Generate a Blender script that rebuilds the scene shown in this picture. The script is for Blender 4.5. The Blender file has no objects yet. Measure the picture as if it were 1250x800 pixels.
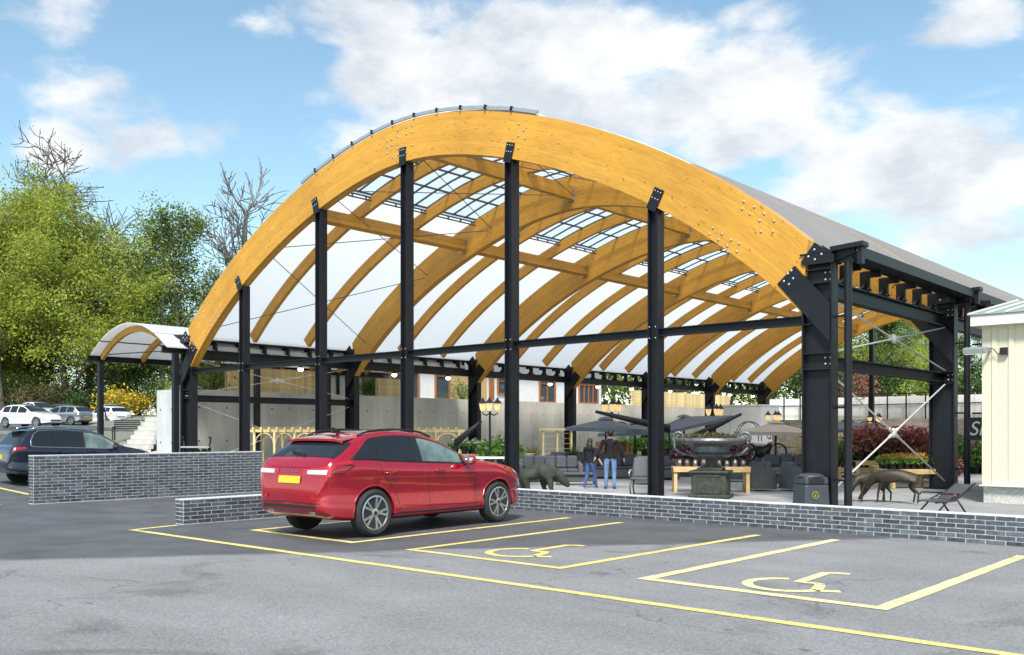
import bpy, bmesh, math, random
from mathutils import Vector, Matrix, Euler

random.seed(7)
S = bpy.context.scene
C = S.collection
PI = math.pi
R = math.radians

# ---------------------------------------------------------------- camera
cam_data = bpy.data.cameras.new('camera')
cam = bpy.data.objects.new('camera', cam_data)
C.objects.link(cam)
YAW = math.atan(1020 / 1140)
cam.location = (0, 0, 1.67)
cam.rotation_euler = (R(90), 0, YAW)
cam_data.sensor_width = 36
cam_data.lens = 1140 / 1250 * 36
cam_data.shift_y = 127 / 1250
cam_data.clip_start = 0.1
cam_data.clip_end = 3000
S.camera = cam

# ---------------------------------------------------------------- sun, sky, exposure
SUN_DIR = Vector((0.44, -0.66, 0.92)).normalized()     # towards the sun
SUN_EL = math.asin(SUN_DIR.z)
SUN_AZ = math.atan2(SUN_DIR.x, SUN_DIR.y)
sun_data = bpy.data.lights.new('sun', 'SUN')
sun_data.energy = 3.0
sun_data.angle = R(12)
sun_data.color = (1.0, 0.955, 0.885)
sun = bpy.data.objects.new('sun', sun_data)
C.objects.link(sun)
sun.rotation_euler = SUN_DIR.to_track_quat('Z', 'Y').to_euler()
sun.location = (0, 0, 60)

world = bpy.data.worlds.new('World')
S.world = world
world.use_nodes = True
wn = world.node_tree.nodes
wl = world.node_tree.links
wn.clear()
def W(kind, **kw):
    n = wn.new(kind)
    for k, v in kw.items():
        setattr(n, k, v)
    return n
def wmath(op, a, b=None, c=None, clamp=False):
    n = W('ShaderNodeMath', operation=op, use_clamp=clamp)
    for i, x in enumerate((a, b, c)):
        if x is None: continue
        if isinstance(x, (int, float)): n.inputs[i].default_value = x
        else: wl.new(x, n.inputs[i])
    return n.outputs[0]
def wvec(op, a, b=None):
    n = W('ShaderNodeVectorMath', operation=op)
    for i, x in enumerate((a, b)):
        if x is None: continue
        if isinstance(x, (tuple, list)): n.inputs[i].default_value = x
        else: wl.new(x, n.inputs[i])
    return n
tc = W('ShaderNodeTexCoord')
sky = W('ShaderNodeTexSky', sky_type='NISHITA', sun_disc=False)
sky.sun_elevation = SUN_EL
sky.sun_rotation = SUN_AZ
sky.air_density = 1.0
sky.dust_density = 0.6
sky.ozone_density = 1.6
gain = wvec('MULTIPLY', sky.outputs[0], (1.92, 2.06, 1.80)).outputs[0]
# cumulus: fractal noise over the sky directions, thickest where the big banks stand
flat = wvec('MULTIPLY', tc.outputs['Generated'], (1.0, 1.0, 2.0)).outputs[0]
noi = W('ShaderNodeTexNoise', noise_dimensions='3D')
noi.inputs['Scale'].default_value = 6.5
noi.inputs['Detail'].default_value = 9
noi.inputs['Roughness'].default_value = 0.56
noi.inputs['Distortion'].default_value = 0.25
wl.new(flat, noi.inputs['Vector'])
BANKS = [((-0.712, 0.606, 0.355), 0.1, 0.045, 0.85),
         ((-0.663, 0.661, 0.35), 0.13, 0.055, 0.95),
         ((-0.591, 0.728, 0.347), 0.17, 0.065, 1.0),
         ((-0.514, 0.789, 0.336), 0.15, 0.065, 1.0),
         ((-0.452, 0.841, 0.299), 0.1, 0.05, 0.85),
         ((-0.365, 0.892, 0.268), 0.09, 0.05, 0.7),
         ((-0.296, 0.916, 0.272), 0.12, 0.055, 0.95),
         ((-0.272, 0.932, 0.24), 0.16, 0.06, 0.95),
         ((-0.248, 0.949, 0.193), 0.1, 0.03, 0.8),
         ((-0.425, 0.876, 0.228), 0.12, 0.05, 0.6),
         ((-0.896, 0.36, 0.26), 0.036, 0.022, 0.8),
         ((-0.72, 0.572, 0.391), 0.085, 0.028, 0.8),
         ((-0.766, 0.515, 0.384), 0.04, 0.022, 0.75),
         ((-0.755, 0.584, 0.298), 0.05, 0.025, 0.7),
         ((-0.239, 0.9, 0.365), 0.05, 0.03, 0.85),
         ((-0.421, 0.816, 0.395), 0.05, 0.018, 0.6)]
tot = None
for c, rx, rz, k in BANKS:
    d = wvec('SUBTRACT', tc.outputs['Generated'], c).outputs[0]
    d = wvec('MULTIPLY', d, (1 / rx, 1 / rx, 1 / rz)).outputs[0]
    l = wvec('LENGTH', d).outputs['Value']
    m = wmath('MULTIPLY', wmath('SUBTRACT', 1.4, l, clamp=True), k)
    tot = m if tot is None else wmath('MAXIMUM', tot, m)
dens = wmath('ADD', noi.outputs[0], wmath('MULTIPLY', tot, 0.33))
ramp = W('ShaderNodeValToRGB')
ramp.color_ramp.interpolation = 'EASE'
ramp.color_ramp.elements[0].position = 0.565
ramp.color_ramp.elements[1].position = 0.765
wl.new(dens, ramp.inputs[0])
cover = wmath('MULTIPLY', ramp.outputs[0], 0.94)
# fine relief inside the clouds: bright crowns, greyer bellies
noi2 = W('ShaderNodeTexNoise', noise_dimensions='3D')
noi2.inputs['Scale'].default_value = 9.0
noi2.inputs['Detail'].default_value = 7
noi2.inputs['Roughness'].default_value = 0.6
wl.new(flat, noi2.inputs['Vector'])
r2 = W('ShaderNodeValToRGB')
r2.color_ramp.elements[0].position = 0.36
r2.color_ramp.elements[0].color = (6.4, 6.8, 7.3, 1)
r2.color_ramp.elements[1].position = 0.60
r2.color_ramp.elements[1].color = (9.3, 9.4, 9.5, 1)
wl.new(noi2.outputs[0], r2.inputs[0])
mix = W('ShaderNodeMix', data_type='RGBA')
wl.new(cover, mix.inputs[0])
wl.new(gain, mix.inputs[6])
wl.new(r2.outputs[0], mix.inputs[7])
bg = W('ShaderNodeBackground')
bg.inputs[1].default_value = 0.061
wl.new(mix.outputs[2], bg.inputs[0])
wo = W('ShaderNodeOutputWorld')
wl.new(bg.outputs[0], wo.inputs[0])

S.view_settings.view_transform = 'Standard'
S.view_settings.look = 'None'
S.view_settings.gamma = 1.0
S.view_settings.use_curve_mapping = False
S.view_settings.exposure = 0.92
S.cycles.max_bounces = 8
S.cycles.transparent_max_bounces = 12

# ================================================================ helpers
def tag(o, label=None, cat=None, group=None, kind=None):
    if label: o['label'] = label
    if cat: o['category'] = cat
    if group: o['group'] = group
    if kind: o['kind'] = kind
    return o
def empty(name, loc=(0, 0, 0), rz=0.0, label=None, cat=None, group=None):
    o = bpy.data.objects.new(name, None)
    o.empty_display_size = 0.2
    C.objects.link(o)
    o.location = loc
    o.rotation_euler = (0, 0, rz)
    return tag(o, label, cat, group)
def kids(o):
    return [c for c in S.objects if c.parent == o]
CH = {}
def copy_tree(o, parent=None):
    c = o.copy()
    C.objects.link(c)
    c.parent = parent
    for ch in CH.get(o.name, []):
        k = copy_tree(ch, c)
        CH.setdefault(c.name, []).append(k)
    return c
def place(o, loc, rz=0.0, s=1.0, label=None, group=None):
    o.location = loc
    o.rotation_euler = (0, 0, rz)
    o.scale = (s, s, s)
    if label: o['label'] = label
    if group: o['group'] = group
    return o

class MB:
    """collects vertices and faces, built into one mesh object"""
    def __init__(self):
        self.v = []; self.f = []; self.uv = {}; self.mi = []
    def add(self, vs, fs, mi=0):
        o = len(self.v)
        self.v += [tuple(p) for p in vs]
        for f in fs:
            self.f.append(tuple(i + o for i in f)); self.mi.append(mi)
        return o
    def box(self, c, s, rot=None, mi=0, taper=1.0):
        x, y, z = s[0] / 2, s[1] / 2, s[2] / 2
        t = taper
        p = [(-x, -y, -z), (x, -y, -z), (x, y, -z), (-x, y, -z), (-x * t, -y * t, z), (x * t, -y * t, z), (x * t, y * t, z), (-x * t, y * t, z)]
        p = [Vector(q) for q in p]
        if rot is not None:
            M = rot if isinstance(rot, Matrix) else Euler(rot).to_matrix()
            p = [M @ q for q in p]
        c = Vector(c)
        self.add([q + c for q in p], [(0, 3, 2, 1), (4, 5, 6, 7), (0, 1, 5, 4), (1, 2, 6, 5), (2, 3, 7, 6), (3, 0, 4, 7)], mi)
        return self
    def bar(self, a, b, w, h, up=(0, 0, 1), mi=0):
        a = Vector(a); b = Vector(b); d = (b - a); L = d.length; d.normalize()
        up = Vector(up)
        if abs(d.dot(up)) > 0.98: up = Vector((0, 1, 0))
        sx = d.cross(up).normalized(); sz = sx.cross(d).normalized()
        M = Matrix((sx, d, sz)).transposed()
        return self.box((a + b) / 2, (w, L, h), M, mi)
    def ibeam(self, a, b, depth, width, up=(0, 0, 1), tw=0.02, tf=0.03, mi=0):
        """I section: depth along up, flanges of the given width"""
        a = Vector(a); b = Vector(b); d = (b - a).normalized(); up = Vector(up)
        sx = d.cross(up).normalized(); sz = sx.cross(d).normalized()
        o = sz * (depth / 2 - tf / 2)
        self.bar(a + o, b + o, width, tf, up, mi)
        self.bar(a - o, b - o, width, tf, up, mi)
        self.bar(a, b, tw, depth - 2 * tf, up, mi)
        return self
    def tube(self, pts, r, n=8, mi=0, cap=True):
        pts = [Vector(p) for p in pts]
        rs = r if isinstance(r, (list, tuple)) else [r] * len(pts)
        rings = []; base = len(self.v)
        ref = Vector((0, 0, 1))
        for i, p in enumerate(pts):
            d = (pts[min(i + 1, len(pts) - 1)] - pts[max(i - 1, 0)]).normalized()
            rf = ref if abs(d.dot(ref)) < 0.95 else Vector((1, 0, 0))
            s = d.cross(rf).normalized(); t = s.cross(d).normalized()
            for k in range(n):
                a = 2 * PI * k / n
                self.v.append(tuple(p + (s * math.cos(a) + t * math.sin(a)) * rs[i]))
        for i in range(len(pts) - 1):
            for k in range(n):
                k2 = (k + 1) % n
                self.f.append((base + i * n + k, base + i * n + k2, base + (i + 1) * n + k2, base + (i + 1) * n + k)); self.mi.append(mi)
        if cap:
            self.f.append(tuple(base + k for k in reversed(range(n)))); self.mi.append(mi)
            self.f.append(tuple(base + (len(pts) - 1) * n + k for k in range(n))); self.mi.append(mi)
        return self
    def lathe(self, prof, c=(0, 0, 0), n=20, mi=0, sx=1.0, sy=1.0, wave=None):
        base = len(self.v)
        for i, (r, z) in enumerate(prof):
            for k in range(n):
                a = 2 * PI * k / n
                q = r * (1 + (wave(i, k) if wave else 0))
                self.v.append((c[0] + q * math.cos(a) * sx, c[1] + q * math.sin(a) * sy, c[2] + z))
        for i in range(len(prof) - 1):
            for k in range(n):
                k2 = (k + 1) % n
                self.f.append((base + i * n + k, base + i * n + k2, base + (i + 1) * n + k2, base + (i + 1) * n + k)); self.mi.append(mi)
        self.f.append(tuple(base + k for k in reversed(range(n)))); self.mi.append(mi)
        self.f.append(tuple(base + (len(prof) - 1) * n + k for k in range(n))); self.mi.append(mi)
        return self
    def prism(self, poly, axis, a0, a1, mi=0):
        """poly: 2D points; axis 'x','y','z' is the extrusion axis"""
        def P(p, t):
            if axis == 'y': return (p[0], t, p[1])
            if axis == 'x': return (t, p[0], p[1])
            return (p[0], p[1], t)
        n = len(poly)
        vs = [P(p, a0) for p in poly] + [P(p, a1) for p in poly]
        fs = [tuple(range(n)), tuple(reversed(range(n, 2 * n)))] + [(i, i + n, (i + 1) % n + n, (i + 1) % n) for i in range(n)]
        self.add(vs, fs, mi)
        return self
    def grid(self, fn, nu, nv, mi=0, uv=None):
        base = len(self.v)
        for i in range(nu + 1):
            for j in range(nv + 1):
                self.v.append(tuple(fn(i / nu, j / nv)))
        for i in range(nu):
            for j in range(nv):
                a = base + i * (nv + 1) + j
                self.f.append((a, a + nv + 1, a + nv + 2, a + 1)); self.mi.append(mi)
        return self
    def ball(self, c, r, n=8, m=6, mi=0, jit=0.0):
        c = Vector(c); rr = r if isinstance(r, (tuple, list)) else (r, r, r)
        prof = []
        base = len(self.v)
        self.v.append((c.x, c.y, c.z - rr[2]))
        for i in range(1, m):
            t = PI * i / m
            for k in range(n):
                a = 2 * PI * k / n
                q = 1 + random.uniform(-jit, jit)
                self.v.append((c.x + rr[0] * q * math.sin(t) * math.cos(a), c.y + rr[1] * q * math.sin(t) * math.sin(a), c.z - rr[2] * q * math.cos(t)))
        self.v.append((c.x, c.y, c.z + rr[2]))
        for k in range(n):
            self.f.append((base, base + 1 + (k + 1) % n, base + 1 + k)); self.mi.append(mi)
        for i in range(m - 2):
            for k in range(n):
                a = base + 1 + i * n; k2 = (k + 1) % n
                self.f.append((a + k, a + k2, a + n + k2, a + n + k)); self.mi.append(mi)
        a = base + 1 + (m - 2) * n; e = len(self.v) - 1
        for k in range(n):
            self.f.append((a + k, a + (k + 1) % n, e)); self.mi.append(mi)
        return self
    def leaf(self, p, size, mi=0, flat=0.0, asp=0.55):
        p = Vector(p)
        d = Vector((random.gauss(0, 1), random.gauss(0, 1), random.gauss(0, 1) * (1 - flat))).normalized()
        e = Vector((random.gauss(0, 1), random.gauss(0, 1), random.gauss(0, 1) * (1 - flat)))
        s = d.cross(e).normalized() * size * asp
        d = d * size
        self.add([p - d * .5, p + s * .5, p + d * .5, p - s * .5], [(0, 1, 2, 3)], mi)
    def mesh(self, name, smooth=False, angle=None):
        me = bpy.data.meshes.new(name)
        me.from_pydata(self.v, [], self.f)
        if smooth:
            me.polygons.foreach_set('use_smooth', [True] * len(me.polygons))
            if angle: me.set_sharp_from_angle(angle=R(angle))
        if any(self.mi):
            me.polygons.foreach_set('material_index', self.mi)
        me.update()
        return me
    def build(self, name, mats, parent=None, loc=(0, 0, 0), rot=(0, 0, 0), smooth=False, angle=None, bevel=0.0):
        me = self.mesh(name, smooth, angle)
        return link(name, me, mats, parent, loc, rot, bevel)

def link(name, me, mats, parent=None, loc=(0, 0, 0), rot=(0, 0, 0), bevel=0.0):
    if not isinstance(mats, (list, tuple)): mats = [mats]
    if len(me.materials) == 0:
        for m in mats: me.materials.append(M[m] if isinstance(m, str) else m)
    o = bpy.data.objects.new(name, me)
    C.objects.link(o)
    o.location = loc
    o.rotation_euler = rot
    if parent:
        o.parent = parent
        CH.setdefault(parent.name, []).append(o)
    if bevel:
        b = o.modifiers.new('bevel', 'BEVEL'); b.width = bevel; b.segments = 2; b.limit_method = 'ANGLE'
    return o
def share(name, me, parent=None, loc=(0, 0, 0), rot=(0, 0, 0), s=None):
    o = bpy.data.objects.new(name, me)
    C.objects.link(o)
    o.location = loc; o.rotation_euler = rot
    if s: o.scale = s
    if parent:
        o.parent = parent
        CH.setdefault(parent.name, []).append(o)
    return o
def baked(o):
    """mesh of an object with its modifiers applied"""
    bpy.context.view_layer.update()
    dg = bpy.context.evaluated_depsgraph_get()
    return bpy.data.meshes.new_from_object(o.evaluated_get(dg))

# ---------------------------------------------------------------- materials
M = {}
def mat(name, col, rough=0.6, metal=0.0, var=0.12, scale=6.0, bump=0.0, spec=0.5, rnd=0.0, coat=0.0, emit=None, trans=0.0, detail=5, bscale=None):
    m = bpy.data.materials.new(name); m.use_nodes = True
    nt = m.node_tree; n = nt.nodes; l = nt.links
    b = n['Principled BSDF']
    b.inputs['Roughness'].default_value = rough
    b.inputs['Metallic'].default_value = metal
    b.inputs['Specular IOR Level'].default_value = spec
    if coat: b.inputs['Coat Weight'].default_value = coat; b.inputs['Coat Roughness'].default_value = 0.04
    if emit: b.inputs['Emission Color'].default_value = (*emit[0], 1); b.inputs['Emission Strength'].default_value = emit[1]
    tcn = n.new('ShaderNodeTexCoord')
    no = n.new('ShaderNodeTexNoise'); no.inputs['Scale'].default_value = scale; no.inputs['Detail'].default_value = detail
    no.inputs['Roughness'].default_value = 0.65
    l.new(tcn.outputs['Object'], no.inputs['Vector'])
    mr = n.new('ShaderNodeMapRange'); mr.inputs[1].default_value = 0.3; mr.inputs[2].default_value = 0.7
    mr.inputs[3].default_value = 1 - var; mr.inputs[4].default_value = 1 + var
    l.new(no.outputs[0], mr.inputs[0])
    fac = mr.outputs[0]
    if rnd:
        oi = n.new('ShaderNodeObjectInfo')
        m2 = n.new('ShaderNodeMapRange'); m2.inputs[3].default_value = 1 - rnd; m2.inputs[4].default_value = 1 + rnd
        l.new(oi.outputs['Random'], m2.inputs[0])
        mm = n.new('ShaderNodeMath'); mm.operation = 'MULTIPLY'
        l.new(fac, mm.inputs[0]); l.new(m2.outputs[0], mm.inputs[1]); fac = mm.outputs[0]
    vm = n.new('ShaderNodeVectorMath'); vm.operation = 'SCALE'; vm.inputs[0].default_value = col
    l.new(fac, vm.inputs['Scale'])
    l.new(vm.outputs[0], b.inputs['Base Color'])
    if bump:
        nb = n.new('ShaderNodeTexNoise'); nb.inputs['Scale'].default_value = bscale or scale * 4; nb.inputs['Detail'].default_value = 6
        l.new(tcn.outputs['Object'], nb.inputs['Vector'])
        bp = n.new('ShaderNodeBump'); bp.inputs['Strength'].default_value = bump; bp.inputs['Distance'].default_value = 0.02
        l.new(nb.outputs[0], bp.inputs['Height']); l.new(bp.outputs[0], b.inputs['Normal'])
    if trans:
        tr = n.new('ShaderNodeBsdfTranslucent'); l.new(vm.outputs[0], tr.inputs[0])
        mx = n.new('ShaderNodeMixShader'); mx.inputs[0].default_value = trans
        l.new(b.outputs[0], mx.inputs[1]); l.new(tr.outputs[0], mx.inputs[2])
        l.new(mx.outputs[0], n['Material Output'].inputs[0])
    M[name] = m
    return m

mat('steel', (0.010, 0.011, 0.015), 0.45, 0.0, 0.25, 3, spec=0.32)
mat('steel_grey', (0.10, 0.105, 0.115), 0.5, 0.3, 0.15, 3)
mat('bolt', (0.55, 0.56, 0.58), 0.35, 0.8, 0.05)
mat('zinc', (0.46, 0.47, 0.47), 0.4, 0.6, 0.1)
mat('cable', (0.62, 0.62, 0.60), 0.45, 0.2, 0.05)
mat('mortar', (0.43, 0.44, 0.45), 0.9, var=0.35, scale=14, bump=0.4)
mat('coping', (0.60, 0.61, 0.62), 0.9, var=0.2, scale=9, bump=0.3)
def worn_paint(name, col):
    m = mat(name, col, 0.8, var=0.18, scale=9, bump=0.3)
    n = m.node_tree.nodes; l = m.node_tree.links; b = n['Principled BSDF']
    src = b.inputs['Base Color'].links[0].from_socket
    g = n.new('ShaderNodeNewGeometry')
    a = n.new('ShaderNodeTexNoise'); a.inputs['Scale'].default_value = 38; a.inputs['Detail'].default_value = 5; a.inputs['Roughness'].default_value = .8; l.new(g.outputs['Position'], a.inputs['Vector'])
    c = n.new('ShaderNodeTexNoise'); c.inputs['Scale'].default_value = 1.3; c.inputs['Detail'].default_value = 5; l.new(g.outputs['Position'], c.inputs['Vector'])
    k = n.new('ShaderNodeMath'); k.operation = 'MULTIPLY_ADD'; k.inputs[1].default_value = .7; l.new(c.outputs[0], k.inputs[0]); l.new(a.outputs[0], k.inputs[2])
    r = n.new('ShaderNodeMapRange'); r.inputs[1].default_value = .92; r.inputs[2].default_value = 1.02; r.inputs[3].default_value = 0; r.inputs[4].default_value = .75; l.new(k.outputs[0], r.inputs[0])
    x = n.new('ShaderNodeMix'); x.data_type = 'RGBA'; l.new(r.outputs[0], x.inputs[0]); l.new(src, x.inputs[6]); x.inputs[7].default_value = (.17, .165, .155, 1)
    l.new(x.outputs[2], b.inputs['Base Color'])
worn_paint('line_paint', (0.74, 0.60, 0.20))
worn_paint('pale_paint', (0.80, 0.71, 0.34))
mat('cream', (0.70, 0.64, 0.48), 0.55, var=0.05, scale=1.5)
mat('cream_trim', (0.74, 0.72, 0.64), 0.5, var=0.05)
mat('render_grey', (0.55, 0.54, 0.50), 0.95, var=0.25, scale=18, bump=0.8)
mat('grey_roof', (0.30, 0.33, 0.32), 0.5, var=0.1)
mat('black', (0.012, 0.012, 0.013), 0.5, var=0.1)
mat('white', (0.78, 0.78, 0.76), 0.6, var=0.05)
mat('white_wall', (0.80, 0.80, 0.80), 0.8, var=0.06, scale=2)
mat('house_wood', (0.33, 0.13, 0.045), 0.6, var=0.2)
mat('pine', (0.60, 0.42, 0.19), 0.7, var=0.2, scale=5, rnd=0.15)
mat('pine_pale', (0.76, 0.58, 0.29), 0.75, var=0.18, scale=5, rnd=0.18)
mat('osb', (0.55, 0.38, 0.17), 0.8, var=0.25, scale=12)
mat('bark', (0.10, 0.085, 0.07), 0.95, var=0.35, scale=6, bump=0.6)
mat('bark_pale', (0.23, 0.21, 0.19), 0.95, var=0.3, scale=6, bump=0.6)
mat('leaf_lime', (0.43, 0.47, 0.07), 0.55, var=0.35, scale=0.35, trans=0.50, rnd=0.12, spec=0.25)
mat('leaf_green', (0.24, 0.31, 0.055), 0.55, var=0.45, scale=0.4, trans=0.38, rnd=0.12, spec=0.25)
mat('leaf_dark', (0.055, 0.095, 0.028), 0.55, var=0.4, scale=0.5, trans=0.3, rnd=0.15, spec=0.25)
mat('leaf_brown', (0.12, 0.105, 0.05), 0.7, var=0.4, scale=0.5, trans=0.3, spec=0.2)
mat('leaf_gorse', (0.36, 0.31, 0.04), 0.6, var=0.4, scale=1.5, trans=0.3, spec=0.2)
mat('leaf_fresh', (0.12, 0.24, 0.04), 0.5, var=0.4, scale=3, trans=0.3, rnd=0.2)
mat('leaf_red', (0.22, 0.085, 0.065), 0.55, var=0.5, scale=3, trans=0.25, rnd=0.2)
mat('leaf_plum', (0.055, 0.012, 0.03), 0.55, var=0.5, scale=3, trans=0.2, rnd=0.2)
mat('petal_orange', (0.70, 0.20, 0.02), 0.6, var=0.4, scale=8, trans=0.3)
mat('petal_red', (0.34, 0.09, 0.075), 0.6, var=0.4, scale=8, trans=0.3)
mat('petal_pink', (0.60, 0.15, 0.30), 0.6, var=0.3, scale=8, trans=0.3)
mat('petal_white', (0.75, 0.72, 0.66), 0.6, var=0.2, scale=8, trans=0.3)
mat('petal_yellow', (0.75, 0.50, 0.04), 0.6, var=0.3, scale=8, trans=0.3)
mat('rattan', (0.12, 0.12, 0.122), 0.7, var=0.3, scale=40, bump=0.8)
mat('cushion', (0.065, 0.072, 0.086), 0.85, var=0.2, scale=14, bump=0.3)
mat('plant_pot', (0.16, 0.15, 0.16), 0.7, var=0.2)
mat('bronze', (0.055, 0.058, 0.045), 0.55, 0.4, 0.45, 9, bump=0.5)
mat('verdigris', (0.034, 0.040, 0.028), 0.75, 0.1, 0.5, 7, bump=0.7)
mat('cast_iron', (0.17, 0.178, 0.185), 0.42, 0.6, 0.5, 12, bump=0.4)
mat('parasol_grey', (0.12, 0.135, 0.16), 0.85, var=0.12)
mat('parasol_beige', (0.40, 0.35, 0.29), 0.85, var=0.12)
mat('deer_brown', (0.035, 0.027, 0.016), 0.5, 0.3, 0.5, 8, bump=0.4)
mat('bin_grey', (0.045, 0.052, 0.062), 0.45, var=0.12)
mat('gold', (0.42, 0.28, 0.06), 0.4, 0.6)
mat('terracotta', (0.32, 0.13, 0.06), 0.8, var=0.2)
mat('lantern_glass', (0.45, 0.32, 0.16), 0.3, var=0.05, emit=((1.0, 0.66, 0.28), 0.45))
mat('lamp_glow', (1, 0.85, 0.6), 0.3, var=0.0, emit=((1.0, 0.80, 0.48), 6.0))
mat('tan_stone', (0.42, 0.35, 0.26), 0.9, var=0.3, scale=5, bump=0.5)
mat('cardboard', (0.36, 0.25, 0.14), 0.9, var=0.15)
mat('skin', (0.48, 0.27, 0.19), 0.6, var=0.08)
mat('cloth_black', (0.008, 0.008, 0.009), 0.9, var=0.2, scale=8)
mat('jeans', (0.045, 0.09, 0.24), 0.85, var=0.25, scale=9)
mat('jeans_pale', (0.13, 0.22, 0.38), 0.85, var=0.25, scale=9)
mat('hair_dark', (0.018, 0.013, 0.011), 0.5, var=0.3, scale=30)
mat('shoe_white', (0.6, 0.6, 0.6), 0.6)
mat('cloth_pink', (0.32, 0.14, 0.20), 0.9)
mat('cloth_navy', (0.02, 0.03, 0.085), 0.9)
mat('cloth_red', (0.35, 0.03, 0.05), 0.9)

def glass_sheet(name, col, mixf, rough=0.06):
    m = bpy.data.materials.new(name); m.use_nodes = True
    n = m.node_tree.nodes; l = m.node_tree.links
    b = n['Principled BSDF']; b.inputs['Base Color'].default_value = (*col, 1); b.inputs['Roughness'].default_value = rough
    t = n.new('ShaderNodeBsdfTransparent'); t.inputs[0].default_value = (0.85, 0.92, 0.95, 1)
    mx = n.new('ShaderNodeMixShader'); mx.inputs[0].default_value = mixf
    l.new(t.outputs[0], mx.inputs[1]); l.new(b.outputs[0], mx.inputs[2]); l.new(mx.outputs[0], n['Material Output'].inputs[0])
    M[name] = m
glass_sheet('window_glass', (0.05, 0.07, 0.09), 0.8)
glass_sheet('glass_clear', (0.10, 0.13, 0.14), 0.55)

# glulam timber: grain follows the arch through its UV map
def glulam():
    m = bpy.data.materials.new('glulam'); m.use_nodes = True
    n = m.node_tree.nodes; l = m.node_tree.links; b = n['Principled BSDF']
    uv = n.new('ShaderNodeUVMap'); uv.uv_map = 'UVMap'
    mp = n.new('ShaderNodeMapping'); mp.inputs['Scale'].default_value = (0.9, 14, 1); l.new(uv.outputs[0], mp.inputs[0])
    g = n.new('ShaderNodeTexNoise'); g.inputs['Scale'].default_value = 2.4; g.inputs['Detail'].default_value = 8; g.inputs['Roughness'].default_value = 0.7; g.inputs['Distortion'].default_value = 0.6
    l.new(mp.outputs[0], g.inputs['Vector'])
    cr = n.new('ShaderNodeValToRGB'); e = cr.color_ramp.elements
    e[0].position = 0.28; e[0].color = (0.48, 0.215, 0.027, 1)
    e[1].position = 0.70; e[1].color = (0.71, 0.375, 0.054, 1)
    l.new(g.outputs[0], cr.inputs[0])
    # lamella joints, 45 mm apart
    sp = n.new('ShaderNodeSeparateXYZ'); l.new(uv.outputs[0], sp.inputs[0])
    a = n.new('ShaderNodeMath'); a.operation = 'MULTIPLY'; a.inputs[1].default_value = 1 / 0.09; l.new(sp.outputs[1], a.inputs[0])
    fl = n.new('ShaderNodeMath'); fl.operation = 'FLOOR'; l.new(a.outputs[0], fl.inputs[0])
    wn_ = n.new('ShaderNodeTexWhiteNoise'); wn_.noise_dimensions = '1D'; l.new(fl.outputs[0], wn_.inputs['W'])
    mr = n.new('ShaderNodeMapRange'); mr.inputs[3].default_value = 0.90; mr.inputs[4].default_value = 1.08; l.new(wn_.outputs[0], mr.inputs[0])
    # knots
    m3 = n.new('ShaderNodeMapping'); m3.inputs['Scale'].default_value = (2.3, 5.2, 1); l.new(uv.outputs[0], m3.inputs[0])
    vo = n.new('ShaderNodeTexVoronoi'); vo.inputs['Scale'].default_value = 1.5; l.new(m3.outputs[0], vo.inputs['Vector'])
    kr = n.new('ShaderNodeMapRange'); kr.inputs[1].default_value = 0.05; kr.inputs[2].default_value = 0.17; kr.inputs[3].default_value = 0.30; kr.inputs[4].default_value = 1.0
    l.new(vo.outputs['Distance'], kr.inputs[0])
    k2 = n.new('ShaderNodeMath'); k2.operation = 'MULTIPLY'; l.new(mr.outputs[0], k2.inputs[0]); l.new(kr.outputs[0], k2.inputs[1])
    big = n.new('ShaderNodeTexNoise'); big.inputs['Scale'].default_value = 0.5; l.new(uv.outputs[0], big.inputs['Vector'])
    br = n.new('ShaderNodeMapRange'); br.inputs[1].default_value = .3; br.inputs[2].default_value = .7; br.inputs[3].default_value = 0.86; br.inputs[4].default_value = 1.1; l.new(big.outputs[0], br.inputs[0])
    k3 = n.new('ShaderNodeMath'); k3.operation = 'MULTIPLY'; l.new(k2.outputs[0], k3.inputs[0]); l.new(br.outputs[0], k3.inputs[1])
    vm = n.new('ShaderNodeVectorMath'); vm.operation = 'SCALE'; l.new(cr.outputs[0], vm.inputs[0]); l.new(k3.outputs[0], vm.inputs['Scale'])
    l.new(vm.outputs[0], b.inputs['Base Color'])
    b.inputs['Roughness'].default_value = 0.55; b.inputs['Specular IOR Level'].default_value = 0.35
    M['glulam'] = m
glulam()

def roof_sheet(name, col, clear):
    m = bpy.data.materials.new(name); m.use_nodes = True
    n = m.node_tree.nodes; l = m.node_tree.links; b = n['Principled BSDF']
    b.inputs['Base Color'].default_value = (*col, 1); b.inputs['Roughness'].default_value = 0.35
    t = n.new('ShaderNodeBsdfTranslucent'); t.inputs[0].default_value = (0.90, 0.90, 0.885, 1)
    mx = n.new('ShaderNodeMixShader'); mx.inputs[0].default_value = 0.74
    l.new(b.outputs[0], mx.inputs[1]); l.new(t.outputs[0], mx.inputs[2])
    out = mx.outputs[0]
    if clear:
        c = n.new('ShaderNodeBsdfTransparent'); c.inputs[0].default_value = (0.9, 0.93, 0.95, 1)
        m2 = n.new('ShaderNodeMixShader'); m2.inputs[0].default_value = clear
        l.new(out, m2.inputs[1]); l.new(c.outputs[0], m2.inputs[2]); out = m2.outputs[0]
    l.new(out, n['Material Output'].inputs[0])
    M[name] = m
roof_sheet('roof_opal', (0.66, 0.68, 0.70), 0.0)
roof_sheet('roof_white', (0.85, 0.86, 0.87), 0.0)
M['roof_white'].node_tree.nodes['Mix Shader'].inputs[0].default_value = 0.5
roof_sheet('roof_clear', (0.50, 0.54, 0.58), 0.45)

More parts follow.
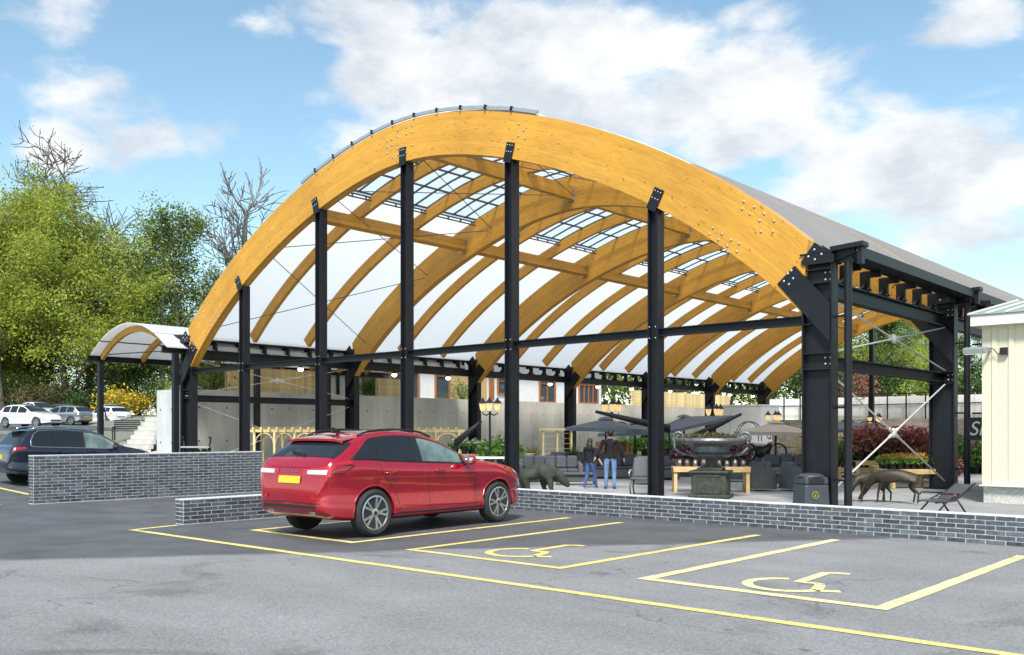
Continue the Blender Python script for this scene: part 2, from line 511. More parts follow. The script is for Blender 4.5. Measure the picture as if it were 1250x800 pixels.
# brick: slate blue-grey, each brick a little different
def brick_mat():
    m = bpy.data.materials.new('brick_slate'); m.use_nodes = True
    n = m.node_tree.nodes; l = m.node_tree.links; b = n['Principled BSDF']
    oi = n.new('ShaderNodeObjectInfo'); tcn = n.new('ShaderNodeTexCoord')
    cr = n.new('ShaderNodeValToRGB'); e = cr.color_ramp.elements
    e[0].position = 0.0; e[0].color = (0.034, 0.038, 0.047, 1)
    e[1].position = 1.0; e[1].color = (0.105, 0.118, 0.14, 1)
    x = e.new(0.5); x.color = (0.062, 0.071, 0.088, 1)
    x = e.new(0.85); x.color = (0.085, 0.088, 0.095, 1); x = e.new(0.25); x.color = (0.075, 0.084, 0.10, 1); x = e.new(0.7); x.color = (0.042, 0.046, 0.056, 1)
    l.new(oi.outputs['Random'], cr.inputs[0])
    ad = n.new('ShaderNodeVectorMath'); ad.operation = 'ADD'; l.new(tcn.outputs['Object'], ad.inputs[0]); l.new(oi.outputs['Location'], ad.inputs[1])
    no = n.new('ShaderNodeTexNoise'); no.inputs['Scale'].default_value = 11; no.inputs['Detail'].default_value = 6; no.inputs['Roughness'].default_value = .7
    l.new(ad.outputs[0], no.inputs['Vector'])
    mr = n.new('ShaderNodeMapRange'); mr.inputs[1].default_value = .3; mr.inputs[2].default_value = .72; mr.inputs[3].default_value = .55; mr.inputs[4].default_value = 1.75; l.new(no.outputs[0], mr.inputs[0])
    vm = n.new('ShaderNodeVectorMath'); vm.operation = 'SCALE'; l.new(cr.outputs[0], vm.inputs[0]); l.new(mr.outputs[0], vm.inputs['Scale'])
    l.new(vm.outputs[0], b.inputs['Base Color']); b.inputs['Roughness'].default_value = 0.55
    nb = n.new('ShaderNodeTexNoise'); nb.inputs['Scale'].default_value = 60; l.new(ad.outputs[0], nb.inputs['Vector'])
    bp = n.new('ShaderNodeBump'); bp.inputs['Strength'].default_value = .4; bp.inputs['Distance'].default_value = .01
    l.new(nb.outputs[0], bp.inputs['Height']); l.new(bp.outputs[0], b.inputs['Normal'])
    M['brick_slate'] = m
brick_mat()

# asphalt: worn pale aggregate, fresher dark strip by the wall, damp stains
def asphalt():
    m = bpy.data.materials.new('asphalt'); m.use_nodes = True
    n = m.node_tree.nodes; l = m.node_tree.links; b = n['Principled BSDF']
    ge = n.new('ShaderNodeNewGeometry')
    sp = n.new('ShaderNodeSeparateXYZ'); l.new(ge.outputs['Position'], sp.inputs[0])
    def mt(op, a, b_=None, clamp=False):
        k = n.new('ShaderNodeMath'); k.operation = op; k.use_clamp = clamp
        for i, q in enumerate((a, b_)):
            if q is None: continue
            if isinstance(q, (int, float)): k.inputs[i].default_value = q
            else: l.new(q, k.inputs[i])
        return k.outputs[0]
    def noise(s, d=5, r=.6, dist=0, vec=None):
        k = n.new('ShaderNodeTexNoise'); k.inputs['Scale'].default_value = s; k.inputs['Detail'].default_value = d; k.inputs['Roughness'].default_value = r; k.inputs['Distortion'].default_value = dist
        l.new(vec or ge.outputs['Position'], k.inputs['Vector']); return k.outputs[0]
    def rng(v, a, b_, c, d):
        k = n.new('ShaderNodeMapRange'); k.inputs[1].default_value = a; k.inputs[2].default_value = b_; k.inputs[3].default_value = c; k.inputs[4].default_value = d
        l.new(v, k.inputs[0]); return k.outputs[0]
    wob = mt('MULTIPLY', mt('SUBTRACT', noise(0.55, 4), 0.5), 1.6)
    # new surfacing: Y - (edge line) > 0, edge runs from (-13,4.5) to (-6,13.2)
    edge = mt('SUBTRACT', mt('SUBTRACT', sp.outputs[1], mt('MULTIPLY', mt('ADD', sp.outputs[0], 13.0), 1.33)), 4.6)
    edge = mt('ADD', edge, mt('MULTIPLY', wob, 0.5))
    fresh = rng(edge, -0.22, 0.22, 0, 1)
    # aggregate speckle
    gr = noise(90, 3, .8)
    gr2 = noise(24, 4, .7)
    spk = mt('MULTIPLY', rng(gr, .3, .7, .58, 1.44), rng(gr2, .3, .7, .84, 1.16))
    big = rng(noise(0.35, 6, .62, .6), .32, .70, .86, 1.10)
    st = n.new('ShaderNodeMapping'); st.inputs['Rotation'].default_value = (0, 0, R(18)); st.inputs['Scale'].default_value = (.25, 1.3, 1); l.new(ge.outputs['Position'], st.inputs[0])
    streak = rng(noise(0.9, 5, .6, .4, st.outputs[0]), .36, .66, .92, 1.05)
    # damp patches
    damp = rng(noise(0.42, 6, .65, 1.1), .56, .66, 1.0, .68)
    worn = mt('MULTIPLY', mt('MULTIPLY', big, streak), damp)
    vc = n.new('ShaderNodeTexVoronoi'); vc.feature = 'DISTANCE_TO_EDGE'; vc.inputs['Scale'].default_value = .22
    wv = n.new('ShaderNodeVectorMath'); wv.operation = 'ADD'; l.new(ge.outputs['Position'], wv.inputs[0])
    wn2 = n.new('ShaderNodeTexNoise'); wn2.inputs['Scale'].default_value = 1.6; wn2.inputs['Detail'].default_value = 6; l.new(ge.outputs['Position'], wn2.inputs['Vector']); l.new(wn2.outputs['Color'], wv.inputs[1])
    l.new(wv.outputs[0], vc.inputs['Vector'])
    crack = rng(vc.outputs['Distance'], .0012, .0038, .62, 1.0)
    crack = mt('MAXIMUM', crack, rng(noise(.5, 3), .48, .54, 0.0, 1.0))
    vd = n.new('ShaderNodeTexVoronoi'); vd.inputs['Scale'].default_value = 1.1; l.new(ge.outputs['Position'], vd.inputs['Vector'])
    drip = rng(vd.outputs['Distance'], .03, .07, .55, 1.0)
    drip = mt('MAXIMUM', drip, rng(noise(.8, 2), .5, .56, 0.0, 1.0))
    vs_ = n.new('ShaderNodeTexVoronoi'); vs_.inputs['Scale'].default_value = 60; l.new(ge.outputs['Position'], vs_.inputs['Vector'])
    spc = n.new('ShaderNodeSeparateXYZ'); l.new(vs_.outputs['Color'], spc.inputs[0])
    stone = rng(spc.outputs[0], 0, 1, .80, 1.22)
    worn = mt('MULTIPLY', mt('MULTIPLY', worn, mt('MULTIPLY', crack, drip)), stone)
    fr = mt('MULTIPLY', rng(noise(1.1, 5, .6, .5), .3, .7, .75, 1.25), 1.0)
    mixv = n.new('ShaderNodeMix'); mixv.data_type = 'RGBA'
    ca = n.new('ShaderNodeVectorMath'); ca.operation = 'SCALE'; ca.inputs[0].default_value = (0.245, 0.243, 0.244); l.new(worn, ca.inputs['Scale'])
    cb = n.new('ShaderNodeVectorMath'); cb.operation = 'SCALE'; cb.inputs[0].default_value = (0.100, 0.102, 0.108); l.new(fr, cb.inputs['Scale'])
    l.new(fresh, mixv.inputs[0]); l.new(ca.outputs[0], mixv.inputs[6]); l.new(cb.outputs[0], mixv.inputs[7])
    vm = n.new('ShaderNodeVectorMath'); vm.operation = 'SCALE'; l.new(mixv.outputs[2], vm.inputs[0]); l.new(spk, vm.inputs['Scale'])
    l.new(vm.outputs[0], b.inputs['Base Color'])
    rg = n.new('ShaderNodeMix'); rg.inputs[2].default_value = .85; rg.inputs[3].default_value = .62; l.new(fresh, rg.inputs[0])
    l.new(rg.outputs[0], b.inputs['Roughness'])
    b.inputs['Specular IOR Level'].default_value = .4
    bp = n.new('ShaderNodeBump'); bp.inputs['Strength'].default_value = .55; bp.inputs['Distance'].default_value = .012
    l.new(gr, bp.inputs['Height']); l.new(bp.outputs[0], b.inputs['Normal'])
    M['asphalt'] = m
asphalt()
mat('grass', (0.12, 0.16, 0.04), 0.95, var=0.4, scale=0.8, bump=0.5)
mat('field', (0.26, 0.36, 0.05), 0.95, var=0.25, scale=0.15)
mat('bark_mulch', (0.34, 0.25, 0.18), 0.95, var=0.4, scale=1.6, bump=0.8)
mat('earth', (0.20, 0.195, 0.15), 0.95, var=0.4, scale=2.5, bump=0.8)

def concrete(name, col, panel, tie=True):
    m = bpy.data.materials.new(name); m.use_nodes = True
    n = m.node_tree.nodes; l = m.node_tree.links; b = n['Principled BSDF']
    tcn = n.new('ShaderNodeTexCoord')
    n1 = n.new('ShaderNodeTexNoise'); n1.inputs['Scale'].default_value = 1.1; n1.inputs['Detail'].default_value = 8; n1.inputs['Roughness'].default_value = .65
    mp = n.new('ShaderNodeMapping'); mp.inputs['Scale'].default_value = (1, 1, .35); l.new(tcn.outputs['Object'], mp.inputs[0]); l.new(mp.outputs[0], n1.inputs['Vector'])
    mr = n.new('ShaderNodeMapRange'); mr.inputs[1].default_value = .3; mr.inputs[2].default_value = .7; mr.inputs[3].default_value = .78; mr.inputs[4].default_value = 1.15; l.new(n1.outputs[0], mr.inputs[0])
    oi = n.new('ShaderNodeObjectInfo'); m2 = n.new('ShaderNodeMapRange'); m2.inputs[3].default_value = .9; m2.inputs[4].default_value = 1.08; l.new(oi.outputs['Random'], m2.inputs[0])
    k = n.new('ShaderNodeMath'); k.operation = 'MULTIPLY'; l.new(mr.outputs[0], k.inputs[0]); l.new(m2.outputs[0], k.inputs[1])
    vm = n.new('ShaderNodeVectorMath'); vm.operation = 'SCALE'; vm.inputs[0].default_value = col; l.new(k.outputs[0], vm.inputs['Scale'])
    l.new(vm.outputs[0], b.inputs['Base Color']); b.inputs['Roughness'].default_value = .9
    M[name] = m
concrete('concrete', (0.60, 0.58, 0.52), 1.2)
concrete('concrete_white', (0.60, 0.61, 0.60), 1.2)
concrete('paving', (0.29, 0.29, 0.295), .6)

# ================================================================ the ground
def sstep(a, b, x):
    t = max(0.0, min(1.0, (x - a) / (b - a))); return t * t * (3 - 2 * t)
def ground_h(x, y):
    ramp = 0.046 * max(0.0, min(-22.8 - x, 75.0))
    if x > -38.3:
        return ramp * (1 - sstep(14.8, 18.0, y))
    return ramp + sstep(19.0, 26.0, y) * sstep(-47 - max(0, y - 26) * 2, -41 - max(0, y - 26) * 2, x) * (3.5 - ramp)
def sheet(name, xs, ys, hfn, m, dz=0.0):
    mb = MB()
    for x in xs:
        for y in ys:
            mb.v.append((x, y, hfn(x, y) + dz))
    ny = len(ys)
    for i in range(len(xs) - 1):
        for j in range(ny - 1):
            a = i * ny + j
            mb.f.append((a, a + ny, a + ny + 1, a + 1)); mb.mi.append(0)
    o = mb.build(name, m, smooth=True)
    return tag(o, kind='structure')
def frange(a, b, s):
    n = max(1, int(round((b - a) / s))); return [a + (b - a) * i / n for i in range(n + 1)]
XR = frange(-38.299, -22.8, 1.3) + [-20, -10, 0, 20, 60, 200, 600]
YR = [-600, -100, -20, 0, 8, 12] + frange(14, 19, .5) + [24, 40, 73]
sheet('car_park_ground', XR, YR, ground_h, 'asphalt')
sheet('far_field', [-38.3, 0, 60, 200, 600], [76, 90, 120, 200, 600], lambda x, y: 2.6 + 0.025 * (min(y, 200) - 76), 'field', -0.004)
sheet('planted_terrace', [-38.2, -20, 0, 30, 200, 600], [62, 66, 72, 76.1], lambda x, y: 2.6 * sstep(60, 72, y) + .01, 'bark_mulch', 0.01)
XL = [-700, -300, -150] + frange(-98, -38.3, 3.0)
YL = [-600, -100, -20, 0, 10] + frange(14, 30, 1.0) + [40, 60, 80, 100, 150, 600]
sheet('bank_ground', XL, YL, lambda x, y: ground_h(min(x, -38.301), y), 'earth')
# tarmac laid over the bank where the cars stand
sheet('upper_car_park', frange(-98, -38.32, 3.0), [-60, -20, 0, 10] + frange(12, 20, 1) , lambda x, y: ground_h(min(x, -38.301), y), 'asphalt', 0.012)
sheet('upper_parking_bays', frange(-98, -60, 3.0), frange(20, 60, 1), lambda x, y: ground_h(min(x, -38.301), y), 'asphalt', 0.016)
# paved floor of the sales area
pv = MB()
pv.add([(-36.0, 15.2, .006), (-2.0, 15.2, .006), (-2.0, 73, .006), (-36.0, 73, .006)], [(0, 1, 2, 3)])
pv.add([(-38.3, 18.2, .005), (-36.0, 18.2, .005), (-36.0, 73, .005), (-38.3, 73, .005)], [(0, 1, 2, 3)])
tag(pv.build('paving', 'paving'), kind='structure')
# paving slabs near enough to tell apart
slab_me = MB().box((0, 0, 0.012), (1.18, 1.18, 0.02)).mesh('slab'); slab_me.materials.append(M['paving'])
pav = S.objects['paving']
for i in range(8):
    for j in range(9):
        share('slab', slab_me, pav, (-17.4 + i * 1.2 + .6, 15.3 + j * 1.2 + .6, 0.0))

# ---------------------------------------------------------------- painted bay markings
def ribbon(pts, w, z, name, m, label, cat, closed=False, group=None):
    mb = MB()
    q_ = []
    for a_, b_ in zip(pts[:-1], pts[1:]):
        m_ = max(1, int(math.hypot(b_[0] - a_[0], b_[1] - a_[1]) / .22))
        for t_ in range(m_):
            j_ = .005 if t_ else 0.0
            q_.append((a_[0] + (b_[0] - a_[0]) * t_ / m_ + random.uniform(-j_, j_), a_[1] + (b_[1] - a_[1]) * t_ / m_ + random.uniform(-j_, j_)))
    q_.append(pts[-1]); pts = q_
    P = [Vector((p[0], p[1], 0)) for p in pts]
    n = len(P); L = []
    for i in range(n):
        a = P[i - 1] if (i > 0 or closed) else None
        b = P[(i + 1) % n] if (i < n - 1 or closed) else None
        d1 = (P[i] - a).normalized() if a is not None else None
        d2 = (b - P[i]).normalized() if b is not None else None
        if d1 is None: d1 = d2
        if d2 is None: d2 = d1
        t = (d1 + d2).normalized()
        nn = Vector((-t.y, t.x, 0)); k = max(.45, nn.dot(Vector((-d1.y, d1.x, 0))))
        ww = w * random.uniform(.93, 1.06); L.append((P[i] + nn * (ww / 2 / k), P[i] - nn * (ww / 2 / k)))
    for a, b in L:
        mb.v += [(a.x, a.y, z), (b.x, b.y, z)]
    for i in range(n - 1):
        mb.f.append((2 * i, 2 * i + 1, 2 * i + 3, 2 * i + 2)); mb.mi.append(0)
    o = mb.build(name, m)
    return tag(o, label, cat, group)
MK = 'yellow markings of the parking bays'
ribbon([(-15.52, 8.42), (-15.34, 7.5), (0.6, 7.72)], 0.13, .006, 'boundary_line', 'line_paint', 'long yellow line running the full width in front of the bays', 'marking', group=MK)
ribbon([(-13.85, 14.3), (-13.78, 8.86), (-11.14, 8.86), (-11.22, 14.2)], 0.13, .006, 'bay_line', 'line_paint', 'yellow bay outline around the red car', 'marking', group=MK)
ribbon([(-9.92, 14.1), (-9.85, 8.86), (-7.16, 8.88), (-7.08, 13.85)], 0.13, .006, 'bay_line', 'line_paint', 'yellow bay outline right of the red car with a wheelchair symbol inside', 'marking', group=MK)
ribbon([(-5.87, 14.05), (-5.92, 8.89), (-3.27, 8.89), (-3.24, 13.9)], 0.15, .006, 'bay_line', 'pale_paint', 'pale yellow bay outline nearest the low wall end at right', 'marking', group=MK)
def wheelchair(cx, cy, m, label):
    root = empty('wheelchair_symbol', (cx, cy, 0.006), 0, label, 'marking', 'wheelchair symbols in the bays')
    def rb(pts, w, nm):
        mb = MB(); P = [Vector((a, b, 0)) for a, b in pts]; n = len(P)
        for i in range(n):
            d = (P[min(i + 1, n - 1)] - P[max(i - 1, 0)]).normalized(); s = Vector((-d.y, d.x, 0)) * w / 2
            mb.v += [tuple(P[i] + s), tuple(P[i] - s)]
        for i in range(n - 1): mb.f.append((2 * i, 2 * i + 1, 2 * i + 3, 2 * i + 2)); mb.mi.append(0)
        return mb.build(nm, m, root)
    arc = [(0.0 + .42 * math.cos(R(a)), -.05 + .42 * math.sin(R(a))) for a in range(112, 345, 8)]
    rb(arc, .12, 'wheel')
    rb([(.22, 1.14), (.10, 1.12), (-.03, 1.04), (.0, .55), (.02, .22), (.12, .22), (.24, .24), (.31, .10), (.38, -.14), (.46, -.19), (.62, -.10)], .125, 'seated_figure')
wheelchair(-4.55, 9.62, 'pale_paint', 'pale yellow wheelchair symbol in the bay nearest the wall end at right')
wheelchair(-8.50, 9.70, 'line_paint', 'deeper yellow wheelchair symbol in the bay right of the red car')
ribbon([(-29.5, 7.9), (-22.75, 8.0)], 0.13, .30, 'bay_line', 'line_paint', 'yellow bay line left of the tall brick wall, nearer the camera', 'marking', group=MK)
o_ = S.objects['bay_line.003']
for v in o_.data.vertices: v.co.z = ground_h(v.co.x, v.co.y) + .012
ribbon([(-29.5, 9.3), (-26, 9.35), (-22.7, 9.4)], 0.13, .30, 'bay_line', 'line_paint', 'yellow bay line under the dark car behind the tall brick wall', 'marking', group=MK)
o_ = S.objects['bay_line.004']
for v in o_.data.vertices: v.co.z = ground_h(v.co.x, v.co.y) + .012

# ---------------------------------------------------------------- brick walls
BL, BH, J = 0.2745, 0.072, 0.017
bm_long = MB().box((0, 0, 0), (BL - J, .05, BH - J)).mesh('brick'); bm_long.materials.append(M['brick_slate'])
bm_half = MB().box((0, 0, 0), (BL / 2 - J, .05, BH - J)).mesh('half_brick'); bm_half.materials.append(M['brick_slate'])
def brick_face(root, origin, direc, normal, length, courses, limit=10 ** 6, skip=0):
    """lay a face of bricks in stretcher bond; returns how many did not fit the limit"""
    o = Vector(origin); d = Vector(direc); nrm = Vector(normal)
    rz = math.atan2(d.y, d.x); items = []
    for c in range(courses):
        x = 0.0
        first = (c % 2 == 1)
        while x < length - .05:
            half = first and x == 0.0
            L = BL / 2 if half else BL
            if x + L > length + .02:
                half = True; L = BL / 2
                if x + L > length + .05: break
            p = o + d * (x + L / 2) - nrm * random.uniform(.017, .020) + Vector((0, 0, BH * (c + .5)))
            items.append((x, half, p)); x += L
    items.sort(key=lambda t: t[0])
    for t in items[:limit]:
        share('brick', bm_half if t[1] else bm_long, root, t[2] - root.location, (0, random.uniform(-.006, .006), rz))
    rest = items[limit:]
    if rest:
        mb = MB()
        for t in rest:
            mb.box(t[2] - root.location, ((BL / 2 if t[1] else BL) - J, .05, BH - J), (0, 0, rz))
        tag(mb.build('bricks', 'brick_slate', root), kind='stuff')
    return len(items)
def wall(name, label, x0, x1, y0, y1, h):
    r = empty(name, ((x0 + x1) / 2, (y0 + y1) / 2, 0), 0, label, 'wall')
    MB().box((0, 0, h / 2 - .05), (x1 - x0, y1 - y0, h + .10 - .02)).build('mortar_core', 'mortar', r)
    MB().box((0, 0, h - .004), (x1 - x0 + .012, y1 - y0 + .012, .016)).build('coping', 'coping', r)
    return r
# low wall in front of the canopy, its return beside the red car, tall wall by the dark car
lw = wall('low_brick_wall', 'low slate-grey brick wall running along the front of the canopy', -15.25, -2.1, 14.98, 15.24, .432)
n1_ = brick_face(lw, (-15.25, 14.98, .0), (1, 0, 0), (0, -1, 0), 13.15, 6, 298)
sw = wall('low_brick_wall', 'short low brick wall behind the red car, left of its bay', -15.7745, -15.50, 8.52, 15.24, .45)
brick_face(sw, (-15.502, 8.52, .015), (0, 1, 0), (1, 0, 0), 6.4, 6, 140)
brick_face(sw, (-15.7745, 8.522, .015), (1, 0, 0), (0, -1, 0), .2745, 6)
tw = wall('tall_brick_wall', 'tall slate-grey brick wall in front of the dark car', -22.6745, -22.40, 8.62, 14.66, 1.12)
brick_face(tw, (-22.402, 8.62, .02), (0, 1, 0), (1, 0, 0), 6.04, 15, 270)
brick_face(tw, (-22.6745, 8.622, .02), (1, 0, 0), (0, -1, 0), .2745, 15)

# ================================================================ the arched canopy
AX, AY, BAY, NB = -22.30, 20.0, 8.5, 6        # apex line, front frame, bay length, bays
SE = 13.38                                    # half span of the timber
def az(s):
    s = abs(s); return 11.5246 - .0456176 * s * s + .0025212 * s ** 3 - .0001082 * s ** 4
def an(s):
    e = .01; d = Vector((2 * e, 0, az(s + e) - az(s - e))).normalized()
    return Vector((-d.z, 0, d.x))             # outward normal
def ap(s, off):                               # point on the arch, off metres outside the top edge (local to the canopy root)
    return Vector((s, 0, az(s))) + an(s) * off
def arch_mesh(name, o1, o2, w, s0, s1, n=56, apf=None, plumb=None):
    apf = apf or ap
    k_in = 1.0
    if plumb:                                 # ends cut plumb against the column
        k_in = 1.0
        while abs(apf(s1 * k_in, o2).x) < plumb: k_in += .001
    vs = []; fs = []; uvs = []; L = 0; prev = None; lens = []
    for i in range(n + 1):
        s = s0 + (s1 - s0) * i / n
        a = apf(s, o1); b = apf(s * k_in, o2)
        if prev is not None: L += (a - prev).length
        prev = a; lens.append(L)
        for p, y in ((a, -w / 2), (a, w / 2), (b, w / 2), (b, -w / 2)):
            vs.append((p.x, y, p.z))
    d = abs(o1 - o2)
    rowv = [(0, 0), (0, w), (0, w + d), (0, 2 * w + d), (0, 2 * w + 2 * d)]
    uo = random.uniform(0, 40)
    for i in range(n):
        for k in range(4):
            k2 = (k + 1) % 4
            fs.append((i * 4 + k, (i + 1) * 4 + k, (i + 1) * 4 + k2, i * 4 + k2))
            a, b = rowv[k][1], rowv[k + 1][1]
            uvs += [(lens[i] + uo, a), (lens[i + 1] + uo, a), (lens[i + 1] + uo, b), (lens[i] + uo, b)]
    for q, i in ((0, 0), (1, n)):
        f = [i * 4 + k for k in range(4)]
        fs.append(tuple(f if q == 0 else reversed(f)))
        uvs += [(0, 0), (.2, 0), (.2, d), (0, d)]
    me = bpy.data.meshes.new(name); me.from_pydata(vs, [], fs)
    u = me.uv_layers.new(name='UVMap')
    for i, c in enumerate(uvs): u.data[i].uv = c
    me.materials.append(M['glulam']); me.update()
    return me
def timber_bar(mb_name, a, b, w, h, parent, up=(0, 0, 1)):
    mb = MB().bar(a, b, w, h, up)
    me = mb.mesh(mb_name); u = me.uv_layers.new(name='UVMap')
    L = (Vector(b) - Vector(a)).length; uo = random.uniform(0, 50)
    for p in me.polygons:
        for li, c in zip(p.loop_indices, ((0, 0), (0, h), (L, h), (L, 0))):
            u.data[li].uv = (c[0] + uo, c[1] + uo)
    me.materials.append(M['glulam'])
    return share(mb_name, me, parent)

cano = empty('arched_canopy', (AX, AY, 0), 0, 'huge arched timber canopy on black steel columns over the garden sales area', 'canopy')
DEP = 1.27
main_me = arch_mesh('main_arch', 0, -DEP, .34, -SE, SE, plumb=13.20)
main_me2 = arch_mesh('main_arch', 0, -DEP, .30, -SE, SE, plumb=13.20)
rib_me = arch_mesh('rib', 0.0, -.46, .17, -SE - .05, SE + .05)
bolt_me = MB().lathe([(.045, 0), (.05, .012), (.03, .03)], n=8).mesh('bolt', True); bolt_me.materials.append(M['bolt'])
bolt_s = MB().lathe([(.028, 0), (.03, .012), (.018, .022)], n=8).mesh('bolt_small', True); bolt_s.materials.append(M['bolt'])
FY = -.175                                     # front face of the first arch
def bolt(x, z, parent, small=False, y=None):
    return share('bolt', bolt_s if small else bolt_me, parent, (x, (FY if y is None else y), z), (R(90), 0, 0))
for k in range(NB + 1):
    y = BAY * k
    a = share('main_arch', main_me if k == 0 else main_me2, cano, (0, y, 0))
    if k == 0:
        # splice plates read as rows of bolt heads
        for s0 in (-1.2, 1.2):
            pass
        for s_ in (-.55, -.30, .0, .42, .70):
            for o_ in (-.22, -.42, -.62, -.82, -1.02):
                if random.random() < .8:
                    p = ap(s_ - .35, o_); share('bolt', bolt_s, a, (p.x, FY, p.z), (R(90), 0, 0))
        for (s_, o_) in ((4.9, -.3), (5.15, -.45), (5.0, -.62), (5.25, -.66), (4.85, -.85), (5.1, -.95)):
            p = ap(s_, o_); share('bolt', bolt_s, a, (p.x, FY, p.z), (R(90), 0, 0))
        for sg in (-1, 1):
            for (s_, o_) in ((12.15, -.12), (12.4, -.12), (12.65, -.12), (12.15, -.30), (12.4, -.30), (12.75, -.32), (11.9, -.14), (12.55, -.48), (11.95, -.30), (11.6, -1.02), (11.85, -1.02), (12.1, -1.02), (11.6, -1.18), (11.85, -1.18), (12.1, -1.18), (12.35, -1.16), (12.3, -.98)):
                p = ap(sg * s_, o_); share('bolt', bolt_s, a, (p.x, FY, p.z), (R(90), 0, 0))
        for s_ in (-.42, 12.9 - 25.8 + 12.6):
            pass
    elif k < NB:
        for s_ in (-.55, -.25, .25, .55):
            for o_ in (-.15, -.45, -.75, -1.05):
                if k <= 2: p = ap(s_, o_); share('bolt', bolt_s, a, (p.x, -.155, p.z), (R(90), 0, 0))
# ribs, two in each bay
YS = []
for k in range(NB):
    for t in (1 / 3, 2 / 3):
        share('rib', rib_me, cano, (0, BAY * (k + t), 0))
# purlins between the main arches
for k in range(NB):
    for s_ in (-6.1, 0.0, 6.1):
        p = ap(s_, -.68)
        a = Vector((p.x, BAY * k + .17, p.z)); b = Vector((p.x, BAY * (k + 1) - .16, p.z))
        pu = timber_bar('purlin', a, b, .24, .50, cano, an(s_))
        MB().box((b.x, b.y - .03, b.z - .02), (.34, .05, .56)).build('end_bracket', 'zinc', pu)

# ---- roof sheets: three strips to a bay, each in a left, middle and right panel
def strip(s0, s1, y0, y1, off, th=.03, n=14):
    mb = MB()
    for i in range(n + 1):
        s = s0 + (s1 - s0) * i / n
        a = ap(s, off + th); b = ap(s, off)
        for p, y in ((a, y0), (a, y1), (b, y1), (b, y0)):
            mb.v.append((p.x, y, p.z))
    for i in range(n):
        for k in range(4):
            k2 = (k + 1) % 4
            mb.f.append((i * 4 + k, (i + 1) * 4 + k, (i + 1) * 4 + k2, i * 4 + k2)); mb.mi.append(0)
    mb.f.append((0, 1, 2, 3)); mb.f.append(tuple(n * 4 + k for k in (3, 2, 1, 0))); mb.mi += [0, 0]
    return mb
def skin(s0, s1, y0, y1, off, n=14):          # single-skin sheet
    mb = MB()
    for i in range(n + 1):
        p = ap(s0 + (s1 - s0) * i / n, off)
        mb.v += [(p.x, y0, p.z), (p.x, y1, p.z)]
    for i in range(n):
        mb.f.append((2 * i, 2 * i + 1, 2 * i + 3, 2 * i + 2)); mb.mi.append(0)
    return mb
SRL = 5.2
pan = {}
for z0, z1, nm in ((-SE - .45, -SRL - .02, 'L'), (-SRL + .02, SRL - .02, 'C'), (SRL + .02, SE + .45, 'R')):
    me = skin(z0, z1, .0, BAY / 3, .11 if nm == 'C' else .02).mesh('roof_panel', True, 40)
    me.materials.append(M['roof_clear' if nm == 'C' else 'roof_opal']); pan[nm] = me
gm = MB()
for t in (.02, .25, .5, .75, .98):
    st = strip(-SRL, SRL, BAY / 3 * t - .03, BAY / 3 * t + .03, .02, .055, 10)
    gm.add(st.v, st.f)
for q in range(9):
    s_ = -SRL + .05 + (2 * SRL - .1) * q / 8
    p = ap(s_, .04)
    gm.bar((p.x, .05, p.z), (p.x, BAY / 3 - .05, p.z), .07, .05, an(s_))
grid_me = gm.mesh('glazing_bars'); grid_me.materials.append(M['steel_grey'])
gear_me = []                                    # opening gear at the foot of the rooflight
for q in (-SRL - .02, SRL + .02):
    br = MB()
    for dz_ in (.0, -.14):
        p = ap(q, -.05 + dz_)
        br.tube([(p.x, .12, p.z), (p.x, BAY / 3 - .12, p.z)], .03, 6)
    for t in (.15, .4, .65, .88):
        p = ap(q, -.03); p2 = ap(q, -.22)
        br.bar((p.x, BAY / 3 * t, p.z), (p2.x, BAY / 3 * t, p2.z), .05, .05)
    g_ = br.mesh('opening_gear'); g_.materials.append(M['steel_grey']); gear_me.append(g_)
for k in range(NB * 3):
    y = BAY / 3 * k
    for nm in 'LCR':
        share('roof_panel', pan[nm], cano, (0, y, 0))
    share('glazing_bars', grid_me, cano, (0, y, 0))
    for g_ in gear_me: share('opening_gear', g_, cano, (0, y, 0))
# front verge of the roof sheet with its clips
vg = strip(-SRL - .3, SRL + .3, -.20, -.15, .035, .10, 30)
vg.build('verge_trim', 'zinc', cano, smooth=False)
cl = MB().box((0, 0, 0), (.05, .10, .13)).mesh('clip'); cl.materials.append(M['steel'])
for i in range(18):
    s_ = -12.8 + i * 1.02
    if -5.4 < s_ < 5.4:
        p = ap(s_, .09); share('clip', cl, cano, (p.x, -.20, p.z), (0, -math.atan2(an(s_).x, an(s_).z) * -1, 0))

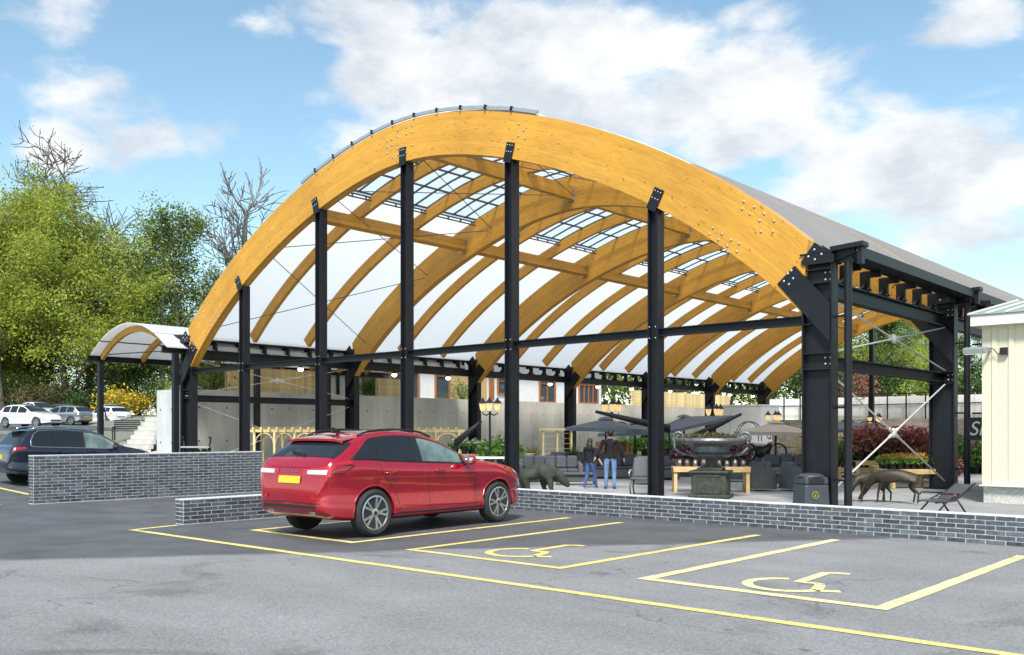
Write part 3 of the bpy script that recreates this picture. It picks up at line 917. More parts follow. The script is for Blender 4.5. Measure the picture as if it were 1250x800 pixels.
# ---- main columns with shoe, knee brace and top bracket
CX = 13.57
def column_mesh(sg):
    mb = MB()
    mb.ibeam((sg * CX, 0, 0), (sg * CX, 0, 5.62), .70, .32, (sg, 0, 0), .03, .035)
    for z_ in (3.05, 3.40, 4.95, 5.25, 4.35, 4.05):
        mb.box((sg * CX, 0, z_), (.63, .30, .025))
    mb.box((sg * CX, 0, .02), (.95, .55, .04))
    return mb
def shoe_mesh(sg):
    mb = MB()
    a = ap(SE, .03); 
    for y in (-.20, .20):
        poly = [(sg * a_, b_) for a_, b_ in ((13.22, 5.44), (13.54, 5.84), (13.98, 5.52), (13.98, 5.36), (13.27, 5.36))]
        if sg < 0: poly.reverse()
        mb.prism(poly, 'y', y - .012, y + .012)
    mb.box((sg * CX, 0, 5.60), (.74, .44, .03))
    return mb
def knee_mesh(sg):
    mb = MB()
    a = Vector((12.86, 0, 5.20)); b = Vector((13.84, 0, 4.08))
    d = (b - a).normalized(); n_ = Vector((-d.z, 0, d.x)); xe = CX + .31
    p1 = a + n_ * .27; p2 = a - n_ * .27
    q1 = p1 + d * ((xe - p1.x) / d.x); q2 = p2 + d * ((xe - p2.x) / d.x)
    poly = [(sg * p.x, p.z) for p in (p1, q1, q2, p2)]
    for y in (-.185, .185):
        mb.prism(poly, 'y', y - .012, y + .012)
    for p, q in ((p1, q1), (p2, q2)):
        mb.bar((sg * p.x, 0, p.z), (sg * q.x, 0, q.z), .34, .03, (0, 0, 1))
    return mb
def fixed_normals(mb, nm, mats):
    me = mb.mesh(nm); bmx = bmesh.new(); bmx.from_mesh(me); bmesh.ops.recalc_face_normals(bmx, faces=bmx.faces); bmx.to_mesh(me); bmx.free()
    me.materials.append(M[mats]); return me
colm = {s: fixed_normals(column_mesh(s), 'column', 'steel') for s in (-1, 1)}
shm = {s: fixed_normals(shoe_mesh(s), 'arch_shoe', 'steel') for s in (-1, 1)}
knm = {s: fixed_normals(knee_mesh(s), 'knee_brace', 'steel') for s in (-1, 1)}
arm = {}
for s in (-1, 1):
    mb = MB()
    mb.bar((s * (CX + .30), 0, 5.66), (s * (CX + 1.02), 0, 5.70), .34, .10)
    mb.bar((s * (CX + .36), 0, 5.50), (s * (CX + .80), 0, 5.62), .10, .18)
    mb.box((s * (CX + .92), 0, 5.47), (.10, .18, .38))
    arm[s] = fixed_normals(mb, 'top_bracket', 'steel')
for k in range(NB + 1):
    for s in (-1, 1):
        c_ = share('column', colm[s], cano, (0, BAY * k, 0))
        share('arch_shoe', shm[s], c_); share('knee_brace', knm[s], c_); share('top_bracket', arm[s], c_)
        if k == 0 or (s > 0 and k == 1):
            for (dx, z_) in ((.14, 5.02), (.26, 5.02), (.14, 5.18), (.26, 5.18), (.14, 3.16), (.26, 3.16), (.14, 3.30), (.26, 3.30)):
                share('bolt', bolt_s, c_, (s * (CX + dx), -.02, z_), (R(90), 0, 0))
            for (dx, z_) in ((12.82, 5.06), (12.92, 5.22), (12.94, 4.98), (13.04, 5.10), (13.0, 5.28)):
                share('bolt', bolt_s, c_, (s * dx, -.20, z_), (R(90), 0, 0))
            for (dx, z_) in ((13.40, 5.52), (13.54, 5.66), (13.70, 5.54), (13.55, 5.44)):
                share('bolt', bolt_s, c_, (s * dx, -.212, z_ + .02), (R(90), 0, 0))

# ---- eaves: bottom chord, upright brackets, gutter and lights
up_me = {}
for s in (-1, 1):
    e_x = s * (CX + .02)
    mb = MB()
    mb.ibeam((e_x, 0, 4.86), (e_x, BAY - .34, 4.86), .36, .26, (0, 0, 1), .02, .03)
    chord = fixed_normals(mb, 'eaves_beam', 'steel')
    mb = MB(); L = BAY
    gx = s * (CX + .55)
    mb.prism([(gx - .34, 5.52), (gx + .32, 5.46), (gx + .34, 5.68), (gx + .29, 5.68), (gx + .27, 5.52), (gx - .30, 5.58)], 'y', .0, L - .02)
    gut = fixed_normals(mb, 'gutter', 'steel')
    mb = MB(); mb.box((e_x + s * .05, 0, 5.27), (.22, .10, .48)); mb.box((e_x + s * .22, 0, 5.44), (.42, .08, .16)); mb.box((e_x + s * .03, 0, 5.08), (.26, .30, .05)); mb.bar((e_x + s * .06, -.28, 5.06), (e_x + s * .06, 0, 5.24), .06, .05)
    upb = fixed_normals(mb, 'eaves_bracket', 'steel')
    for k in range(NB):
        share('eaves_beam', chord, cano, (0, BAY * k + .17, 0))
        share('gutter', gut, cano, (0, BAY * k + .01, 0))
        for q in range(1, 7):
            share('eaves_bracket', upb, cano, (0, BAY * (k + q / 7), 0))
# rails between the columns down the sides
for s, n_ in ((-1, 1), (1, 1)):
    for k in range(n_):
        MB().ibeam((s * CX, BAY * k + .02, 3.22 if s > 0 else 3.05), (s * CX, BAY * (k + 1) - .02, 3.22 if s > 0 else 3.05), .28, .22, (0, 0, 1), .02, .03).build('side_rail', 'steel', cano)
# downpipes
for (x, y, z1) in ((CX + .62, .05, 5.45), (CX + .64, BAY + .02, 5.4), (CX + 1.0, BAY + .7, 5.4), (-CX - .6, .0, 5.4)):
    mb = MB()
    s = 1 if x > 0 else -1
    mb.tube([(x - s * .0, y, .0), (x, y, z1 - .08)], .085, 10)
    mb.box((x - s * .18, y, z1 - .02), (.55, .12, .12))
    for z_ in (.6, 2.2, 4.2):
        mb.box((x - s * .22, y, z_), (.40, .04, .05))
    mb.build('downpipe', 'steel', cano)
# cross cables in the right-hand side bay and on the left
def cross(x, y0, y1, z0, z1, r=.022):
    root = MB()
    a = [Vector((x, y0, z0)), Vector((x, y1, z1)), Vector((x, y0, z1)), Vector((x, y1, z0))]
    root.tube([a[0], a[1]], r, 6); root.tube([a[2], a[3]], r, 6)
    c_ = (a[0] + a[1]) / 2
    o = root.build('cross_cable', 'cable', cano)
    h = MB(); h.ball(c_, (.07, .13, .13), 8, 6)
    for p in a:
        d = (p - c_).normalized(); h.tube([c_ + d * .12, c_ + d * .34], .04, 6)
    h.build('turnbuckle', 'cable', o)
cross(CX + .10, .2, BAY - .2, 3.42, 4.66)
cross(CX + .10, .2, BAY - .2, .25, 3.02)
cross(-CX, .2, BAY - .2, 3.25, 4.66, .016)
cross(-CX, .2, BAY - .2, .25, 2.85, .016)
# roof bracing wires under the sheet in the first bay
for (s0, s1) in ((-12.8, -8.6), (-8.6, -12.8), (-8.4, -4.6), (-4.6, -8.4), (-4.4, -.1), (-.1, -4.4), (.1, 4.4), (4.4, .1), (4.6, 8.8), (8.8, 4.6)):
    a = ap(s0, -.75); b = ap(s1, -.75)
    MB().tube([(a.x, .18, a.z), (b.x, BAY - .18, b.z)], .016, 5).build('roof_brace_wire', 'steel_grey', cano)

# ---- gable posts and the long rail across the front
def inner_z(s):
    lo = s; 
    best = None
    for i in range(400):
        q = -13 + 26 * i / 399; p = ap(q, -DEP)
        if best is None or abs(p.x - s) < best[0]: best = (abs(p.x - s), p.z)
    return best[1]
PS = (-9.46, -4.60, -0.09, 4.40, 9.28)
for s_ in PS:
    zt = inner_z(s_)
    po = MB().ibeam((s_, .0, 0), (s_, .0, zt + .03), .30, .30, (1, 0, 0), .03, .03)
    po.box((s_, 0, .02), (.45, .45, .04))
    po = po.build('gable_post', 'steel', cano)
    n_ = an(s_)
    pl = MB().box((0, 0, .22), (.30, .03, .56))
    pl.build('head_plate', 'steel', po, (s_, -.20, zt - .06), (0, math.atan2(n_.x, n_.z), 0))
    for dx in (-.09, .0, .09):
        for dz in (.24, .42):
            d = Matrix.Rotation(math.atan2(n_.x, n_.z), 3, 'Y') @ Vector((dx, 0, dz))
            share('bolt', bolt_s, po, (s_ + d.x, -.217, zt - .06 + d.z), (R(90), 0, 0), (.7, .7, .7))
    for dx in (-.09, .09):
        for z_ in (4.02, 4.30):
            share('bolt', bolt_s, po, (s_ + dx, -.155, z_), (R(90), 0, 0), (.7, .7, .7))
for s_ in PS:
    MB().ibeam((s_, BAY * NB, 0), (s_, BAY * NB, inner_z(s_) + .03), .30, .30, (1, 0, 0), .03, .03).build('gable_post', 'steel', cano)
ends = [-CX + .3] + list(PS) + [CX - .3]
for a, b in zip(ends[:-1], ends[1:]):
    a0 = a + (.152 if a in PS else 0.05); b0 = b - (.152 if b in PS else 0.05)
    MB().ibeam((a0, 0, 4.16), (b0, 0, 4.16), .20, .20, (0, 0, 1), .02, .025).build('gable_rail', 'steel', cano)
# eaves lamps
lm = MB().lathe([(.02, .12), (.07, .10), (.13, 0.0)], n=10).mesh('lamp_housing', True); lm.materials.append(M['steel'])
lg = MB().ball((0, 0, -.05), (.13, .13, .10), 10, 6).mesh('lamp_bulb', True); lg.materials.append(M['lamp_glow'])
for k in range(NB):
    for t in ((.62,) if k == 0 else (.28, .72)):
        h = share('eaves_lamp', lm, cano, (-CX + .35, BAY * (k + t), 4.55))
        share('lamp_bulb', lg, h)

# ================================================================ the small vaulted walkway roof on the left
VX, VY0, VBAY, VN = -39.45, 19.0, 1.93, 9
wk = empty('barrel_canopy', (VX, VY0, 0), 0, 'small white barrel-vaulted canopy on black posts left of the big arch', 'canopy')
def vz(s): 
    return 6.35 - 1.18 * (abs(s) / 3.45) ** 2.0
def vp(s, off):
    e = .01; d = Vector((2 * e, 0, vz(s + e) - vz(s - e))).normalized(); n_ = Vector((-d.z, 0, d.x))
    return Vector((s, 0, vz(s))) + n_ * off
varch = arch_mesh('arch', -.06, -.33, .14, -3.35, 3.35, 24, vp)
sm = MB()
for i in range(25):
    s = -3.55 + 7.1 * i / 24; a = vp(s, .03); b = vp(s, .0)
    for p, y in ((a, .01), (a, VBAY - .01), (b, VBAY - .01), (b, .01)): sm.v.append((p.x, y, p.z))
for i in range(24):
    for k in range(4):
        k2 = (k + 1) % 4; sm.f.append((i * 4 + k, (i + 1) * 4 + k, (i + 1) * 4 + k2, i * 4 + k2)); sm.mi.append(0)
sm.f += [(0, 1, 2, 3), (99, 98, 97, 96)]; sm.mi += [0, 0]
vsheet = sm.mesh('roof_panel', True, 40); vsheet.materials.append(M['roof_white'])
for k in range(VN):
    share('arch', varch, wk, (0, VBAY * k + .45, 0))
    share('roof_panel', vsheet, wk, (0, VBAY * k, 0))
for s in (-1, 1):
    MB().ibeam((s * 3.42, -.15, 5.02), (s * 3.42, VBAY * VN, 5.02), .26, .2, (0, 0, 1), .02, .03).build('eaves_beam', 'steel', wk)
    for k in range(3):
        y = .45 + VBAY * 2 * k
        h = ground_h(VX + s * 3.42, VY0 + y)
        if s > 0: h = 0.0
        MB().box((s * 3.42, y, (h + 4.89) / 2), (.22, .22, 4.89 - h)).build('post', 'steel', wk)
for a, b in (((-3.3, .45, 5.2), (3.2, VBAY * 2 + .45, 5.5)), ((3.2, .45, 5.3), (-.8, VBAY * 2 + .45, 6.0))):
    MB().tube([a, b], .025, 6).build('brace_rod', 'steel_grey', wk)
for z_, x_ in ((5.75, -2.45), (5.75, 2.45)):
    MB().bar((x_, 0, z_), (x_, VBAY * VN, z_), .06, .06).build('purlin', 'steel_grey', wk)

# ================================================================ trees
def tree_meshes(seed, height, crown_r, crown_base, leaf, n_leaf, lsize, levels=4, twig=.02, spread=1.0, sparse_top=0.0, bare=False, trunk_r=.30, lean=0.0):
    """tapered trunk with limbs, branches and twigs; leaf-sized faces around the outer twigs"""
    rnd = random.Random(seed)
    tr = MB(); tips = []
    def rv():
        return Vector((rnd.gauss(0, 1), rnd.gauss(0, 1), rnd.gauss(0, 1)))
    def grow(p, d, L, r, lv):
        n = 4 if lv <= 1 else 3
        pts = [p.copy()]; rs = [r]
        q = p.copy(); dd = d.copy()
        for i in range(n):
            dd = (dd + rv() * (.10 if lv == 0 else .20) + Vector((0, 0, .06 if lv else .02))).normalized()
            q = q + dd * (L / n); pts.append(q.copy()); rs.append(max(twig * .6, r * (1 - .62 * (i + 1) / n)))
        tr.tube(pts, rs, 7 if lv == 0 else (5 if lv == 1 else 3), cap=False)
        if lv >= levels - 1:
            tips.append((pts, lv)); return
        nb = (9 if lv == 0 else (6 if lv == 1 else 5))
        for k in range(nb):
            t = (crown_base + (1 - crown_base) * (k + rnd.random()) / nb) if lv == 0 else (.25 + .75 * (k + rnd.random()) / nb)
            i = min(n - 1, int(t * n)); f = t * n - i
            b = pts[i].lerp(pts[i + 1], f); br_ = rs[i] + (rs[i + 1] - rs[i]) * f
            side = rv(); side = (side - dd * side.dot(dd)).normalized()
            up = .75 if lv == 0 else .45
            nd = (side * (1.0 * spread) + dd * (.35 + .55 * t) + Vector((0, 0, up * .4))).normalized()
            if lv == 0:
                LL = crown_r * (1.05 - .5 * max(0, t - .5)) * rnd.uniform(.75, 1.1)
            else:
                LL = L * rnd.uniform(.45, .68)
            grow(b, nd, LL, max(twig, br_ * rnd.uniform(.42, .6)), lv + 1)
        if lv >= 1: tips.append((pts[-2:], lv))
    grow(Vector((0, 0, -.3)), Vector((lean, 0, 1)).normalized(), height * .88, trunk_r, 0)
    cm = None
    if not bare:
        cm = MB()
        st = random.getstate(); random.seed(seed + 5)
        clumps = []
        for pts, lv in tips:
            for p in pts[1:]: clumps.append(p)
        per = max(1, int(n_leaf / max(1, len(clumps))))
        for p in clumps:
            hfrac = p.z / height
            if sparse_top and hfrac > .72 and random.random() < sparse_top: continue
            rad = random.uniform(.4, 1.0) * crown_r * .15
            k = int(per * random.uniform(.4, 1.7))
            tone = 1 if random.random() < .30 else 0
            for _ in range(k):
                o = Vector((random.gauss(0, 1), random.gauss(0, 1), random.gauss(0, .7))) * rad
                cm.leaf(p + o, lsize * random.uniform(.6, 1.35), mi=tone, flat=.25)
        random.setstate(st)
    t = tr.mesh('trunk', True)
    return t, (cm.mesh('crown') if cm else None)
TK = {}
def tree_kind(key, bark, leafm, **kw):
    t, c = tree_meshes(**kw)
    t.materials.append(M[bark])
    if c:
        c.materials.append(M[leafm]); c.materials.append(M[{'leaf_lime': 'leaf_green', 'leaf_green': 'leaf_dark', 'leaf_dark': 'leaf_green'}.get(leafm, leafm)])
    TK[key] = (t, c)
tree_kind('lime1', 'bark', 'leaf_lime', seed=3, height=19, crown_r=6.8, crown_base=.08, leaf=1, n_leaf=30000, lsize=.27, trunk_r=.34)
tree_kind('lime2', 'bark', 'leaf_lime', seed=11, height=22, crown_r=6.6, crown_base=.08, leaf=1, n_leaf=27000, lsize=.27, sparse_top=.75, trunk_r=.36)
tree_kind('green1', 'bark_pale', 'leaf_green', seed=21, height=17, crown_r=5.0, crown_base=.18, leaf=1, n_leaf=20000, lsize=.25, sparse_top=.4, trunk_r=.28)
tree_kind('thin', 'bark', 'leaf_brown', seed=31, height=21, crown_r=5.0, crown_base=.35, leaf=1, n_leaf=1300, lsize=.16, twig=.045, spread=1.15, trunk_r=.30)
tree_kind('bare', 'bark_pale', None, seed=43, height=21, crown_r=5.0, crown_base=.50, leaf=0, n_leaf=0, lsize=.2, levels=4, bare=True, twig=.055, trunk_r=.42, spread=.55)
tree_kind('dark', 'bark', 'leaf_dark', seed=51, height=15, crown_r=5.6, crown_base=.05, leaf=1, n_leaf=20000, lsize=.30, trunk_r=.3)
def tree(kind, name, x, y, s, rz, label, group, z=None):
    z = ground_h(x, y) if z is None else z
    r = empty(name, (x, y, z), rz, label, 'tree', group)
    r.scale = (s, s, s)
    t, c = TK[kind]
    share('trunk', t, r)
    if c: share('crown', c, r)
    return r
LG = 'trees behind the upper car park'
def polar(u, d):      # plan position seen along a bearing (metres to the right per metre ahead) at a distance ahead
    fx, fy = -math.sin(YAW), math.cos(YAW); rx, ry = math.cos(YAW), math.sin(YAW)
    k = u * d
    return fx * d + rx * k, fy * d + ry * k
for kind, nm, u, d, s, rz, lab in (
    ('lime1', 'lime_tree', -.60, 96, 1.12, .3, 'broad yellow-green tree cut by the left edge of the picture'),
    ('lime1', 'lime_tree', -.545, 92, 1.02, 2.1, 'bushy yellow-green tree second from the left edge, above the white cars'),
    ('lime2', 'lime_tree', -.475, 94, 1.08, .9, 'tall yellow-green tree with a sparse twiggy top, above the small canopy'),
    ('lime1', 'lime_tree', -.425, 99, 1.08, 4.0, 'yellow-green tree just left of the small barrel canopy ridge'),
    ('green1', 'green_tree', -.378, 100, 1.25, 1.2, 'darker green slim tree between the yellow-green trees and the big arch'),
    ('green1', 'green_tree', -.345, 104, 1.18, 3.3, 'darker green tree touching the left flank of the big arch'),
    ('thin', 'thin_tree', -.548, 108, 1.52, .4, 'nearly leafless dark tree rising above the crowns at far left'),
    ('thin', 'thin_tree', -.452, 106, 1.52, 2.6, 'twiggy dark tree whose crown stands highest of the left trees'),
    ('bare', 'bare_tree', -.312, 108, 1.30, .5, 'dead bare pale-barked tree against the sky left of the big arch'),
    ('thin', 'thin_tree', -.262, 122, 1.02, 5.0, 'small leafless tree top just showing over the left shoulder of the arch'),
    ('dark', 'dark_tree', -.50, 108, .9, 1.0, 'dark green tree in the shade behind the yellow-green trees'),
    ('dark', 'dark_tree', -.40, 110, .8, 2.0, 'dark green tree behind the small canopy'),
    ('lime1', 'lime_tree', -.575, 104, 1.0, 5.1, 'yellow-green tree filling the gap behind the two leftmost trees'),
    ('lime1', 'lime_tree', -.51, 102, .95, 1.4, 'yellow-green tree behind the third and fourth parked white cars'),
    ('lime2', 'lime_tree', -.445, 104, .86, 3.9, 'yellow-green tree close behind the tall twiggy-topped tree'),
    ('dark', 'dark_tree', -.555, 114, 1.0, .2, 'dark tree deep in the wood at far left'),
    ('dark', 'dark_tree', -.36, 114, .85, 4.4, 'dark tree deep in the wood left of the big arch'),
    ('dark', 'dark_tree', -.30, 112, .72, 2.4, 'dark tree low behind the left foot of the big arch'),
    ('green1', 'green_tree', -.66, 100, 1.0, 1.9, 'green tree outermost on the left'),
):
    x, y = polar(u, d)
    tree(kind, nm, x, y, s, rz, lab, LG)
# trees at the back of the site, seen under the roof
BG = 'trees beyond the back of the canopy'
for i, (x, y, kind, s, lab) in enumerate((
    (-64, 62, 'dark', .9, 'dark tree behind the retaining wall at the far left under the roof'),
    (-60, 84, 'dark', .9, 'dark tree behind the left end of the white house'),
    (-62, 104, 'green1', .8, 'green tree behind the right end of the white house'),
    (-52, 112, 'dark', .85, 'dark tree right of the white house'),
    (-44, 118, 'dark', .9, 'dark tree above the right part of the far timber fence'),
    (-37, 128, 'dark', .62, 'dark tree far back behind the right columns'),
    (-49, 116, 'lime1', .62, 'yellow-green tree seen through the left part of the cable-braced side'),
    (-44.5, 110, 'lime1', .55, 'yellow-green tree seen through the middle of the cable-braced side'),
    (-40, 116, 'green1', .72, 'green tree seen through the right part of the cable-braced side'),
    (-36, 113, 'lime2', .50, 'yellow-green tree seen beside the second right column'),
    (-47, 130, 'dark', .8, 'dark tree behind the cable-braced side'),
)):
    tree(kind, {'dark': 'dark_tree', 'green1': 'green_tree', 'lime1': 'lime_tree', 'lime2': 'lime_tree'}[kind], x, y, s, i * 1.3, lab, BG, z=(2.6 + 0.025 * (min(y, 200) - 76) - .1 if x > -38 else ground_h(x, y)))

# ---------------------------------------------------------------- shrubs
def bush(name, loc, r, h, leafm, n, lsize, label, group=None, cat='shrub', bloom=None):
    root = empty(name, loc, 0, label, cat, group)
    mb = MB(); stem = MB()
    for i in range(9):
        a = 2 * PI * i / 9 + random.random(); q = r * random.uniform(.3, .8)
        stem.tube([(0, 0, -.05), (q * .5 * math.cos(a), q * .5 * math.sin(a), h * .35), (q * math.cos(a), q * math.sin(a), h * .7)], [.03 * h, .02 * h, .008 * h], 4, cap=False)
    for c in range(16):
        a = random.random() * 2 * PI; rr = r * math.sqrt(random.random()) * .8
        cx, cy = rr * math.cos(a), rr * math.sin(a)
        cz = h * random.uniform(.25, 1 - .45 * (rr / r) ** 2)
        for _ in range(n // 16):
            mb.leaf((cx + random.gauss(0, r * .24), cy + random.gauss(0, r * .24), max(.03, cz + random.gauss(0, h * .14))), lsize * random.uniform(.6, 1.4), mi=(1 if bloom and random.random() < .35 else 0))
    stem.build('stem', 'bark', root)
    mb.build('foliage', [leafm] + ([bloom] if bloom else []), root)
    return root
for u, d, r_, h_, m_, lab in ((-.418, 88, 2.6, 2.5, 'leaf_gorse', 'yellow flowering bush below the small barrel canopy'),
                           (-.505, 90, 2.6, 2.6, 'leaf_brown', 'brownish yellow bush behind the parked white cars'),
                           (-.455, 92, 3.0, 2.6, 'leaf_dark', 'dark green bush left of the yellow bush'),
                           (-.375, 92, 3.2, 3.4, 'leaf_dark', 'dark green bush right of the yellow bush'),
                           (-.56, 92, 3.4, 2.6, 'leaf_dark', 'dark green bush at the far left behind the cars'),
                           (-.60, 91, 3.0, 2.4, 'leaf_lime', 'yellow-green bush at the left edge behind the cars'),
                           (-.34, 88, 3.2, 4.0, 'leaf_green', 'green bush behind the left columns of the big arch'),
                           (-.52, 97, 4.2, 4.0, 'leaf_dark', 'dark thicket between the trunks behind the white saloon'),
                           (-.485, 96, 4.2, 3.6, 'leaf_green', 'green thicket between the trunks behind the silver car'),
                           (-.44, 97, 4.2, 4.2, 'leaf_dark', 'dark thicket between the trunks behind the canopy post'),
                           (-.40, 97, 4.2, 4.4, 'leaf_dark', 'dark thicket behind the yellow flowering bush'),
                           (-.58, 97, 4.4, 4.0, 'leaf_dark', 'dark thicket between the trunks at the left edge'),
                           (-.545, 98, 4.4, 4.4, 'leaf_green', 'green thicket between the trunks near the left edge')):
    x, y = polar(u, d)
    bush('shrub', (x, y, ground_h(x, y)), r_, h_, m_, 2600, .26, lab, 'bushes at the edge of the upper car park', bloom=('petal_yellow' if 'gorse' in m_ else None))
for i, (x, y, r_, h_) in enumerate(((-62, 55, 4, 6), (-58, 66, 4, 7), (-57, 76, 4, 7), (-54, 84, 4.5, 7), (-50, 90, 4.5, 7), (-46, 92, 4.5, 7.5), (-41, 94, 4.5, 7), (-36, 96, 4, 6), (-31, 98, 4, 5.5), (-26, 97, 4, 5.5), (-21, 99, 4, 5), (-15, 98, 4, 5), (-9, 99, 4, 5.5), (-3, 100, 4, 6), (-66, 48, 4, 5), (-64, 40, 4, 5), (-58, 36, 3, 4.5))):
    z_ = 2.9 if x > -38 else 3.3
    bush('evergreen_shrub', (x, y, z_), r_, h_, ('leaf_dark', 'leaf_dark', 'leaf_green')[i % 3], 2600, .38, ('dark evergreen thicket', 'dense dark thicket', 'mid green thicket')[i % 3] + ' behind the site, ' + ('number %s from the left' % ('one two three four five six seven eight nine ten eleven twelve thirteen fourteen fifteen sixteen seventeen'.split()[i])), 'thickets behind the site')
for x, y, lab in ((-42, 24.5, 'green hedge plant behind the retaining wall beside the first left column'), (-42.5, 27.0, 'green hedge plant behind the retaining wall, left of the timber fence')):
    bush('hedge_shrub', (x, y, 3.4), 1.5, 1.7, 'leaf_green', 2200, .14, lab, 'hedge plants on the retaining wall')

# ================================================================ cars
def car_paint(name, col, metal=0.25, rough=0.28):
    m = bpy.data.materials.new(name); m.use_nodes = True
    n = m.node_tree.nodes; l = m.node_tree.links; b = n['Principled BSDF']
    b.inputs['Metallic'].default_value = metal; b.inputs['Roughness'].default_value = rough
    b.inputs['Coat Weight'].default_value = 1.0; b.inputs['Coat Roughness'].default_value = 0.03
    t = n.new('ShaderNodeTexCoord'); no = n.new('ShaderNodeTexNoise'); no.inputs['Scale'].default_value = 350; l.new(t.outputs['Object'], no.inputs['Vector'])
    mr = n.new('ShaderNodeMapRange'); mr.inputs[1].default_value = .3; mr.inputs[2].default_value = .7; mr.inputs[3].default_value = .88; mr.inputs[4].default_value = 1.12; l.new(no.outputs[0], mr.inputs[0])
    # road dust low on the body
    sp = n.new('ShaderNodeSeparateXYZ'); l.new(t.outputs['Object'], sp.inputs[0])
    d = n.new('ShaderNodeTexNoise'); d.inputs['Scale'].default_value = 4; d.inputs['Detail'].default_value = 6; l.new(t.outputs['Object'], d.inputs['Vector'])
    du = n.new('ShaderNodeMapRange'); du.inputs[1].default_value = .62; du.inputs[2].default_value = .2; du.inputs[3].default_value = 0; du.inputs[4].default_value = .16; l.new(sp.outputs[2], du.inputs[0])
    dm = n.new('ShaderNodeMath'); dm.operation = 'MULTIPLY'; l.new(du.outputs[0], dm.inputs[0]); l.new(d.outputs[0], dm.inputs[1])
    vm = n.new('ShaderNodeVectorMath'); vm.operation = 'SCALE'; vm.inputs[0].default_value = col; l.new(mr.outputs[0], vm.inputs['Scale'])
    mx = n.new('ShaderNodeMix'); mx.data_type = 'RGBA'; l.new(dm.outputs[0], mx.inputs[0]); l.new(vm.outputs[0], mx.inputs[6]); mx.inputs[7].default_value = (.2, .18, .16, 1)
    l.new(mx.outputs[2], b.inputs['Base Color'])
    M[name] = m
car_paint('paint_red', (0.40, 0.005, 0.022), .30, .18)
car_paint('paint_navy', (0.012, 0.017, 0.035), .3, .25)
car_paint('paint_white', (0.72, 0.73, 0.74), 0.0, .3)
car_paint('paint_silver', (0.38, 0.40, 0.43), .6, .3)
car_paint('paint_green', (0.03, 0.07, 0.05), .2, .3)
mat('car_glass', (0.016, 0.019, 0.022), 0.03, 0.0, 0.05, spec=0.45)
mat('car_glass_pale', (0.13, 0.18, 0.17), 0.03, 0.0, 0.5, 2.2, spec=0.7)
mat('tyre', (0.022, 0.022, 0.024), 0.85, var=0.2)
mat('alloy', (0.52, 0.53, 0.55), 0.28, 0.85, 0.05)
mat('alloy_dark', (0.02, 0.02, 0.022), 0.4, 0.3)
mat('trim_black', (0.014, 0.014, 0.016), 0.45, var=0.1)
mat('chrome', (0.75, 0.76, 0.78), 0.12, 1.0, 0.03)
mat('lamp_red', (0.40, 0.008, 0.012), 0.12, var=0.1, coat=1.0)
mat('lamp_clear', (0.62, 0.64, 0.66), 0.1, 0.2, 0.1, coat=1.0)
mat('plate_yellow', (0.80, 0.50, 0.02), 0.5, var=0.04)
mat('plate_white', (0.75, 0.75, 0.72), 0.5, var=0.04)

def pchip(pts):
    xs = [p[0] for p in pts]; ys = [p[1] for p in pts]; n = len(xs)
    h = [xs[i + 1] - xs[i] for i in range(n - 1)]; dl = [(ys[i + 1] - ys[i]) / h[i] for i in range(n - 1)]
    m = [0.0] * n; m[0] = dl[0]; m[-1] = dl[-1]
    for i in range(1, n - 1):
        if dl[i - 1] * dl[i] > 0:
            w1 = 2 * h[i] + h[i - 1]; w2 = h[i] + 2 * h[i - 1]
            m[i] = (w1 + w2) / (w1 / dl[i - 1] + w2 / dl[i])
    def f(x):
        if x <= xs[0]: return ys[0]
        if x >= xs[-1]: return ys[-1]
        i = 0
        while x > xs[i + 1]: i += 1
        t = (x - xs[i]) / h[i]
        return (ys[i] * (1 + 2 * t) * (1 - t) ** 2 + h[i] * m[i] * t * (1 - t) ** 2 + ys[i + 1] * t * t * (3 - 2 * t) + h[i] * m[i + 1] * t * t * (t - 1))
    return f

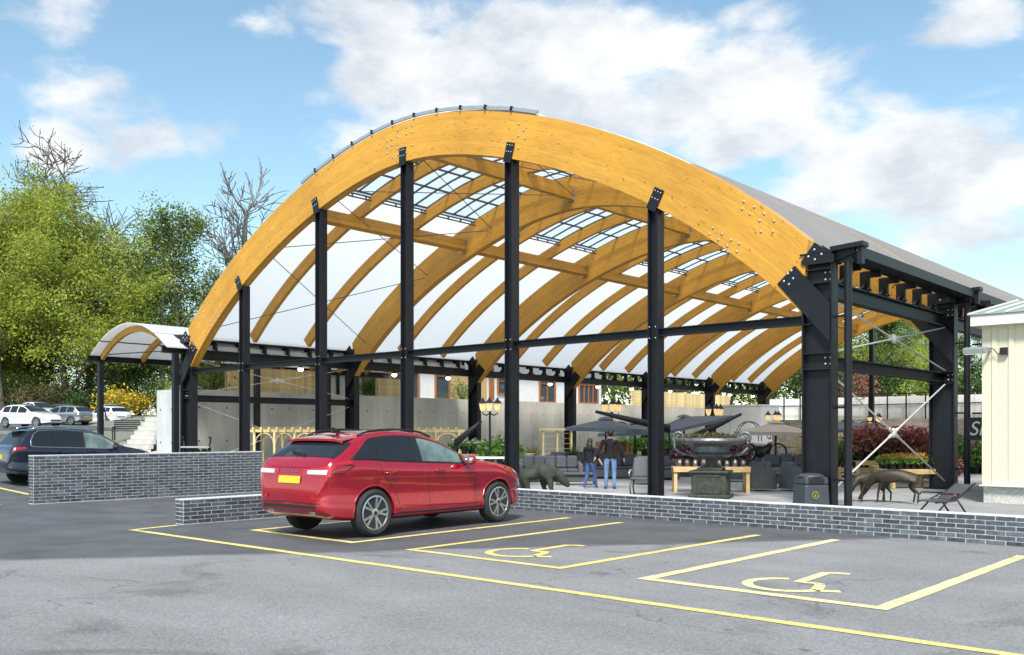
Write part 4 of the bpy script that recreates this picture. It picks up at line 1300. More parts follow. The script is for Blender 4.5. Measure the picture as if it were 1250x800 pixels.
class Car:
    """x runs from the tail (0) to the nose (L), y to the left, z up"""
    def __init__(s, sp):
        s.sp = sp; s.L = sp['L']
        s.top = pchip(sp['top']); s.belt = pchip(sp['belt']); s.w = pchip(sp['width']); s.bot = pchip(sp['bottom'])
        s.roofw = sp.get('roofw', .66)
    def section(s, x):
        w = s.w(x); zb = s.bot(x); zt = s.top(x)
        bl = min(s.belt(x), zt - .03)
        zr = zt - min(.075, .4 * (zt - bl))
        a = max(0.0, min(1.0, (zr - bl) / s.sp.get('gh', .50)))
        wr = .935 * w + (min(s.roofw, .9 * w) - .935 * w) * a ** .85
        H = bl - zb
        P = [(0, zb), (.55 * w, zb), (.86 * w, zb + .005), (.955 * w, zb + .04 * H / .7), (.968 * w, zb + .12 * H / .7), (.952 * w, zb + .20 * H / .7), (.930 * w, zb + .30 * H / .7),
             (.938 * w, zb + .40 * H / .7), (.972 * w, zb + .50 * H / .7), (1.0 * w, zb + .575 * H / .7), (.998 * w, zb + .62 * H / .7), (.972 * w, zb + .665 * H / .7), (.95 * w, bl)]
        for t in (.25, .5, .75, 1.0):
            # slight tumblehome curve
            P.append((.95 * w + (wr - .95 * w) * (t + .10 * t * (1 - t) * -1), bl + (zr - bl) * t))
        P += [(wr * .93, zr + (zt - zr) * .45), (wr * .78, zr + (zt - zr) * .75), (wr * .45, zr + (zt - zr) * .96), (0, zt)]
        return P
    IB, IR = 12, 16                      # index of the belt and of the roof rail in a section
    def point(s, x, t):                  # t in section index units, right side (y < 0)
        P = s.section(x); i = max(0, min(len(P) - 2, int(t))); f = t - i
        y = P[i][0] + (P[i + 1][0] - P[i][0]) * f; z = P[i][1] + (P[i + 1][1] - P[i][1]) * f
        return Vector((x, -y, z))
    def side(s, x, z, off=.0):           # body side at a height
        P = s.section(x)
        for i in range(3, len(P) - 1):
            if P[i + 1][1] >= z >= P[i][1] - 1e-6:
                f = (z - P[i][1]) / max(1e-6, P[i + 1][1] - P[i][1])
                return Vector((x, -(P[i][0] + (P[i + 1][0] - P[i][0]) * f) - off, z))
        return Vector((x, -P[12][0] - off, z))
    def normal(s, x, t):
        a = s.point(min(s.L, x + .02), t) - s.point(max(0, x - .02), t); b = s.point(x, min(19.99, t + .1)) - s.point(x, max(0, t - .1))
        n = b.cross(a)
        n.normalize()
        p = s.point(x, t)
        if n.dot(Vector((0, p.y, p.z - .6))) < 0: n = -n
        return n
    def body(s, n=70):
        xs = sorted(set([0, .012, .03, .055, .085, .12, .16, .2] + [s.L * i / n for i in range(4, n - 3)] + [s.L - .15, s.L - .11, s.L - .075, s.L - .045, s.L - .02, s.L]))
        vs = []; fs = []; rows = []
        for x in xs:
            P = s.section(x); row = []
            full = [(-y, z) for y, z in P] + [(y, z) for y, z in reversed(P[1:-1])]
            for y, z in full: row.append(len(vs)); vs.append((x, y, z))
            rows.append(row)
        k = len(rows[0])
        for a, b in zip(rows[:-1], rows[1:]):
            for i in range(k):
                j = (i + 1) % k; fs.append((a[i], a[j], b[j], b[i]))
        fs.append(tuple(reversed(rows[0]))); fs.append(tuple(rows[-1]))
        me = bpy.data.meshes.new('body'); me.from_pydata(vs, [], fs)
        bm_ = bmesh.new(); bm_.from_mesh(me); bmesh.ops.recalc_face_normals(bm_, faces=bm_.faces); bm_.to_mesh(me); bm_.free()
        return me
    def patch(s, x0, x1, t0, t1, off, nx=16, nt=6, mirror=False, both=False):
        """sheet following the body between stations; t0, t1 may be functions of x"""
        mb = MB()
        f0 = t0 if callable(t0) else (lambda x: t0); f1 = t1 if callable(t1) else (lambda x: t1)
        def fn(u, v):
            x = x0 + (x1 - x0) * u; a, b = f0(x), f1(x); t = a + (b - a) * v
            p = s.point(x, t) + s.normal(x, t) * off
            return (p.x, -p.y, p.z) if mirror else tuple(p)
        mb.grid(fn, nx, nt)
        return mb
    def across(s, x0, x1, tmin, off, nx=14, ny=14):
        """sheet over the full width between the two rails (windscreen, rear window)"""
        mb = MB()
        f = tmin if callable(tmin) else (lambda x: tmin)
        def fn(u, v):
            x = x0 + (x1 - x0) * u; q = abs(2 * v - 1); t = 20 - (20 - f(x)) * q
            t = min(t, 19.999)
            p = s.point(x, t) + s.normal(x, t) * off
            return (p.x, p.y if v < .5 else -p.y, p.z)
        mb.grid(fn, nx, ny)
        return mb

def wheel_meshes(r, w, rim, style):
    ty = MB().lathe([(rim + .005, -w / 2 + .02), (r - .045, -w / 2), (r - .012, -w / 2 + .025), (r, -w / 2 + .05), (r, w / 2 - .05), (r - .012, w / 2 - .025), (r - .045, w / 2), (rim + .005, w / 2 - .02)], n=44)
    tm = ty.mesh('tyre', True, 50); tm.materials.append(M['tyre'])
    rb = MB()
    n = 40; base = 0
    prof = [(rim + .012, w / 2 - .012), (rim - .012, w / 2 - .006), (rim - .022, w / 2 - .03), (rim - .03, -w / 2 + .03)]
    for pr in prof:
        for k in range(n):
            a = 2 * PI * k / n; rb.v.append((pr[0] * math.cos(a), pr[0] * math.sin(a), pr[1]))
    for i in range(3):
        for k in range(n): rb.f.append((i * n + k, i * n + (k + 1) % n, (i + 1) * n + (k + 1) % n, (i + 1) * n + k)); rb.mi.append(0)
    for k in range(style):
        a0 = 2 * PI * k / style
        for sg in (-1, 1):                       # split spokes
            da = sg * .20
            p0 = Vector((.05 * math.cos(a0), .05 * math.sin(a0), w / 2 - .035)); p1 = Vector(((rim - .012) * math.cos(a0 + da), (rim - .012) * math.sin(a0 + da), w / 2 - .022))
            rb.bar(p0, p1, .036, .03, (0, 0, 1))
    rb.lathe([(.075, w / 2 - .06), (.07, w / 2 - .018), (.03, w / 2 - .012)], n=16)
    rm = rb.mesh('rim', False); rm.materials.append(M['alloy'])
    bk = MB().lathe([(rim - .012, -.02), (rim - .012, .0), (.02, .005)], n=28).mesh('brake_disc', False); bk.materials.append(M['alloy_dark'])
    cap = MB().lathe([(.034, w / 2 - .014), (.03, w / 2 - .008), (.0, w / 2 - .006)], n=12).mesh('hub_cap'); cap.materials.append(M['trim_black'])
    return tm, rm, bk, cap

def build_car(name, sp, paint, loc, rz, label, group=None, detail=2, pitch=0.0):
    c = Car(sp); L = sp['L']
    root = empty(name, loc, rz, label, 'car', group)
    if pitch: root.rotation_euler = (0, pitch, rz)
    # body with the wheel openings cut out
    me = c.body(70 if detail > 1 else 34)
    tmp = bpy.data.objects.new('tmp_body', me); C.objects.link(tmp)
    cut = MB(); r = sp['r']
    for ax in sp['axles']:
        for sg in (-1, 1):
            ring = []
            for k in range(36):
                a = 2 * PI * k / 36; rr = r + sp.get('gap', .055)
                z_ = sp['r'] + rr * math.sin(a)
                ring.append((ax + rr * math.cos(a), z_))
            yy = sorted((sg * .62, sg * 1.3))
            cut.prism(ring, 'y', yy[0], yy[1])
    cme = cut.mesh('cut'); bm_ = bmesh.new(); bm_.from_mesh(cme); bmesh.ops.recalc_face_normals(bm_, faces=bm_.faces); bm_.to_mesh(cme); bm_.free()
    co = bpy.data.objects.new('tmp_cut', cme); C.objects.link(co)
    md = tmp.modifiers.new('b', 'BOOLEAN'); md.operation = 'DIFFERENCE'; md.object = co; md.solver = 'EXACT'
    bme = baked(tmp); bpy.data.objects.remove(tmp); bpy.data.objects.remove(co)
    bme.polygons.foreach_set('use_smooth', [True] * len(bme.polygons)); bme.set_sharp_from_angle(angle=R(38))
    bme.materials.clear(); bme.materials.append(M[paint])
    body = link('body', bme, paint, root)
    # wheels
    tm, rm, bk, cap = wheel_meshes(r, sp['tw'], sp['rim'], sp.get('spokes', 5))
    for ax in sp['axles']:
        for sg in (-1, 1):
            wy = sg * (c.w(ax) * .985 - sp['tw'] / 2 - .005)
            rot = (R(90), 0, 0) if sg < 0 else (R(-90), 0, 0)
            t = share('wheel', tm, root, (ax, wy, r), (rot[0], random.random() * 0 , 0))
            share('rim', rm, t, (0, 0, 0), (0, 0, random.random() * 2)); share('brake_disc', bk, t); share('hub_cap', cap, t)
    # wheel arch lips
    if detail > 1:
        for ax in sp['axles']:
            for sg in (-1, 1):
                pts = []
                for k in range(25):
                    a = R(-8 + 196 * k / 24); rr = r + sp.get('gap', .055) + .005
                    p = c.side(ax + rr * math.cos(a), max(c.bot(ax) + .03, r + rr * math.sin(a)), -.004)
                    pts.append((p.x, p.y if sg < 0 else -p.y, p.z))
                MB().tube(pts, .017, 6).build('wheel_arch', sp.get('arch', paint), root, smooth=True)
    # glass
    IB, IR = c.IB, c.IR
    gx = sp['windows']
    gm_ = sp.get('glass', 'car_glass')
    for i, (x0, x1, m_, slo, shi) in enumerate(gx):
        for mir in (False, True):
            hi = (lambda x, q=shi: IR - (q(x) if callable(q) else q))
            lo = (lambda x, q=slo: IB + q)
            wdw = c.patch(x0, x1, lo, hi, .006, 14, 5, mir).build('side_window', m_, root, smooth=True)
    x0, x1 = sp['screen']
    c.across(x0, x1, 16.35, .006).build('windscreen', 'car_glass_pale' if detail > 1 else 'car_glass', root, smooth=True)
    x0, x1 = sp['rear']
    c.across(x0, x1, 16.2, .006).build('rear_window', gm_, root, smooth=True)
    # dark surround and pillars
    if detail > 1:
        for mir in (False, True):
            q = sp['dlo']
            c.patch(q[0], q[1], lambda x: IB - .12, sp.get('dlo_top', lambda x: IR - .12), .0025, 40, 5, mir).build('window_surround', 'trim_black', root, smooth=True)
    return c, root, body

def tubeline(c, pts, r, name, m, root, n=6, off=.0, both=True):
    for sg in ((-1, 1) if both else (-1,)):
        P = []
        for (x, z) in pts:
            p = c.side(x, z, off); P.append((p.x, p.y if sg < 0 else -p.y, p.z))
        MB().tube(P, r, n).build(name, m, root, smooth=True)
def dense(pts, k=6):
    out = []
    for a, b in zip(pts[:-1], pts[1:]):
        for i in range(k): out.append((a[0] + (b[0] - a[0]) * i / k, a[1] + (b[1] - a[1]) * i / k))
    out.append(pts[-1]); return out

# ---------------------------------------------------------------- the red sport utility car
KL = 4.85
RED = dict(L=KL, r=.368, tw=.235, rim=.262, axles=(.95, 3.92), spokes=5, roofw=.68, gh=.40,
    top=[(0, .74), (.02, .90), (.06, 1.08), (.12, 1.175), (.2, 1.235), (.42, 1.40), (.64, 1.525), (.85, 1.59), (1.15, 1.64), (1.55, 1.665), (2.05, 1.64), (2.5, 1.545), (2.86, 1.385), (3.28, 1.175), (3.6, 1.125), (4.2, 1.035), (4.55, .93), (4.74, .81), (4.82, .70), (KL, .58)],
    belt=[(0, .70), (.06, 1.0), (.2, 1.17), (.6, 1.20), (1.2, 1.165), (2.2, 1.115), (3.3, 1.07), (3.7, 1.06), (4.2, .97), (4.6, .83), (KL, .52)],
    width=[(0, .66), (.03, .76), (.10, .84), (.25, .885), (.6, .925), (1.0, .935), (1.6, .925), (2.6, .925), (3.5, .935), (4.0, .935), (4.4, .89), (4.65, .78), (4.8, .62), (KL, .48)],
    bottom=[(0, .46), (.05, .40), (.2, .31), (.6, .26), (1.3, .235), (3.6, .235), (4.2, .25), (4.7, .30), (KL, .40)],
    windows=[(.56, .98, 'car_glass', .16, lambda x: .40 + 3.1 * max(0, (.94 - x) / .38) ** 1.2), (1.05, 1.90, 'car_glass', .10, .30), (2.01, 2.95, 'car_glass_pale', .10, .42)],
    dlo=(.48, 3.03), dlo_top=(lambda x: 16 - (.14 + 3.4 * max(0, (.96 - x) / .48) ** 1.2)), screen=(2.58, 3.26), rear=(.215, .60))
rz_red = R(90) + .05
RX, RY = -12.37, 9.60
hx, hy = math.cos(rz_red), math.sin(rz_red)
rc, red, rbody = build_car('parked_car', RED, 'paint_red', (RX - hx * .95, RY - hy * .95, .012), rz_red, 'bright red sport utility car parked in the bay behind the low wall')
red.scale = (1.025, 1.02, 1.015)
red.location = (RX - hx * 1.06, RY - hy * 1.06, .012)
# spoiler, roof glass, rails, aerial
sp_ = MB()
def spf(u, v):
    x = .50 + .40 * u; y = (-1 + 2 * v)
    zz = 1.548 + .035 * u - .012 * abs(y) ** 2 - .03 * (1 - u) ** 2 - .03 * (abs(y) ** 6)
    return (x - .03 * (1 - abs(y) ** 3) * (1 - u), y * .655, zz + .008)
sp_.grid(spf, 8, 20)
sp2 = MB(); sp2.grid(lambda u, v: tuple(Vector(spf(u, v)) - Vector((0, 0, .035 * (1 - .6 * u)))), 8, 20)
o = len(sp_.v); sp_.v += sp2.v; sp_.f += [tuple(i + o for i in reversed(f)) for f in sp2.f]; sp_.mi += [0] * len(sp2.f)
for j in range(20):
    sp_.f.append((j, j + 1, o + j + 1, o + j)); sp_.mi.append(0)
sp_.build('spoiler', 'paint_red', red, smooth=True, angle=40)
MB().box((.50, 0, 1.515), (.02, .36, .018)).build('high_brake_light', 'lamp_red', red)
rc.across(1.0, 2.15, 18.0, .004, 16, 10).build('roof_glass', 'car_glass', red, smooth=True)
for sg in (-1, 1):
    MB().tube([(x, sg * (.60), rc.top(x) - .012 + .018 * min(1, (x - .85) * 5, (2.45 - x) * 5)) for x in [0.85 + 1.6 * i / 14 for i in range(15)]], .017, 6).build('roof_rail', 'trim_black', red, smooth=True)
MB().bar((1.0, 0, 1.62), (.84, 0, 1.68), .03, .05).build('aerial_fin', 'trim_black', red)
# tailgate: lamps, plate, badge lettering, wiper, handle
def tail_patch(t0, t1, x0, x1, off, name, m, mir, nx=10, nt=6):
    return rc.patch(x0, x1, t0, t1, off, nx, nt, mir).build(name, m, red, smooth=True)
def face_patch(zfun, y0, y1, off, ny=14, nz=5):
    """sheet on the tail: for every y and height find the body's rear surface"""
    def surf(y, z):
        lo, hi = 0.0, 1.1
        for _ in range(30):
            m_ = (lo + hi) / 2
            P = rc.section(m_)
            # inside test: half width at height z
            wz = -1
            if P[-1][1] >= z >= P[0][1]:
                for i in range(3, len(P) - 1):
                    if P[i + 1][1] >= z >= P[i][1]:
                        f = (z - P[i][1]) / max(1e-6, P[i + 1][1] - P[i][1]); wz = max(wz, P[i][0] + (P[i + 1][0] - P[i][0]) * f)
            if wz >= abs(y): hi = m_
            else: lo = m_
        return hi
    mb = MB()
    def fn(u, v):
        y = y0 + (y1 - y0) * u; zl, zh = zfun(u); z = zl + (zh - zl) * v
        x = surf(y, z)
        return (x - off, y + (off * .8 if y > .6 else (-off * .8 if y < -.6 else 0)), z)
    mb.grid(fn, ny, nz)
    return mb
for sg in (-1, 1):
    a, b = (.30 * sg, .845 * sg)
    face_patch(lambda u: (.975 - .02 * u, 1.065 + .05 * u), a, b, .006, 22, 5).build('tail_light', 'lamp_red', red, smooth=True)
    face_patch(lambda u: (.99, 1.05 + .01 * u), .40 * sg, .80 * sg, .010, 18, 4).build('reversing_light', 'lamp_clear', red, smooth=True)
    tubeline(rc, dense([(.14, 1.0), (.30, 1.0), (.52, 1.115), (.30, 1.13), (.16, 1.12)], 5), .009, 'tail_light_edge', 'trim_black', red, both=False) if sg < 0 else None
    # wrap of the tail light round the side
    f0 = rc.patch(.13, .50, lambda x: 10.4 + 1.2 * (x - .13), lambda x: 11.9, .007, 12, 4, sg > 0).build('tail_light', 'lamp_red', red, smooth=True)
    face_patch(lambda u: (.60, .66), .52 * sg, .80 * sg, .006, 12, 3).build('rear_reflector', 'lamp_red', red, smooth=True)
face_patch(lambda u: (1.085, 1.105), -.62, .62, .010, 20, 2).build('tailgate_ledge', 'paint_red', red, smooth=True)
face_patch(lambda u: (.845, .955), -.26, .26, .016, 6, 3).build('number_plate', 'plate_yellow', red)
face_patch(lambda u: (.455, .515), -.62, .62, .008, 20, 3).build('bumper_insert', 'trim_black', red)
face_patch(lambda u: (.545, .556), -.70, .70, .010, 20, 1).build('bumper_crease', 'trim_black', red)
for i, y in enumerate((-.155, -.055, .05, .15)):
    MB().box((.036, y, 1.03), (.012, .042, .036)).build('badge_letter', 'chrome', red)
MB().bar((.215, -.12, 1.265), (.27, .26, 1.325), .022, .03).build('wiper', 'trim_black', red)
for sg in (-1, 1):
    MB().lathe([(.030, 0), (.042, .0), (.045, .12), (.034, .12)], n=16, sx=1.0, sy=1.6).build('exhaust', 'chrome', red, (.035, sg * .50, .415), (0, R(90), 0), smooth=True)
# doors: shut lines, handles, sills, mirrors
tubeline(rc, dense([(2.12, 1.11), (2.16, .70), (2.18, .34)], 8), .006, 'shut_line', 'trim_black', red, off=-.003)
tubeline(rc, dense([(1.0, 1.17), (1.08, .98), (1.38, .72), (1.48, .50), (1.50, .34)], 8), .006, 'shut_line', 'trim_black', red, off=-.003)
tubeline(rc, dense([(3.22, 1.06), (3.30, .80), (3.32, .34)], 8), .006, 'shut_line', 'trim_black', red, off=-.003)
tubeline(rc, dense([(1.36, .335), (2.3, .325), (3.46, .325)], 10), .020, 'sill_strip', 'trim_black', red, off=-.006)
tubeline(rc, dense([(1.55, .455), (2.0, .43), (3.3, .40)], 10), .012, 'sill_crease', 'paint_red', red, off=.001)
tubeline(rc, dense([(x_, rc.belt(x_) + .018) for x_ in (.5, .8, 1.3, 1.8, 2.3, 2.7, 3.03)], 3), .008, 'belt_strip', 'trim_black', red, off=.004)
for sg in (-1, 1):
    for hx_ in (1.24, 2.36):
        p = rc.side(hx_, .985, .012)
        MB().tube([(hx_ - .11, sg * (-p.y) - sg * .008, .985), (hx_ - .08, sg * (-p.y) + sg * .02, .987), (hx_ + .08, sg * (-p.y) + sg * .02, .992), (hx_ + .11, sg * (-p.y) - sg * .008, .992)], .016, 8).build('door_handle', 'paint_red', red, smooth=True)
    mb = MB(); mb.ball((2.98, sg * 1.06, 1.145), (.085, .125, .085), 14, 10); mi_ = mb.build('wing_mirror', 'paint_red', red, smooth=True)
    MB().bar((3.02, sg * .88, 1.09), (3.0, sg * .98, 1.11), .07, .05).build('mirror_arm', 'trim_black', mi_)
    MB().ball((2.915, sg * 1.06, 1.145), (.03, .10, .065), 12, 8).build('mirror_glass', 'chrome', mi_, smooth=True)
    # head lamp wrapping the front wing, grille edge
    rc.patch(4.36, 4.72, lambda x: 11.0, lambda x: 12.7, .007, 10, 4, sg > 0).build('headlight', 'lamp_clear', red, smooth=True)
MB().lathe([(.09, 0), (.09, .01)], n=14).build('fuel_cap', 'paint_red', red, (.98, .94, .90), (R(90), 0, 0))

# ---------------------------------------------------------------- the dark blue crossover
NL = 4.25
NAV = dict(L=NL, r=.335, tw=.21, rim=.215, axles=(.82, 3.42), spokes=5, roofw=.62, gh=.48, arch='trim_black',
    top=[(0, .66), (.02, .78), (.06, .98), (.12, 1.06), (.2, 1.10), (.34, 1.30), (.48, 1.46), (.65, 1.535), (1.1, 1.57), (1.6, 1.575), (2.1, 1.545), (2.5, 1.44), (2.85, 1.25), (3.2, 1.05), (3.4, 1.00), (3.8, .925), (4.05, .82), (4.18, .70), (NL, .54)],
    belt=[(0, .62), (.06, .92), (.2, 1.04), (.6, 1.05), (1.2, 1.02), (2.2, .985), (3.0, .955), (3.3, .955), (3.8, .84), (NL, .48)],
    width=[(0, .66), (.03, .74), (.10, .80), (.3, .85), (.8, .87), (1.6, .865), (2.6, .87), (3.4, .87), (3.8, .83), (4.05, .72), (NL, .48)],
    bottom=[(0, .44), (.2, .32), (.6, .27), (1.3, .24), (3.2, .24), (4.0, .28), (NL, .38)],
    windows=[(.62, 1.02, 'car_glass', .25, .35), (1.07, 1.92, 'car_glass', .10, .25), (2.02, 2.86, 'car_glass_pale', .10, .35)],
    dlo=(.56, 2.94), screen=(2.56, 3.18), rear=(.215, .46))
nx_, ny_ = -27.4, 9.62
nz_ = ground_h(-27.3, 10.5) + .0
nc, nav, nb_ = build_car('parked_car', NAV, 'paint_navy', (nx_, ny_, nz_), R(90), 'dark blue crossover car standing behind the tall brick wall')
tubeline(nc, dense([(.55, 1.07), (.60, 1.05), (1.1, 1.028), (2.0, .998), (2.95, .968)], 8), .012, 'chrome_strip', 'chrome', nav, off=.004)
tubeline(nc, dense([(.55, 1.07), (.56, 1.20), (.66, 1.40), (.80, 1.49), (1.5, 1.515), (2.2, 1.45), (2.6, 1.31)], 6), .009, 'chrome_strip', 'chrome', nav, off=.004)
for sg in (-1, 1):
    MB().tube([(x, sg * .575, nc.top(x) + .035 * min(1, (x - .65) * 5, (2.3 - x) * 5)) for x in [.65 + 1.65 * i / 14 for i in range(15)]], .018, 6).build('roof_rail', 'chrome', nav, smooth=True)
    nc.patch(.09, .42, lambda x: 10.2 + .8 * (x - .09), lambda x: 11.95, .007, 10, 4, sg > 0).build('tail_light', 'lamp_red', nav, smooth=True)
    mb = MB(); mb.ball((2.80, sg * .98, 1.02), (.075, .11, .075), 12, 8); mb.build('wing_mirror', 'trim_black', nav, smooth=True)
    for hx_ in (1.22, 2.16):
        p = nc.side(hx_, .90, .0)
        MB().tube([(hx_ - .1, sg * -p.y, .90), (hx_ - .07, sg * (-p.y + .03), .90), (hx_ + .07, sg * (-p.y + .03), .905), (hx_ + .1, sg * -p.y, .905)], .014, 6).build('door_handle', 'trim_black', nav, smooth=True)
    nc.patch(3.78, 4.10, lambda x: 11.2, lambda x: 12.6, .007, 8, 3, sg > 0).build('headlight', 'lamp_clear', nav, smooth=True)
tubeline(nc, dense([(1.97, .98), (1.95, .7), (1.97, .34)], 8), .006, 'shut_line', 'trim_black', nav, off=-.003)
tubeline(nc, dense([(1.02, 1.02), (1.08, .8), (1.22, .6), (1.26, .34)], 8), .006, 'shut_line', 'trim_black', nav, off=-.003)
tubeline(nc, dense([(.0, .50), (.2, .44), (.5, .40)], 6), .05, 'bumper_skirt', 'trim_black', nav, off=-.03)
MB().box((.40, 0, 1.535), (.30, 1.05, .03)).build('spoiler', 'paint_navy', nav, bevel=.01)
MB().box((.02, 0, .78), (.02, .50, .11)).build('number_plate', 'plate_yellow', nav)

# ---------------------------------------------------------------- cars on the upper car park
def shrink(sp, **kw):
    d = dict(sp); d.update(kw); return d
HATCH = dict(L=4.1, r=.31, tw=.2, rim=.21, axles=(.75, 3.30), roofw=.60, gh=.46,
    top=[(0, .60), (.03, .82), (.1, .98), (.3, 1.18), (.5, 1.36), (.8, 1.44), (1.5, 1.47), (2.0, 1.43), (2.5, 1.22), (2.95, .98), (3.3, .92), (3.8, .80), (4.0, .66), (4.1, .5)],
    belt=[(0, .55), (.1, .86), (.5, .95), (1.5, .93), (2.8, .90), (3.3, .86), (4.1, .44)],
    width=[(0, .62), (.1, .78), (.5, .84), (2, .86), (3.3, .85), (3.8, .76), (4.1, .48)],
    bottom=[(0, .38), (.3, .26), (1, .20), (3.2, .20), (4.1, .32)],
    windows=[(.55, 1.10, 'car_glass', .15, .3), (1.16, 1.72, 'car_glass', .1, .25), (1.80, 2.5, 'car_glass', .1, .35)],
    dlo=(.5, 2.55), screen=(2.1, 2.9), rear=(.14, .46))
SALOON = dict(L=4.6, r=.32, tw=.2, rim=.22, axles=(.95, 3.75), roofw=.58, gh=.44,
    top=[(0, .62), (.03, .84), (.12, .97), (.6, 1.04), (1.0, 1.22), (1.5, 1.40), (2.0, 1.44), (2.5, 1.40), (2.9, 1.22), (3.4, .97), (3.8, .90), (4.3, .78), (4.5, .64), (4.6, .5)],
    belt=[(0, .56), (.12, .88), (.6, .96), (1.8, .93), (3.2, .90), (3.8, .84), (4.6, .44)],
    width=[(0, .64), (.1, .80), (.5, .87), (2, .89), (3.7, .88), (4.3, .78), (4.6, .5)],
    bottom=[(0, .38), (.3, .26), (1, .2), (3.6, .2), (4.6, .32)],
    windows=[(1.05, 1.50, 'car_glass', .2, .35), (1.56, 2.15, 'car_glass', .1, .25), (2.22, 2.95, 'car_glass', .1, .35)],
    dlo=(1.0, 3.0), screen=(2.45, 3.32), rear=(.66, 1.35))
FAR = 'cars parked on the upper car park'
def far_car(sp, paint, u, d, ang, label, lights='rear'):
    x, y = polar(u, d); z = ground_h(x, y) + .016
    c, r_, b_ = build_car('parked_car', sp, paint, (x, y, z), ang, label, FAR, detail=1)
    L = sp['L']
    for sg in (-1, 1):
        c.patch(.06, .42, lambda x: 10.2, lambda x: 11.9, .008, 6, 3, sg > 0).build('tail_light', 'lamp_red', r_)
        c.patch(L - .55, L - .16, lambda x: 11.0, lambda x: 12.6, .008, 6, 3, sg > 0).build('headlight', 'lamp_clear', r_)
    zz = (c.top(.02) + c.bot(.02)) / 2
    MB().box((-.005, 0, zz + .05), (.02, .5, .11)).build('number_plate', 'plate_yellow', r_)
    MB().box((L + .003, 0, c.top(L) - .05), (.03, 1.0 * c.w(L) * 1.6, .07)).build('grille', 'trim_black', r_)
    return r_
far_car(HATCH, 'paint_white', -.541, 60, YAW - .35, 'white hatchback cut by the left edge, nose to the right, on the upper car park')
far_car(SALOON, 'paint_white', -.500, 66, YAW + 2.75, 'white saloon with its tail to the right, between the leftmost hatchback and the silver car')
far_car(HATCH, 'paint_green', -.470, 74, YAW + 2.6, 'dark green car half hidden behind the white saloon')
far_car(HATCH, 'paint_silver', -.455, 68, YAW + 2.9, 'silver-grey hatchback left of the black post of the small canopy')
far_car(HATCH, 'paint_white', -.417, 71, YAW + 2.55, 'white hatchback nearest the yellow flowering bush, tail towards the camera')
far_car(HATCH, 'paint_white', -.436, 74, YAW - .9, 'white hatchback nose-on right of the black post of the small canopy')
far_car(HATCH, 'paint_white', -.520, 72, YAW - .6, 'white hatchback behind the gap between the two leftmost white cars')

# ================================================================ retaining wall, house and fences behind the left columns
rw = empty('retaining_wall', (-38.3, 20.0, 0), 0, 'tall grey cast concrete retaining wall behind the left columns', 'wall')
pm = MB().box((-.15, 1.2, 1.775), (.30, 2.385, 3.55)).mesh('wall_panel'); pm.materials.append(M['concrete'])
hm = MB().lathe([(.045, 0), (.045, .004)], n=8).mesh('tie_hole'); hm.materials.append(M['steel_grey'])
for i in range(23):
    p_ = share('wall_panel', pm, rw, (random.uniform(-.006, .006), 1.3 + 2.4 * i, random.uniform(-.01, .01)))
    if i < 14:
        for dy in (.5, 1.9):
            for z_ in (1.25, 2.75):
                share('tie_hole', hm, p_, (.001, dy, z_), (0, R(90), 0))
MB().box((-.9, 28.9, 3.50), (1.2, 55.2, .10)).build('wall_footpath', 'concrete', rw)
MB().box((.95, -.10, 1.72), (1.65, .30, 3.44)).build('return_wall', 'concrete_white', rw)
for x_ in (.45, 1.4):
    for z_ in (1.2, 2.6): share('tie_hole', hm, rw, (x_, -.252, z_), (R(90), 0, 0))
# stair railing climbing to the wall from the left, sleeper terraces below
st = empty('stair_railing', (-40.3, 20.4, 0), 0, 'grey metal stair railing climbing to the white wall end', 'railing')
for y_ in (0, 1.0):
    MB().tube([(-.6, y_, 2.30), (2.1, y_, 3.62), (2.9, y_, 3.62)], .03, 6).build('handrail', 'zinc', st)
    MB().tube([(-.6, y_, 1.95), (2.1, y_, 3.27)], .02, 6).build('mid_rail', 'zinc', st)
    for i in range(4):
        t = i / 3; x_ = -.6 + 2.7 * t
        MB().tube([(x_, y_, 1.0 + 1.2 * t), (x_, y_, 2.30 + 1.32 * t)], .025, 6).build('post', 'zinc', st)
sr = empty('sleeper_terrace', (-39.5, 19.3, 0), 0, 'stepped grey timber sleeper bank left of the white wall end', 'terrace')
for i in range(9):
    MB().box((.04 * i, i * .12, .62 + i * .2), (2.5 - .1 * i, .22, .19)).build('sleeper', 'concrete', sr)

hs = empty('white_house', (-43.0, 31.4, 3.4), 0, 'white rendered bungalow with brown window frames above the retaining wall', 'house')
def hbox(nm, y0, y1, z0, z1, m, x=.0, t=.12, par=None):
    return MB().box((x, (y0 + y1) / 2, (z0 + z1) / 2), (t, y1 - y0, z1 - z0)).build(nm, m, par or hs)
MB().box((-3.5, 13.5, 1.6), (7.0, 27.0, 3.2)).build('wall', 'white_wall', hs)
rf = MB(); rf.prism([(-7.8, 3.2), (.7, 3.2), (.7, 3.35), (-3.5, 5.4), (-7.8, 3.35)], 'y', -.6, 27.6); rf.build('roof', 'grey_roof', hs)
def window(y0, y1, z0, z1, bars=1):
    w_ = hbox('window', y0, y1, z0, z1, 'window_glass', .02, .06)
    for a, b, c_, d_ in ((y0 - .1, y0, z0 - .1, z1 + .1), (y1, y1 + .1, z0 - .1, z1 + .1), (y0, y1, z0 - .1, z0), (y0, y1, z1, z1 + .1)):
        hbox('frame', a, b, c_, d_, 'house_wood', .06, .14, w_)
    for i in range(1, bars + 1):
        y = y0 + (y1 - y0) * i / (bars + 1); hbox('mullion', y - .05, y + .05, z0, z1, 'house_wood', .05, .12, w_)
    hbox('transom', y0, y1, z1 - .45, z1 - .38, 'house_wood', .05, .10, w_)
    return w_
window(3.6, 6.6, .5, 2.2, 2)
window(7.1, 7.8, .2, 2.3, 0)
hbox('boarded_panel', 10.8, 12.6, .1, 2.2, 'osb', .05, .08)
window(9.4, 10.5, .4, 2.2, 0)
